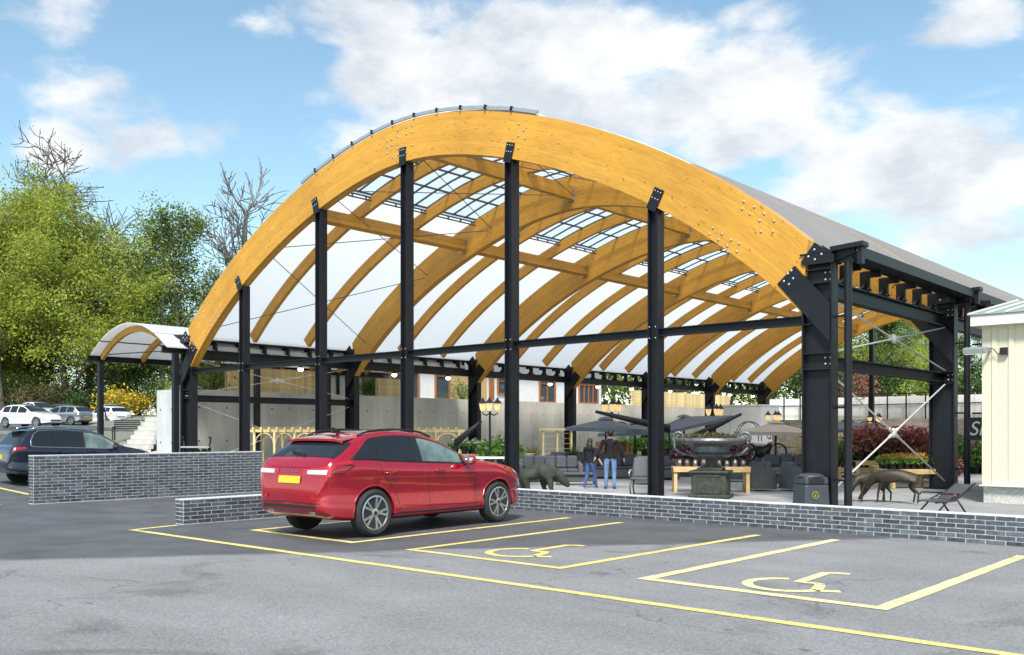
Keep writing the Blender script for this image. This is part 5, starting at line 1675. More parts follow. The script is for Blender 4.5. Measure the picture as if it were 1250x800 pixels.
hbox('boarded_panel', 13.2, 14.0, .1, 2.2, 'osb', .05, .08)
hbox('corner_post', 14.3, 14.7, .0, 2.6, 'house_wood', .05, .16)
window(15.2, 16.6, .9, 2.1, 1)
window(19.6, 21.2, .45, 2.1, 1)
window(24.2, 26.4, .5, 2.2, 3)
hbox('drainpipe', 1.6, 1.75, .0, 3.1, 'trim_black' if 'trim_black' in M else 'black', .09, .12)
hbox('drainpipe', 23.2, 23.35, .0, 3.1, 'black', .09, .12)
for x_, y_, w_, h_, lab in ((-41.6, 34.2, .8, 1.0, 'green shrub on the wall top below the wide house window'), (-41.6, 41.8, .9, 1.5, 'tall green shrub on the wall top beside the boarded house panel')):
    bush('wall_shrub', (x_, y_, 3.5), w_, h_, 'leaf_fresh', 1100, .10, lab, 'shrubs on the retaining wall')

def board_fence(name, x, y0, y1, z0, h, pitch, label, m='pine_pale', along='y'):
    r_ = empty(name, (x, y0, z0), 0 if along == 'y' else R(-90), label, 'fence', 'timber board fences')
    n = int((y1 - y0) / pitch)
    bmx = MB().box((0, 0, h / 2), (.022, pitch - .012, h)).mesh('board'); bmx.materials.append(M[m])
    for i in range(n):
        share('board', bmx, r_, (random.uniform(-.004, .004), pitch * (i + .5), random.uniform(-.012, .012)))
    for z_ in (.3, h - .3):
        MB().box((-.05, (y1 - y0) / 2, z_), (.05, y1 - y0, .09)).build('rail', m, r_)
    for i in range(int((y1 - y0) / 2.4) + 1):
        MB().box((-.12, min(y1 - y0, 2.4 * i + .02), h / 2), (.09, .09, h + .05)).build('post', m, r_)
    return r_
board_fence('board_fence', -40.6, 24.6, 29.9, 3.5, 1.35, .16, 'pale new timber board fence on the retaining wall left of the house')
board_fence('picket_fence', -40.4, 33.9, 36.2, 3.5, 1.15, .22, 'short pale slatted fence in front of the white house')
board_fence('board_fence', -41.5, 60.5, 76.0, 3.55, 1.35, .26, 'long yellow timber board fence beyond the house at the far end', 'pine_pale')

# ---------------------------------------------------------------- the far end: white wall, railing, plants on the terrace
bw = empty('boundary_wall', (-38, 76.6, 2.6), 0, 'white panelled boundary wall on the terrace at the far end', 'wall')
pn = MB().box((1.2, 0, .95), (2.37, .12, 1.9)).mesh('wall_panel'); pn.materials.append(M['white_wall'])
for i in range(24): share('wall_panel', pn, bw, (2.4 * i, random.uniform(-.01, .01), 0))
rl = empty('black_railing', (-38, 75.9, 2.6), 0, 'black metal railing in front of the white boundary wall', 'railing')
for z_ in (1.25, 2.1):
    MB().box((29, 0, z_), (58, .06, .07)).build('rail', 'steel', rl)
bp_ = MB().box((0, 0, 1.05), (.09, .09, 2.1)).mesh('post'); bp_.materials.append(M['steel'])
for i in range(40): share('post', bp_, rl, (.2 + 1.47 * i, 0, 0))
sh = empty('white_container', (-32.0, 61, 0), R(0), 'white storage container at the far left end of the sales area', 'container')
MB().box((0, 0, 1.75), (3.6, 2.6, 3.4)).build('body', 'white_wall', sh, bevel=.03)
for i in range(12): MB().box((-1.65 + .3 * i, -1.32, 1.7), (.10, .05, 3.1)).build('rib', 'white_wall', sh)
MB().box((0, 0, 3.5), (3.7, 2.7, .1)).build('roof', 'white', sh)
MB().box((.2, -1.36, 1.5), (1.6, .05, 2.7)).build('door', 'white', sh)
k = 0
for i in range(26):
    x_ = -36 + i * 1.55; y_ = 65 + random.uniform(-2, 5)
    z_ = 2.6 * sstep(60, 72, y_)
    mm = random.choice(['leaf_brown', 'leaf_green', 'leaf_brown', 'leaf_fresh', 'leaf_red'])
    bush('terrace_shrub', (x_, y_, z_), random.uniform(.7, 1.2), random.uniform(.6, 1.2), mm, 420, .16,
         {'leaf_brown': 'low brown shrub', 'leaf_green': 'low green shrub', 'leaf_fresh': 'low bright green shrub', 'leaf_red': 'low reddish shrub'}[mm] + ' planted on the bank below the white boundary wall', {'leaf_brown': 'brown', 'leaf_green': 'green', 'leaf_fresh': 'bright green', 'leaf_red': 'reddish'}[mm] + ' shrubs on the terrace bank')
bush('red_leaf_tree', (-30.5, 78, 2.7), 1.9, 3.6, 'leaf_red', 2200, .2, 'dark red leaved small tree beyond the boundary wall', cat='tree')

# ================================================================ the cream clad building at the right edge
wb = empty('cream_building', (-6.42, 23.6, 0), 0, 'cream metal-clad building with low roof at the right edge', 'building')
WL, WD = 9.0, 8.0
MB().box((WL / 2, WD / 2 + .05, 2.25), (WL - .1, WD - .1, 3.7)).build('wall', 'cream', wb)
cp = MB()
cp.prism([(0, 0), (.20, 0), (.22, -.03), (.30, -.03), (.32, 0), (.345, 0), (.345, .03), (0, .03)], 'z', .42, 4.12)
cpm = fixed_normals(cp, 'cladding_panel', 'cream')
for i in range(25): share('cladding_panel', cpm, wb, (.05 + .35 * i, 0, 0))
cpm2 = cpm
for i in range(20): share('cladding_panel', cpm, wb, (0.02, WD - .35 * i, 0), (0, 0, R(-90)))
MB().box((WL / 2, WD / 2 + .09, .205), (WL - .12, WD, .41)).build('plinth', 'render_grey', wb)
MB().box((WL / 2, -.012, .415), (WL, .10, .03)).build('drip_sill', 'cream_trim', wb)
MB().box((1.72, -.06, 2.06), (.30, .12, 4.12)).build('pilaster', 'cream_trim', wb)
gu = MB(); gu.prism([(-.30, 4.12), (.0, 4.12), (.0, 4.36), (-.30, 4.36)], 'x', -.12, WL); gu.build('gutter', 'cream_trim', wb)
MB().box((-.06, WD / 2, 4.24), (.14, WD + .2, .24)).build('barge_board', 'cream_trim', wb)
ro = MB(); ro.prism([(-.34, 4.37), (WD / 2, 5.15), (WD + .3, 4.37)], 'x', -.20, WL + .1); ro.build('roof', 'grey_roof', wb)
for i in range(24): MB().bar((-.15 + .4 * i, -.34, 4.40), (-.15 + .4 * i, WD / 2, 5.18), .05, .04).build('roof_seam', 'cream_trim', wb)
fl_ = empty('floodlight', (-6.42 + .04, 23.40, 3.55), 0, 'grey floodlight fixed to the corner of the cream building', 'lamp')
MB().box((-.05, -.12, .0), (.50, .22, .14), (R(12), 0, 0)).build('housing', 'zinc', fl_, bevel=.02)
MB().box((-.05, -.13, -.075), (.42, .16, .02), (R(12), 0, 0)).build('lens', 'lamp_clear' if 'lamp_clear' in M else 'white', fl_)
MB().bar((.2, -.02, .0), (.2, .17, .05), .06, .04).build('arm', 'zinc', fl_)
MB().box((.50, .12, -.03), (.16, .10, .16)).build('junction_box', 'black', fl_)
MB().tube([(.2, .0, .05), (.3, .05, .02), (.38, .08, -.10), (.46, .10, -.08)], .012, 6).build('cable', 'black', fl_)
# black sign with white lettering, half hidden by the cream building
sg_ = empty('sign_board', (-7.66, 27.6, 1.75), R(-10), 'black sign with white lettering half hidden behind the cream building', 'sign')
MB().box((.45, 0, .0), (1.3, .04, .62)).build('board', 'black', sg_, bevel=.05)
def text(body, size, loc, rot, parent, m, name='lettering', shear=0.0):
    cu = bpy.data.curves.new(name, 'FONT'); cu.body = body; cu.size = size; cu.shear = shear; cu.extrude = .004; cu.align_x = 'LEFT'
    t_ = bpy.data.objects.new(name + '_tmp', cu); C.objects.link(t_)
    me = baked(t_); bpy.data.objects.remove(t_)
    me.materials.clear(); me.materials.append(M[m])
    return link(name, me, m, parent, loc, rot)
text('Si', .55, (-.12, -.03, -.18), (R(90), 0, 0), sg_, 'white', shear=.25)

# ================================================================ people
def figure(name, label, loc, rz, height, pose, mats, hair, group=None, extra=None):
    """one continuous skinned body; joints for a 1.75 m figure facing +x, scaled to height"""
    k = height / 1.75
    V = []; E = []; Rr = []; tagv = []
    idx = {}
    def jn(n, p, r, par=None, tg='top'):
        idx[n] = len(V); V.append(Vector(p) * k); Rr.append(r * k); tagv.append(tg)
        if par: E.append((idx[par], idx[n]))
    P = pose
    jn('pelvis', (0, 0, .95), .150, None, 'leg')
    jn('waist', (0.0, 0, 1.10), .135, 'pelvis'); jn('chest', (.01, 0, 1.30), .155, 'waist'); jn('upper', (.0, 0, 1.43), .12, 'chest')
    jn('neck', (.01, 0, 1.52), .058, 'upper', 'skin'); jn('head0', (.02, 0, 1.60), .085, 'neck', 'skin'); jn('head1', (.02, 0, 1.68), .092, 'head0', 'skin'); jn('crown', (.01, 0, 1.74), .055, 'head1', 'skin')
    for s, sd in ((-1, 'r'), (1, 'l')):
        a = P['arm_' + sd]
        jn('sh' + sd, (0, s * .19, 1.42), .065, 'upper'); jn('el' + sd, a[0], .050, 'sh' + sd, 'sleeve'); jn('wr' + sd, a[1], .033, 'el' + sd, 'fore')
        w_ = Vector(a[1]); d = (Vector(a[1]) - Vector(a[0])).normalized()
        jn('pa' + sd, w_ + d * .06, .030, 'wr' + sd, 'skin'); jn('kn' + sd, w_ + d * .10, .026, 'pa' + sd, 'skin')
        side = Vector((d.z, 0, -d.x)); side = side.normalized() if side.length > .1 else Vector((1, 0, 0))
        for q, (o_, L_) in enumerate(((-.027, .066), (-.009, .080), (.009, .075), (.027, .060))):
            b = w_ + d * .10 + side * o_
            jn('f%d' % q + sd, b + d * L_ * .5, .0095, 'kn' + sd, 'skin'); jn('g%d' % q + sd, b + d * L_ + Vector((.008, -s * .012, 0)), .008, 'f%d' % q + sd, 'skin')
        jn('th' + sd, w_ + d * .06 + side * -.04, .011, 'pa' + sd, 'skin'); jn('ti' + sd, w_ + d * .10 + side * -.055, .009, 'th' + sd, 'skin')
        l_ = P['leg_' + sd]
        jn('hi' + sd, (0, s * .095, .90), .095, 'pelvis', 'leg'); jn('ke' + sd, l_[0], .062, 'hi' + sd, 'leg'); jn('an' + sd, l_[1], .045, 'ke' + sd, 'leg')
        an_ = Vector(l_[1]); jn('to' + sd, an_ + Vector(l_[2]), .040, 'an' + sd, 'shoe')
        jn('ti_' + sd, an_ + Vector(l_[2]) * 1.55 + Vector((0, 0, -.012)), .030, 'to' + sd, 'shoe')
    me = bpy.data.meshes.new('body'); me.from_pydata([tuple(v) for v in V], E, [])
    o = bpy.data.objects.new('tmp', me); C.objects.link(o)
    sk = o.modifiers.new('skin', 'SKIN'); sk.use_smooth_shade = True; sk.branch_smoothing = .6
    sub = o.modifiers.new('sub', 'SUBSURF'); sub.levels = 2; sub.render_levels = 2
    sv = me.skin_vertices[0].data
    for i, r in enumerate(Rr): sv[i].radius = (r, r)
    for n_, (rx, ry) in {'pelvis': (.11, .165), 'waist': (.10, .145), 'chest': (.115, .175), 'upper': (.085, .13)}.items():
        sv[idx[n_]].radius = (ry * k * .86, rx * k)
    sv[0].use_root = True
    bme = baked(o); bpy.data.objects.remove(o)
    bme.materials.clear()
    names = ['skin', 'top', 'leg', 'shoe']
    for n_ in names: bme.materials.append(M[mats[n_]])
    lookup = {'skin': 0, 'top': 1, 'sleeve': 1, 'fore': 1 if mats.get('long') else 0, 'leg': 2, 'shoe': 3}
    for p in bme.polygons:
        c_ = p.center; best = min(range(len(V)), key=lambda i: (V[i] - c_).length - Rr[i] * .5)
        mi = lookup[tagv[best]]
        if mi == 1 and c_.z < 0.93 * k: mi = 2 if tagv[best] == 'top' else mi
        if tagv[best] == 'leg' and c_.z > mats.get('hem', .92) * k: mi = 1
        p.material_index = mi
    bme.polygons.foreach_set('use_smooth', [True] * len(bme.polygons))
    root = empty(name, loc, rz, label, 'person', group)
    root.scale = (1.15, 1.16, 1.0)
    link('body', bme, [], root)
    hb = MB(); hz = 1.665 * k
    hb.ball((-.012 * k, 0, hz + .012 * k), (.104 * k, .092 * k, .115 * k), 16, 12, jit=.02)
    if hair == 'long':
        hb.lathe([(.08 * k, 0), (.105 * k, .06 * k), (.10 * k, .20 * k), (.075 * k, .32 * k)], (-.055 * k, 0, 1.36 * k), 14, sx=.75)
    # keep the face clear: push the front hair back
    for i, v in enumerate(hb.v):
        if v[0] > .045 * k and v[2] < hz + .055 * k: hb.v[i] = (.035 * k, v[1], v[2])
    hb.build('hair', mats['hair'], root, smooth=True)
    f = MB()
    for s in (-1, 1): f.ball((.098 * k, s * .032 * k, 1.655 * k), (.008, .012, .007), 8, 6)
    f.build('eyes', 'hair_dark', root)
    f = MB(); f.ball((.108 * k, 0, 1.63 * k), (.022 * k, .014 * k, .024 * k), 8, 6); f.build('nose', 'skin', root, smooth=True)
    f = MB(); f.ball((.094 * k, 0, 1.588 * k), (.010 * k, .026 * k, .007 * k), 8, 6); f.build('mouth', 'cloth_red', root, smooth=True)
    for s in (-1, 1):
        MB().ball((.012 * k, s * .092 * k, 1.64 * k), (.022 * k, .012 * k, .034 * k), 8, 6).build('ear', 'skin', root, smooth=True)
    return root
WALK_M = dict(arm_r=((-.06, -.27, 1.17), (.00, -.33, .95)), arm_l=((.02, .27, 1.18), (.02, .36, .98)),
              leg_r=((.04, -.10, .50), (-.02, -.10, .085), (.10, -.01, -.045)), leg_l=((.03, .10, .50), (.04, .11, .085), (.10, .01, -.045)))
WALK_W = dict(arm_r=((-.03, -.26, 1.17), (.02, -.34, .98)), arm_l=((.05, .25, 1.18), (.12, .24, .98)),
              leg_r=((.12, -.09, .52), (.20, -.09, .085), (.10, 0, -.045)), leg_l=((-.02, .09, .50), (-.20, .09, .10), (.09, 0, -.055)))
ANG = math.atan2(.67, -.74)      # the view direction in plan
mx_, my_ = polar(120 / 1140, 26.81)
figure('person', 'person in a black jacket and pale jeans walking away, hand in hand', (mx_, my_, .022), ANG - .15, 1.68, WALK_M, dict(skin='skin', top='cloth_black', leg='jeans_pale', shoe='black', hair='hair_dark', long=True, hem=.90), 'short', 'couple walking under the canopy')
wx_, wy_ = polar(95.5 / 1140, 27.1)
wo_ = figure('person', 'person with long dark hair in a black top and blue jeans, mid-stride', (wx_, wy_, .022), ANG - .75, 1.42, WALK_W, dict(skin='skin', top='cloth_black', leg='jeans', shoe='shoe_white', hair='hair_dark', hem=.90), 'long', 'couple walking under the canopy')
hb_ = MB(); hb_.box((-.02, .27, .92), (.13, .24, .26)); hb_.tube([(-.02, .22, 1.02), (.0, .05, 1.24), (.0, -.04, 1.19)], .012, 5)
hb_o = hb_.build('shoulder_bag', 'cloth_black', None, (wx_, wy_, .022), (0, 0, ANG - .75), bevel=.03)
tag(hb_o, 'black shoulder bag carried by the person in blue jeans', 'bag')
px_, py_ = polar(562.5 / 1140, 37)
figure('person', 'person in a pink top seen between the right pipe and the cream building', (px_, py_, 0.0), ANG + 2.6, 1.62, WALK_M, dict(skin='skin', top='cloth_pink', leg='cloth_black', shoe='black', hair='hair_dark', hem=.92), 'long')
px_, py_ = polar(-501 / 1140, 62)
figure('person', 'person in a navy top standing near the post of the small canopy', (px_, py_, ground_h(px_, py_)), ANG + 1.2, 1.7, WALK_M, dict(skin='skin', top='cloth_navy', leg='cloth_navy', shoe='black', hair='hair_dark', long=True, hem=.92), 'short')
px_, py_ = polar(458 / 1140, 47)
figure('person', 'person in a dark red top among the plants behind the cables', (px_, py_, .0), ANG + 1.0, 1.68, WALK_M, dict(skin='skin', top='cloth_red', leg='cloth_black', shoe='black', hair='hair_dark', long=True, hem=.92), 'short')

# ================================================================ things in the sales area
def at(u, v):                          # plan position on the floor from bearing and depression
    return polar((u - 625) / 1140, 1140 * 1.67 / (v - 527))
RA = YAW                               # rotation that lays local x across the view

# ---- corner sofas and armchairs
def sofa(loc, rz, n, label, group='dark rattan seating', w=.52, back=.42, depth=.85, arms=True):
    r = empty('rattan_sofa', loc, rz, label, 'sofa', group)
    L = n * w
    MB().box((0, 0, .17), (L, depth, .26)).build('base', 'rattan', r, bevel=.03)
    MB().box((0, depth / 2 - .07, .48), (L, .14, .5)).build('back_frame', 'rattan', r, bevel=.04)
    if arms:
        for s in (-1, 1): MB().box((s * (L / 2 - .06), 0, .36), (.14, depth - .02, .46)).build('arm', 'rattan', r, bevel=.05)
    for s in (-1, 1):
        for q in (-1, 1): MB().box((s * (L / 2 - .08), q * (depth / 2 - .08), .02), (.06, .06, .05)).build('foot', 'black', r)
    x0 = -L / 2 + (.13 if arms else 0); ww = (L - (.26 if arms else 0)) / n
    for i in range(n):
        MB().box((x0 + ww * (i + .5), -.06, .355), (ww - .015, depth - .22, .13)).build('seat_cushion', 'cushion', r, bevel=.04)
        MB().box((x0 + ww * (i + .5), depth / 2 - .22, .42 + back / 2), (ww - .02, .16, back), (R(-9), random.uniform(-.03, .03), 0)).build('back_cushion', 'cushion', r, bevel=.055)
    return r
x, y = at(672, 588); sofa((x, y, .022), RA, 5, 'long dark cushioned sofa behind the bear statue', w=.42)
x, y = at(752, 584); sofa((x, y, .022), RA + .15, 3, 'dark cushioned sofa just behind the walking couple', w=.62)
def coffee(loc, rz, w, d, h, label, m='rattan'):
    r = empty('low_table', loc, rz, label, 'table')
    MB().box((0, 0, h - .03), (w, d, .06)).build('table_top', m, r, bevel=.01)
    MB().box((0, 0, h * .52), (w - .16, d - .16, h * .55)).build('apron', m, r, bevel=.01)
    for s in (-1, 1):
        for q in (-1, 1): MB().box((s * (w / 2 - .06), q * (d / 2 - .06), h / 2 - .02), (.07, .07, h - .06)).build('leg', m, r)
    return r
x, y = at(703, 592); coffee((x, y, .022), RA, 1.3, .6, .36, 'low dark rattan table in front of the long sofa')
def armchair(loc, rz, label):
    r = empty('rattan_armchair', loc, rz, label, 'armchair', 'rattan armchairs')
    def fn(u, v):
        a = R(-20 + 220 * u); rad = .43 - .03 * v
        h = .50 + .30 * max(0, math.sin(R(-20 + 220 * u))) ** 1.2
        return (rad * math.cos(a) * 1.02, rad * math.sin(a) * .95, .06 + (h - .06) * v)
    sh_ = MB(); sh_.grid(fn, 24, 5); o_ = len(sh_.v)
    ins = MB(); ins.grid(lambda u, v: (lambda p: (p[0] * .82, p[1] * .82, p[2]))(fn(u, v)), 24, 5)
    sh_.v += ins.v; sh_.f += [tuple(i + o_ for i in reversed(f)) for f in ins.f]; sh_.mi += [0] * len(ins.f)
    for i in range(24): a = i * 6 + 5; sh_.f.append((a, a + 6, o_ + a + 6, o_ + a)); sh_.mi.append(0)
    for i in (0, 24):
        for j in range(5): a = i * 6 + j; sh_.f.append((a, a + 1, o_ + a + 1, o_ + a)); sh_.mi.append(0)
    sh_.build('shell', 'rattan', r, smooth=True, angle=50)
    MB().lathe([(.36, .06), (.38, .20), (.37, .33)], n=20).build('base', 'rattan', r)
    MB().lathe([(.33, .33), (.36, .37), (.34, .43), (.28, .45)], n=20).build('seat_cushion', 'cushion', r, smooth=True)
    MB().box((0, .25, .62), (.5, .13, .36), (R(-12), 0, 0)).build('back_cushion', 'cushion', r, bevel=.05)
    return r
x, y = at(929, 600); armchair((x, y, .022), RA + 2.6, 'rattan armchair with its back to the camera, right of the urn')
x, y = at(970, 600); armchair((x, y, .022), RA + 2.2, 'rattan armchair beside the large right column')
x, y = at(948, 596); coffee((x, y, .022), RA, .8, .6, .45, 'small rattan table between the two armchairs')
x, y = at(962, 585); sofa((x, y, .022), RA, 3, 'dark sofa behind the two rattan armchairs', w=.55)
x, y = at(788, 592); armchair((x, y, .022), RA + 2.8, 'rattan armchair half hidden behind the gable post')

x, y = at(705, 578); sofa((x, y, .022), RA, 4, 'dark sofa in the second row behind the long sofa', w=.6)
x, y = at(740, 574); sofa((x, y, .022), RA, 3, 'dark sofa below the grey parasol, far behind the couple', w=.65)
x, y = at(835, 578); sofa((x, y, .022), RA, 3, 'dark sofa left of the great urn, behind the display table', w=.65)
x, y = at(905, 578); sofa((x, y, .022), RA - .3, 3, 'dark sofa right of the great urn, behind the armchairs', w=.65)
x, y = at(815, 586); armchair((x, y, .022), RA + .4, 'rattan armchair right of the right-hand gable post')
x, y = at(895, 588); armchair((x, y, .022), RA - .5, 'rattan armchair behind the right end of the display table')
x, y = at(1000, 583); armchair((x, y, .022), RA + 1.2, 'rattan armchair peeping out behind the large column')
x, y = at(948, 588); coffee((x, y, .022), RA, 1.2, .7, .40, 'long rattan table in front of the sofa behind the armchairs')

# ---- ornate iron bench / chair end beside the post
x, y = at(783, 606)
bn = empty('iron_chair', (x, y, .022), RA - .3, 'grey ornate iron garden chair beside the gable post', 'chair')
MB().box((0, 0, .44), (.50, .48, .04)).build('seat', 'steel_grey', bn, bevel=.01)
MB().box((0, .25, .72), (.50, .04, .50), (R(-10), 0, 0)).build('backrest', 'steel_grey', bn, bevel=.02)
for s in (-1, 1):
    MB().tube([(s * .26, .22, .62), (s * .27, -.1, .66), (s * .27, -.27, .60), (s * .27, -.24, .50)], .022, 6).build('arm', 'zinc', bn, smooth=True)
    for q in (-1, 1): MB().tube([(s * .22, q * .20, .44), (s * .26, q * .24, .22), (s * .23, q * .26, 0)], .022, 6).build('leg', 'steel_grey', bn, smooth=True)

# ---- the great urn on its pedestal
x, y = at(868, 609)
ur = empty('garden_urn', (x, y, .022), RA - .35, 'big dark cast urn with scrolled handles on a square panelled pedestal', 'urn')
pd = MB(); pd.box((0, 0, .05), (.98, .98, .10)); pd.box((0, 0, .36), (.84, .84, .54)); pd.box((0, 0, .655), (.96, .96, .06)); pd.box((0, 0, .72), (.62, .62, .08))
pdo = pd.build('pedestal', 'bronze', ur, bevel=.015)
for i in range(4):
    a = i * PI / 2
    for (dx, dz, sx_, sz_) in ((0, .24, .62, .04), (0, -.24 + .0, .62, .04), (-.29, 0, .04, .44), (.29, 0, .04, .44)):
        c_ = Matrix.Rotation(a, 3, 'Z') @ Vector((dx, -.425, .36 + dz * .85))
        MB().box((0, 0, 0), (sx_, .03, sz_)).build('panel_moulding', 'bronze', pdo, c_, (0, 0, a))
MB().lathe([(.24, .74), (.26, .78), (.13, .86), (.11, .92), (.16, .97), (.40, 1.00), (.52, 1.05), (.55, 1.08), (.50, 1.10), (.44, 1.14), (.46, 1.28), (.54, 1.33), (.74, 1.36), (.84, 1.38), (.88, 1.43), (.86, 1.48), (.78, 1.49), (.62, 1.40)], n=48,
           wave=lambda i, k: .022 * math.cos(k * PI) * (1 if 5 <= i <= 8 or 12 <= i <= 14 else .3)).build('bowl', 'cast_iron', ur, smooth=True, angle=40)
for s in (-1, 1):
    pts = []
    for i in range(40):
        t = i / 39; a = R(-100 + 560 * t); rad = .17 * (1 - .78 * t)
        pts.append((s * (.80 + rad * math.cos(a)), 0, 1.50 + rad * math.sin(a)))
    pts = [(s * .50, 0, 1.06), (s * .72, 0, 1.10), (s * .90, 0, 1.22)] + pts[4:]
    MB().tube(pts, [.05] * 3 + [.045 - .022 * i / 36 for i in range(len(pts) - 3)], 7).build('handle', 'cast_iron', ur, smooth=True)
lf = MB()
for i in range(420):
    a = random.random() * 2 * PI; q = .62 * math.sqrt(random.random()); lf.leaf((q * math.cos(a), q * math.sin(a), 1.46 + random.random() * .16 * (1.2 - q)), .11 * random.uniform(.6, 1.3))
tag(lf.build('urn_planting', 'leaf_brown', None, ur.location, (0, 0, 0)), 'low brownish green plants filling the great urn', 'plants')

# ---- timber display tables with potted plants
def trestle(name, loc, rz, L, D, h, label, group='timber display tables', m='pine', slat=5):
    r = empty(name, loc, rz, label, 'table', group)
    for i in range(slat):
        MB().box((0, -D / 2 + D * (i + .5) / slat, h - .02), (L, D / slat - .012, .04)).build('slat', m, r)
    MB().box((0, -D / 2 + .02, h - .09), (L - .02, .035, .10)).build('rail', m, r); MB().box((0, D / 2 - .02, h - .09), (L - .02, .035, .10)).build('rail', m, r)
    for s in (-1, 1):
        for q in (-1, 1): MB().box((s * (L / 2 - .07), q * (D / 2 - .09), (h - .04) / 2), (.09, .09, h - .04)).build('leg', m, r)
        MB().box((s * (L / 2 - .07), 0, .14), (.06, D - .2, .07)).build('stretcher', m, r)
    return r
pot_me = MB().lathe([(.055, 0), (.08, .15), (.085, .15), (.085, .17), (.07, .17)], n=12).mesh('pot', True, 40); pot_me.materials.append(M['plant_pot'])
pot_tc = MB().lathe([(.07, 0), (.10, .18), (.11, .18), (.11, .21), (.09, .21)], n=12).mesh('pot', True, 40); pot_tc.materials.append(M['black'])
FOL = {}
def foliage(key, mats, n, r, h, ls, seed):
    st_ = random.getstate(); random.seed(seed)
    mb = MB()
    for i in range(n):
        a = random.random() * 2 * PI; q = r * math.sqrt(random.random()); z_ = random.random() ** .8 * h * (1 - .5 * (q / r) ** 2)
        mb.leaf((q * math.cos(a), q * math.sin(a), z_), ls * random.uniform(.6, 1.4), mi=(1 if len(mats) > 1 and z_ > .55 * h and random.random() < .6 else 0))
    me = mb.mesh('foliage'); 
    for m_ in mats: me.materials.append(M[m_])
    FOL[key] = me; random.setstate(st_)
foliage('plum', ['leaf_plum', 'leaf_plum'], 200, .19, .32, .08, 1)
plabel_me = MB().box((0, 0, 0), (.05, .012, .07)).mesh('plant_label'); plabel_me.materials.append(M['white'])
foliage('orange', ['leaf_fresh', 'petal_orange'], 190, .19, .26, .07, 2)
foliage('red', ['leaf_red', 'petal_red'], 260, .30, .62, .09, 3)
foliage('green', ['leaf_fresh'], 240, .28, .5, .09, 4)
foliage('darkgreen', ['leaf_dark'], 260, .34, .6, .10, 5)
foliage('white', ['leaf_fresh', 'petal_white'], 180, .18, .26, .07, 6)
foliage('yellow', ['leaf_fresh', 'petal_yellow'], 180, .18, .24, .07, 7)
foliage('pink', ['leaf_fresh', 'petal_pink'], 180, .18, .26, .07, 8)
def potted(key, loc, s, label, group, pot=pot_me, fol_z=.14):
    r = empty('potted_plant', loc, random.random() * 6, label, 'plant', group)
    r.scale = (s, s, s)
    share('pot', pot, r)
    if key == 'plum':
        r.rotation_euler = (0, 0, RA - .1); share('plant_label', plabel_me, r, (0, -.075, .11))
    share('foliage', FOL[key], r, (0, 0, fol_z), (0, 0, random.random() * 6))
    return r
def row(key, loc, rz, L, D, nx, ny, z, s, label, group, pot=pot_me):
    for i in range(nx):
        for j in range(ny):
            v = Matrix.Rotation(rz, 3, 'Z') @ Vector((-L / 2 + L * (i + .5) / nx, -D / 2 + D * (j + .5) / ny, 0))
            potted(key, (loc[0] + v.x, loc[1] + v.y, loc[2] + z), s * random.uniform(.9, 1.12), label, group, pot)
x, y = at(867, 602)
x1_, y1_ = at(833, 602.5)
trestle('display_table', (x, y, .022), RA - .10, 2.05, .8, .70, 'timber display table with dark red potted plants behind the great urn')
row('plum', (x, y, .022), RA - .10, 1.9, .6, 9, 2, .70, 1.25, 'dark red plant in a pot with a white label behind the urn', 'dark red potted plants')
# pallet tables of flowers in the side bay
x, y = at(1108, 596); trestle('pallet_table', (x, y, .022), RA + .15, 1.55, 1.0, .55, 'low pallet table carrying orange flowers in the side bay', slat=6)
MB_ = MB()
S.objects['pallet_table']
row('orange', (x, y, .022), RA + .15, 1.5, .9, 7, 3, .55, 1.15, 'orange flowers in a pot on the low pallet table', 'orange potted flowers', pot_tc)
x, y = at(1085, 590); trestle('display_bench', (x, y, .022), RA + .1, 2.6, .9, .72, 'timber bench of red shrubs behind the orange flowers', slat=5)
row('red', (x, y, .022), RA + .1, 2.5, .8, 7, 2, .72, 1.45, 'red-leaved shrub in a pot on the bench behind the orange flowers', 'red potted shrubs', pot_tc)
x, y = at(1040, 590); trestle('pallet_table', (x, y, .022), RA + .1, 1.3, .9, .5, 'low pallet table with green plants right of the large column', slat=6)
row('darkgreen', (x, y, .022), RA + .1, 1.2, .8, 3, 2, .5, 1.0, 'green shrub in a pot on the pallet table by the large column', 'green potted shrubs', pot_tc)
x, y = at(1075, 582); row('yellow', (x, y, .022), RA, 4.0, 1.6, 7, 2, .4, 1.5, 'yellow flowering plant behind the red shrubs', 'yellow potted flowers', pot_tc); trestle('display_bench', (x, y, .022), RA, 4.2, 1.8, .40, 'long low bench of yellow flowers behind the red shrubs')
x, y = at(1100, 575); row('darkgreen', (x, y, .022), RA, 5.0, 2.0, 8, 2, .0, 1.8, 'dark green shrub on the floor at the back of the side bay', 'dark green floor shrubs', pot_tc)
x, y = at(1155, 588); row('red', (x, y, .022), RA, .8, .6, 2, 2, .0, 1.2, 'red shrub in a pot in front of the second right column', 'red shrubs by the column', pot_tc)
x, y = at(1183, 578); row('green', (x, y, .022), RA, 1.6, 1.2, 3, 3, .0, 2.2, 'fresh green shrub seen between the right pipes', 'green shrubs by the pipes', pot_tc)
x, y = at(925, 574); trestle('display_bench', (x, y, .022), RA, 3.2, 1.0, .6, 'timber bench of pink flowers far behind the armchairs')
row('pink', (x, y, .022), RA, 3.0, .8, 7, 2, .6, 1.5, 'pink flowers in a pot on the far bench behind the armchairs', 'pink potted flowers', pot_tc)
x, y = at(795, 574); trestle('display_bench', (x, y, .022), RA, 3.2, 1.0, .6, 'timber bench of green plants far behind the right gable post')
row('green', (x, y, .022), RA, 3.0, .8, 6, 2, .6, 1.4, 'green plant in a pot on the far bench behind the gable post', 'green plants on the far bench', pot_tc)
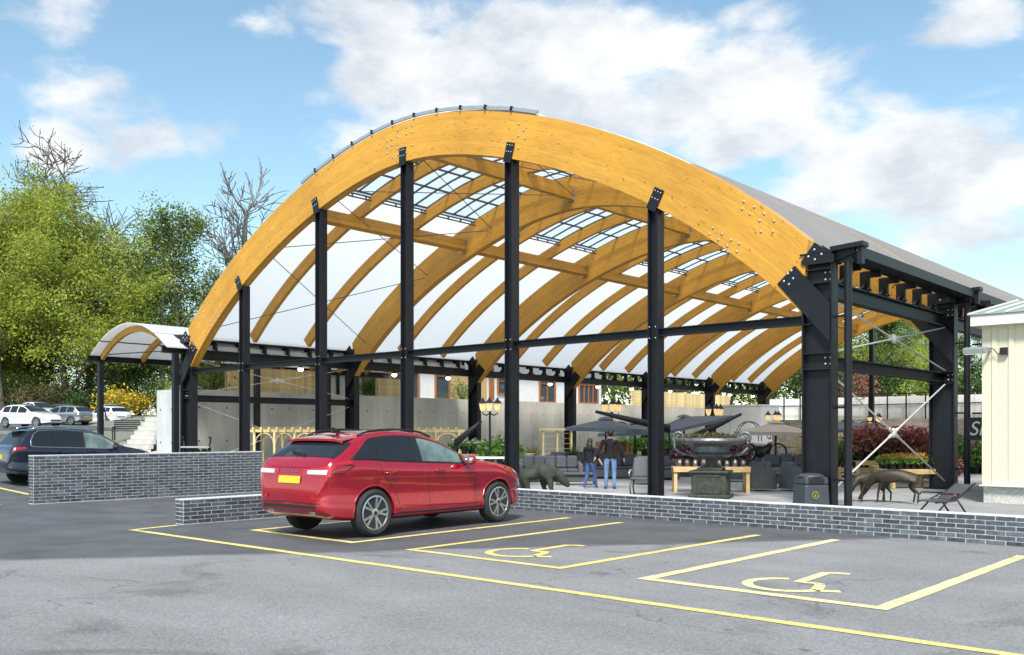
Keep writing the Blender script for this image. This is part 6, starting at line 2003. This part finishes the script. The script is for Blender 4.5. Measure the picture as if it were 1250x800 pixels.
x, y = at(1128, 590); row('red', (x, y, .022), RA, 1.2, .6, 3, 2, .25, 1.7, 'loose red-leaved shrub just left of the second right column', 'loose red shrubs', pot_tc)
# plants around the left middle
x, y = at(585, 576); trestle('display_table', (x, y, .022), RA, 2.6, .8, .72, 'timber table with white flowers behind the red car bonnet')
row('white', (x, y, .022), RA, 2.4, .6, 6, 2, .72, 1.5, 'white flowers in a pot on the table behind the red car', 'white potted flowers', pot_tc)
x, y = at(612, 580); row('green', (x, y, .022), RA, 1.4, .8, 3, 2, .30, 1.7, 'fresh green plant left of the middle gable post', 'green plants by the gable post', pot_tc)
x, y = at(607, 590); stn = empty('stone_table', (x, y, .022), RA, 'white slab table standing in front of the green plants', 'table')
MB().box((0, 0, .80), (1.4, .6, .06)).build('table_top', 'white', stn, bevel=.01)
for s in (-1, 1): MB().box((s * .5, 0, .385), (.12, .45, .77)).build('leg', 'white', stn)

def palm(loc, h, n, label, m='leaf_green'):
    r = empty('spiky_plant', loc, 0, label, 'plant', 'spiky potted plants')
    mb = MB()
    for i in range(n):
        a = random.random() * 2 * PI; e = random.uniform(.25, 1.35); L = h * random.uniform(.6, 1.0)
        d = Vector((math.cos(a) * math.cos(e), math.sin(a) * math.cos(e), math.sin(e))); s = Vector((-math.sin(a), math.cos(a), 0)) * .022
        p0 = Vector((0, 0, .4)); p1 = p0 + d * L * .55; p2 = p0 + d * L + Vector((0, 0, -.22 * L * math.cos(e)))
        mb.add([p0 - s, p0 + s, p1 + s, p1 - s, p2], [(0, 1, 2, 3), (3, 2, 4)])
    mb.build('leaves', m, r)
    MB().lathe([(.16, 0), (.22, .40), (.24, .40), (.24, .44), (.19, .44)], n=16).build('pot', 'bin_grey', r, smooth=True, angle=40)
    return r
x, y = at(650, 577); palm((x, y, .022), 1.0, 90, 'spiky green plant right of the middle gable post')
x, y = at(700, 578); palm((x, y, .022), 1.0, 90, 'spiky green plant beside the timber arbour', 'leaf_dark')
x, y = at(647, 582); po_ = empty('white_urn', (x, y, .022), 0, 'small pale urn in front of the spiky plant by the gable post', 'urn')
MB().lathe([(.12, 0), (.12, .06), (.05, .14), (.05, .5), (.12, .62), (.18, .80), (.20, .84), (.16, .84)], n=18).build('bowl', 'tan_stone', po_, smooth=True)

# ---- parasols
def parasol(loc, rz, R_, h, tilt, m, label, sides=8, drop=.36, pole=True):
    r = empty('parasol', loc, rz, label, 'parasol', 'parasols over the seating')
    top = Vector((0, 0, h))
    Rt = Matrix.Rotation(tilt, 3, 'Y')
    ring = [top + Rt @ Vector((R_ * math.cos(2 * PI * (i + .5) / sides), R_ * math.sin(2 * PI * (i + .5) / sides), -drop)) for i in range(sides)]
    mb = MB(); th = Vector((0, 0, .02))
    for i in range(sides):
        a, b = ring[i], ring[(i + 1) % sides]
        mid = (a + b) / 2 * .985 + top * .015
        mb.add([top, a, mid, top - th, a - th, mid - th], [(0, 1, 2), (5, 4, 3), (1, 4, 5, 2)]); mb.add([top, mid, b, top - th, mid - th, b - th], [(0, 1, 2), (5, 4, 3), (1, 4, 5, 2)])
        lo = Vector((0, 0, -.12)); mb.add([a, b, b + lo, a + lo], [(0, 1, 2, 3)])
    mb.build('canopy', m, r)
    v_ = MB(); v_.lathe([(.32, -.02), (.18, .07), (.02, .10)], n=8)
    v_.build('top_vent', m, r, top + Vector((0, 0, -.02)))
    for i in range(sides):
        MB().bar(top - th * 3, ring[i] - th, .03, .025).build('rib', 'steel_grey', r)
    MB().tube([(0, 0, 0), (0, 0, h)], .035, 8).build('pole', 'steel', r)
    MB().box((0, 0, .04), (.7, .7, .08)).build('base', 'bin_grey', r, bevel=.01)
    return r
x, y = at(745, 583); parasol((x - .2, y, .022), RA, 1.55, 2.12, .03, 'parasol_grey', 'dark grey parasol above the walking couple')
x, y = at(775, 578); parasol((x, y, .022), RA + .3, 1.5, 2.0, -.05, 'parasol_grey', 'dark grey parasol reaching behind the right gable post')
x, y = at(835, 578); parasol((x, y, .022), RA, 1.9, 2.25, -.22, 'parasol_grey', 'tilted grey-brown parasol behind the great urn')
x, y = at(947, 583); parasol((x, y, .022), RA, 1.5, 1.98, .02, 'parasol_beige', 'beige parasol over the rattan armchairs')
x, y = at(1035, 577); parasol((x, y, .022), RA, 1.5, 2.1, .0, 'parasol_grey', 'grey parasol just right of the large column')
# a folded cantilever parasol leaning behind the post, and two more spars
for (u_, v_, dx_, z0_, z1_, lab) in ((772, 585, 1.3, 2.35, 1.75, 'folded black parasol sloping down to the right beside the couple'), (872, 582, -1.0, 2.3, 1.35, 'folded dark parasol sloping behind the great urn'), (572, 580, -.5, 2.05, 1.2, 'folded dark parasol leaning behind the red car')):
    x, y = at(u_, v_)
    r = empty('folded_parasol', (x, y, .022), RA, lab, 'parasol', 'folded parasols')
    MB().tube([(-dx_, 0, z0_), (-dx_ * .3, 0, z0_ + (z1_ - z0_) * .35), (dx_, 0, z1_)], [.05, .09, .15], 8).build('canopy', 'black', r, smooth=True)
    MB().tube([(dx_, 0, 0), (dx_, 0, z1_ + .1)], .035, 8).build('pole', 'steel', r)
    MB().box((dx_, 0, .04), (.6, .6, .08)).build('base', 'bin_grey', r)

# ---- lantern posts
def lantern_post(loc, h, label):
    r = empty('lantern_post', loc, RA, label, 'lamp post', 'black lantern posts')
    MB().lathe([(.14, 0), (.14, .08), (.08, .14), (.06, .5), (.04, .55), (.035, h - .45), (.06, h - .42), (.04, h - .36), (.02, h - .30)], n=12).build('post', 'steel', r, smooth=True)
    for i in range(3):
        a = 2 * PI * i / 3 + .5; c_ = Vector((.30 * math.cos(a), .30 * math.sin(a), 0))
        MB().tube([(0, 0, h - .48), (c_.x * .5, c_.y * .5, h - .56), (c_.x, c_.y, h - .50), (c_.x, c_.y, h - .42)], .022, 6).build('arm', 'steel', r, smooth=True)
        l_ = MB().lathe([(.05, -.42), (.09, -.36), (.13, -.16), (.13, -.14)], n=8).build('lantern', 'lantern_glass', r, (c_.x, c_.y, h))
        MB().lathe([(.16, -.14), (.12, -.08), (.05, .0), (.02, .08)], n=8).build('lantern_cap', 'steel', l_)
        for k_ in range(4):
            b_ = 2 * PI * k_ / 4
            MB().bar((.055 * math.cos(b_), .055 * math.sin(b_), -.41), (.135 * math.cos(b_), .135 * math.sin(b_), -.14), .012, .012).build('lantern_bar', 'steel', l_)
    return r
for u_, d_, h_, lab in ((598, 33, 2.78, 'black three-lantern post left of the middle gable post'), (747, 35, 2.80, 'black three-lantern post above the walking couple'), (873, 40, 2.75, 'black three-lantern post behind the great urn'), (945, 46, 2.6, 'black three-lantern post left of the large column'), (1069, 50, 2.55, 'black three-lantern post beyond the cable crossing')):
    x, y = polar((u_ - 625) / 1140, d_); lantern_post((x, y, .022), h_, lab)

# ---- pergola, arbours
def pergola(loc, rz, L, D, h, n, label):
    r = empty('timber_pergola', loc, rz, label, 'pergola', 'timber garden structures')
    for s in range(n):
        for q in (-1, 1):
            xx = -L / 2 + L * s / (n - 1)
            MB().box((xx, q * D / 2, h / 2), (.09, .09, h)).build('post', 'pine_pale', r)
            if s < n - 1:
                w_ = L / (n - 1); pts = [(xx + w_ / 2 - (w_ / 2 - .04) * math.cos(PI * t / 10), q * D / 2, h - .5 + .45 * math.sin(PI * t / 10)) for t in range(11)]
                MB().tube(pts, .03, 5).build('arch_brace', 'pine_pale', r)
    for q in (-1, 1): MB().box((0, q * D / 2, h + .06), (L + .5, .06, .12)).build('beam', 'pine_pale', r)
    for i in range(int(L / .34) + 1): MB().box((-L / 2 + .34 * i, 0, h + .17), (.06, D + .5, .10)).build('rafter', 'pine_pale', r)
    return r
x, y = polar((352 - 625) / 1140, 41); pergola((x, y, .022), RA, 2.6, 1.4, 1.62, 4, 'pale timber pergola with arched braces left of the red car')
x, y = polar((520 - 625) / 1140, 44); pergola((x, y, .022), RA, 3.2, 1.4, 1.62, 4, 'pale timber pergola half hidden behind the red car roof')
x, y = polar((680 - 625) / 1140, 40)
ar = empty('timber_arbour', (x, y, .022), RA, 'pale timber arbour with trellis sides behind the long sofa', 'arbour', 'timber garden structures')
for s in (-.6, .0, .6):
    for q in (-.35, .35): MB().box((s, q, .85), (.07, .07, 1.7)).build('post', 'pine_pale', ar)
MB().box((.2, 0, 1.74), (1.9, 1.0, .08)).build('roof', 'pine_pale', ar)
for i in range(7): MB().box((-.3, .35, .25 + i * .22), (.56, .03, .03)).build('trellis_bar', 'pine_pale', ar); MB().box((.3, .35, .25 + i * .22), (.56, .03, .03)).build('trellis_bar', 'pine_pale', ar)
MB().box((0, .1, .45), (1.15, .5, .05)).build('seat', 'pine_pale', ar)
x, y = polar((612 - 625) / 1140, 38)
bt = empty('bird_table', (x, y, .022), RA, 'small roofed timber bird table left of the middle gable post', 'bird table')
MB().box((0, 0, .55), (.08, .08, 1.1)).build('post', 'pine_pale', bt); MB().box((0, 0, 1.12), (.6, .5, .04)).build('tray', 'pine_pale', bt)
for s in (-1, 1):
    for q in (-1, 1): MB().box((s * .25, q * .2, 1.28), (.04, .04, .3)).build('roof_post', 'pine', bt)
rr_ = MB(); rr_.prism([(-.45, 1.42), (.45, 1.42), (.0, 1.68)], 'y', -.35, .35); rr_.build('roof', 'tan_stone', bt)

# ---- statues
def statue(name, label, loc, rz, verts, edges, rad, m, extra=None, cat='statue', sub=2):
    me = bpy.data.meshes.new('body'); me.from_pydata(verts, edges, [])
    o = bpy.data.objects.new('tmp', me); C.objects.link(o)
    sk = o.modifiers.new('s', 'SKIN'); sk.use_smooth_shade = True; ss = o.modifiers.new('u', 'SUBSURF'); ss.levels = sub; ss.render_levels = sub
    for i, r in enumerate(rad): me.skin_vertices[0].data[i].radius = r if isinstance(r, tuple) else (r, r)
    me.skin_vertices[0].data[0].use_root = True
    b = baked(o); bpy.data.objects.remove(o); b.materials.clear(); b.materials.append(M[m])
    b.polygons.foreach_set('use_smooth', [True] * len(b.polygons))
    r = empty(name, loc, rz, label, cat)
    link('body', b, m, r)
    return r
# bear walking, nose down to the right: x is forward
bv = [(-.35, 0, .52), (-.05, 0, .56), (.22, 0, .55), (.42, 0, .46), (.56, 0, .33), (.68, 0, .20), (.75, 0, .13),
      (-.42, -.15, .34), (-.38, -.16, .16), (-.34, -.16, .05), (-.26, -.16, .03), (-.50, .15, .34), (-.54, .16, .16), (-.50, .16, .05), (-.42, .16, .03),
      (.20, -.16, .34), (.26, -.17, .17), (.26, -.17, .05), (.34, -.17, .03), (.10, .16, .34), (.05, .17, .17), (.07, .17, .05), (.15, .17, .03), (-.56, 0, .50)]
be = [(0, 1), (1, 2), (2, 3), (3, 4), (4, 5), (5, 6), (0, 7), (7, 8), (8, 9), (9, 10), (0, 11), (11, 12), (12, 13), (13, 14), (2, 15), (15, 16), (16, 17), (17, 18), (2, 19), (19, 20), (20, 21), (21, 22), (0, 23)]
brd = [.24, .25, .22, .17, .14, .09, .05, .12, .08, .065, .05, .12, .08, .065, .05, .11, .08, .065, .05, .11, .08, .065, .05, .07]
x, y = at(661, 601.5)
br_ = statue('bear_statue', 'mossy bronze bear statue with lowered head behind the low wall', (x, y, .022), RA - .05, bv, be, brd, 'verdigris')
br_.scale = (1.02, 1.05, 1.06)
for s in (-1, 1): MB().ball((.50, s * .10, .46), (.04, .03, .05), 8, 6).build('ear', 'verdigris', br_, smooth=True)
# grazing deer, forward is +x
def deer(loc, rz, label, s=1.0):
    dv = [(-.42, 0, .78), (-.10, 0, .76), (.25, 0, .78), (.46, 0, .72), (.66, 0, .48), (.74, 0, .32), (.86, 0, .14), (.92, 0, .07),
          (-.46, -.10, .58), (-.36, -.10, .44), (-.50, -.10, .28), (-.46, -.10, .02), (-.50, .10, .58), (-.44, .10, .44), (-.60, .10, .28), (-.58, .10, .02),
          (.26, -.09, .55), (.28, -.09, .30), (.26, -.09, .02), (.30, .09, .55), (.40, .09, .30), (.42, .09, .02), (-.58, 0, .74)]
    de = [(0, 1), (1, 2), (2, 3), (3, 4), (4, 5), (5, 6), (6, 7), (0, 8), (8, 9), (9, 10), (10, 11), (0, 12), (12, 13), (13, 14), (14, 15), (2, 16), (16, 17), (17, 18), (2, 19), (19, 20), (20, 21), (0, 22)]
    dr = [.20, .20, .20, .15, .095, .08, .05, .03, .085, .05, .028, .024, .085, .05, .028, .024, .07, .03, .024, .07, .03, .024, .04]
    r = statue('deer_statue', label, loc, rz, dv, de, dr, 'deer_brown')
    r.scale = (s, s, s)
    for q in (-1, 1):
        MB().ball((.70, q * .10, .40), (.03, .07, .03), 8, 6).build('ear', 'deer_brown', r, smooth=True)
        MB().tube([(.72, q * .03, .37), (.80, q * .14, .46), (.92, q * .20, .44)], [.018, .014, .006], 5).build('antler', 'deer_brown', r)
    return r
x, y = at(1092, 615.5); deer((x, y, .022), RA + PI - .5, 'dark bronze deer statue with lowered head, right of the pair behind the low wall', .86)
x, y = at(1064, 614); deer((x, y, .022), RA + PI + .25, 'dark bronze grazing deer statue, left of the pair behind the low wall', .78)

# ---- litter bin
x, y = at(990, 620)
bi = empty('litter_bin', (x, y, .022), RA + .25, 'dark grey litter bin with gold emblem in front of the large column', 'bin')
def binf(mb, z0, z1, w0, w1, d0, d1):
    mb.add([(-w0, -d0, z0), (w0, -d0, z0), (w0, d0, z0), (-w0, d0, z0), (-w1, -d1, z1), (w1, -d1, z1), (w1, d1, z1), (-w1, d1, z1)], [(3, 2, 1, 0), (4, 5, 6, 7), (0, 1, 5, 4), (1, 2, 6, 5), (2, 3, 7, 6), (3, 0, 4, 7)])
mb = MB(); binf(mb, 0, .50, .31, .285, .27, .25); mb.build('body', 'bin_grey', bi, bevel=.04)
mb = MB(); binf(mb, .50, .66, .287, .27, .252, .24); mb.build('hood', 'bin_grey', bi, bevel=.03)
MB().lathe([(.30, .0), (.30, .02), (.24, .06), (.10, .085)], n=4 * 8, sx=.98, sy=.88).build('lid', 'bin_grey', bi, (0, 0, .655), smooth=True)
MB().box((-.02, -.245, .575), (.38, .03, .12)).build('aperture', 'black', bi, bevel=.01)
MB().lathe([(.085, 0), (.085, .006)], n=24).build('emblem_disc', 'gold', bi, (-.06, -.268, .27), (R(90) - .05, 0, 0))
MB().lathe([(.066, 0), (.066, .008)], n=24).build('emblem_centre', 'bin_grey', bi, (-.06, -.268, .27), (R(90) - .05, 0, 0))
fg = MB(); fg.tube([(-.03, 0, -.04), (-.01, 0, .0), (.0, 0, .035)], [.012, .014, .010], 6); fg.tube([(.0, 0, .01), (.035, 0, .0), (.03, 0, -.035)], .009, 6); fg.ball((.005, 0, .048), .013, 8, 6)
fg.build('emblem_figure', 'gold', bi, (-.06, -.282, .27))

# ---- sling recliner
x, y = at(1157, 632)
rc_ = empty('recliner_chair', (x, y, .022), RA + .15, 'grey sling recliner chair behind the low wall by the cream building', 'chair')
rc_.scale = (.84, .84, .80)
MB().bar((-.02, 0, .42), (.42, 0, .78), .62, .02, (0, 0, 1)).build('sling_back', 'steel_grey', rc_)
for s in (-.33, .33):
    MB().tube([(-.52, s, .36), (-.04, s, .40), (.46, s, .82)], .022, 7).build('side_tube', 'black', rc_, smooth=True)
    MB().tube([(-.60, s, .0), (-.2, s, .42), (.08, s, .56), (-.45, s, .58), (-.5, s, .52)], .02, 7).build('arm_tube', 'black', rc_, smooth=True)
    MB().tube([(.30, s, .0), (.0, s, .45)], .022, 7).build('rear_leg', 'black', rc_, smooth=True)
MB().bar((-.52, 0, .37), (-.04, 0, .41), .62, .02, (0, 0, 1)).build('sling_seat', 'steel_grey', rc_)
MB().box((-.06, -.34, .54), (.07, .04, .05)).build('recline_knob', 'petal_red', rc_)

# ---- black garden bench and iron cart beyond the tall brick wall
x, y = polar((158 - 625) / 1140, 44); z_ = ground_h(x, y)
bk_ = empty('garden_bench', (x, y, z_), RA + .2, 'black slatted garden bench beyond the dark blue car', 'bench')
for i in range(4): MB().box((0, -.2 + .12 * i, .45), (1.5, .09, .03)).build('seat_slat', 'black', bk_)
for i in range(5): MB().box((0, .28 + .02 * i, .58 + .09 * i), (1.5, .025, .06)).build('back_slat', 'black', bk_)
for s in (-.7, .7):
    MB().box((s, .0, .62), (.05, .5, .04)).build('arm', 'black', bk_)
    for q in (-.22, .25): MB().box((s, q, .3), (.05, .05, .62)).build('leg', 'black', bk_)
x, y = polar((240 - 625) / 1140, 38); z_ = ground_h(x, y) + .022
ct = empty('iron_bench', (x, y, z_), RA, 'ornate black iron bench with pale seat seen over the tall brick wall', 'bench')
MB().box((0, 0, 1.02), (1.15, .5, .06)).build('seat', 'zinc', ct)
for s in (-.5, .5):
    pts = [(s, -.2 + .0, 0), (s * 1.02, -.15, .5), (s, 0, 1.0), (s * 1.1, .05, 1.25), (s * 1.15, 0, 1.42), (s * 1.0, -.08, 1.40)]
    MB().tube(pts, .04, 6).build('scroll_end', 'black', ct, smooth=True)
    MB().tube([(s, .2, 0), (s, .15, 1.0)], .04, 6).build('leg', 'black', ct)
MB().tube([(-.5, .1, .55), (0, .1, .65), (.5, .1, .55)], .03, 6).build('stretcher', 'black', ct)
for s in (-.3, .0, .3): MB().ball((s, .05, .86), (.14, .05, .09), 8, 6).build('scroll', 'black', ct)

# ---- odds and ends at the back of the sales area
def crate_stack(loc, rz, w, d, h, m, label, cat='stack'):
    r = empty('timber_stack', loc, rz, label, cat, 'stacks at the back of the sales area')
    n = max(2, int(h / .22))
    for i in range(n):
        MB().box((random.uniform(-.03, .03), 0, h * (i + .5) / n), (w, d, h / n - .03)).build('board', m, r, bevel=.006)
    return r
for u_, v_, w_, h_, m_, lab in ((958, 576, .9, 1.5, 'tan_stone', 'tan stacked blocks left of the large column'), (980, 575, .6, 1.4, 'pine', 'pale timber stack touching the large column'), (900, 573, 1.4, 1.1, 'cardboard', 'brown boxes behind the great urn'), (745, 576, 1.2, 1.25, 'terracotta', 'stack of terracotta boxes behind the couple'), (760, 574, .8, 1.1, 'terracotta', 'smaller terracotta stack right of the couple')):
    x, y = at(u_, v_); crate_stack((x, y, .022), RA, w_, .7, h_, m_, lab)
x, y = at(932, 580)
mc = empty('wheeled_sculpture', (x, y, .022), RA, 'black and white wheeled metal sculpture right of the great urn', 'sculpture')
for s in (-.62, .55):
    MB().tube([(s + .33 * math.cos(2 * PI * i / 24), 0, .85 + .33 * math.sin(2 * PI * i / 24)) for i in range(25)], .045, 6).build('wheel', 'black', mc, smooth=True)
    MB().tube([(s + .27 * math.cos(2 * PI * i / 24), 0, .85 + .27 * math.sin(2 * PI * i / 24)) for i in range(25)], .02, 6).build('rim', 'white', mc, smooth=True)
    for i in range(4): a = PI * i / 4; MB().tube([(s - .27 * math.cos(a), 0, .85 - .27 * math.sin(a)), (s + .27 * math.cos(a), 0, .85 + .27 * math.sin(a))], .012, 5).build('spoke', 'zinc', mc)
MB().bar((-.62, 0, .9), (.3, 0, 1.15), .16, .12).build('frame', 'black', mc); MB().bar((.3, 0, 1.2), (.55, 0, .85), .08, .08).build('fork', 'zinc', mc)
MB().ball((-.1, 0, 1.16), (.28, .12, .11), 12, 8).build('tank', 'white', mc, smooth=True); MB().ball((-.12, 0, .82), (.22, .14, .18), 10, 8).build('engine', 'black', mc, smooth=True)
MB().tube([(.2, -.25, 1.45), (.25, 0, 1.35), (.2, .25, 1.45)], .02, 6).build('handlebar', 'black', mc)
MB().box((-.05, 0, .25), (1.5, .5, .5)).build('plinth', 'bin_grey', mc)
for u_, v_, lab in ((916, 572, 'black hooped metal arch right of the great urn'), (757, 571, 'black hooped metal arch behind the grey parasols'), (1065, 575, 'rusty hooped metal arch behind the red shrubs')):
    x, y = at(u_, v_); r = empty('metal_arch', (x, y, .022), RA, lab, 'arch', 'hooped metal garden arches')
    for q in (0, .5):
        MB().tube([(-.5, q, 0), (-.5, q, 1.6)] + [(-.5 * math.cos(PI * i / 10), q, 1.6 + .5 * math.sin(PI * i / 10)) for i in range(1, 10)] + [(.5, q, 1.6), (.5, q, 0)], .022, 6).build('hoop', 'black', r, smooth=True)
    for z__ in (.5, 1.0, 1.5):
        for s in (-.5, .5): MB().tube([(s, 0, z__), (s, .5, z__)], .016, 5).build('rung', 'black', r)
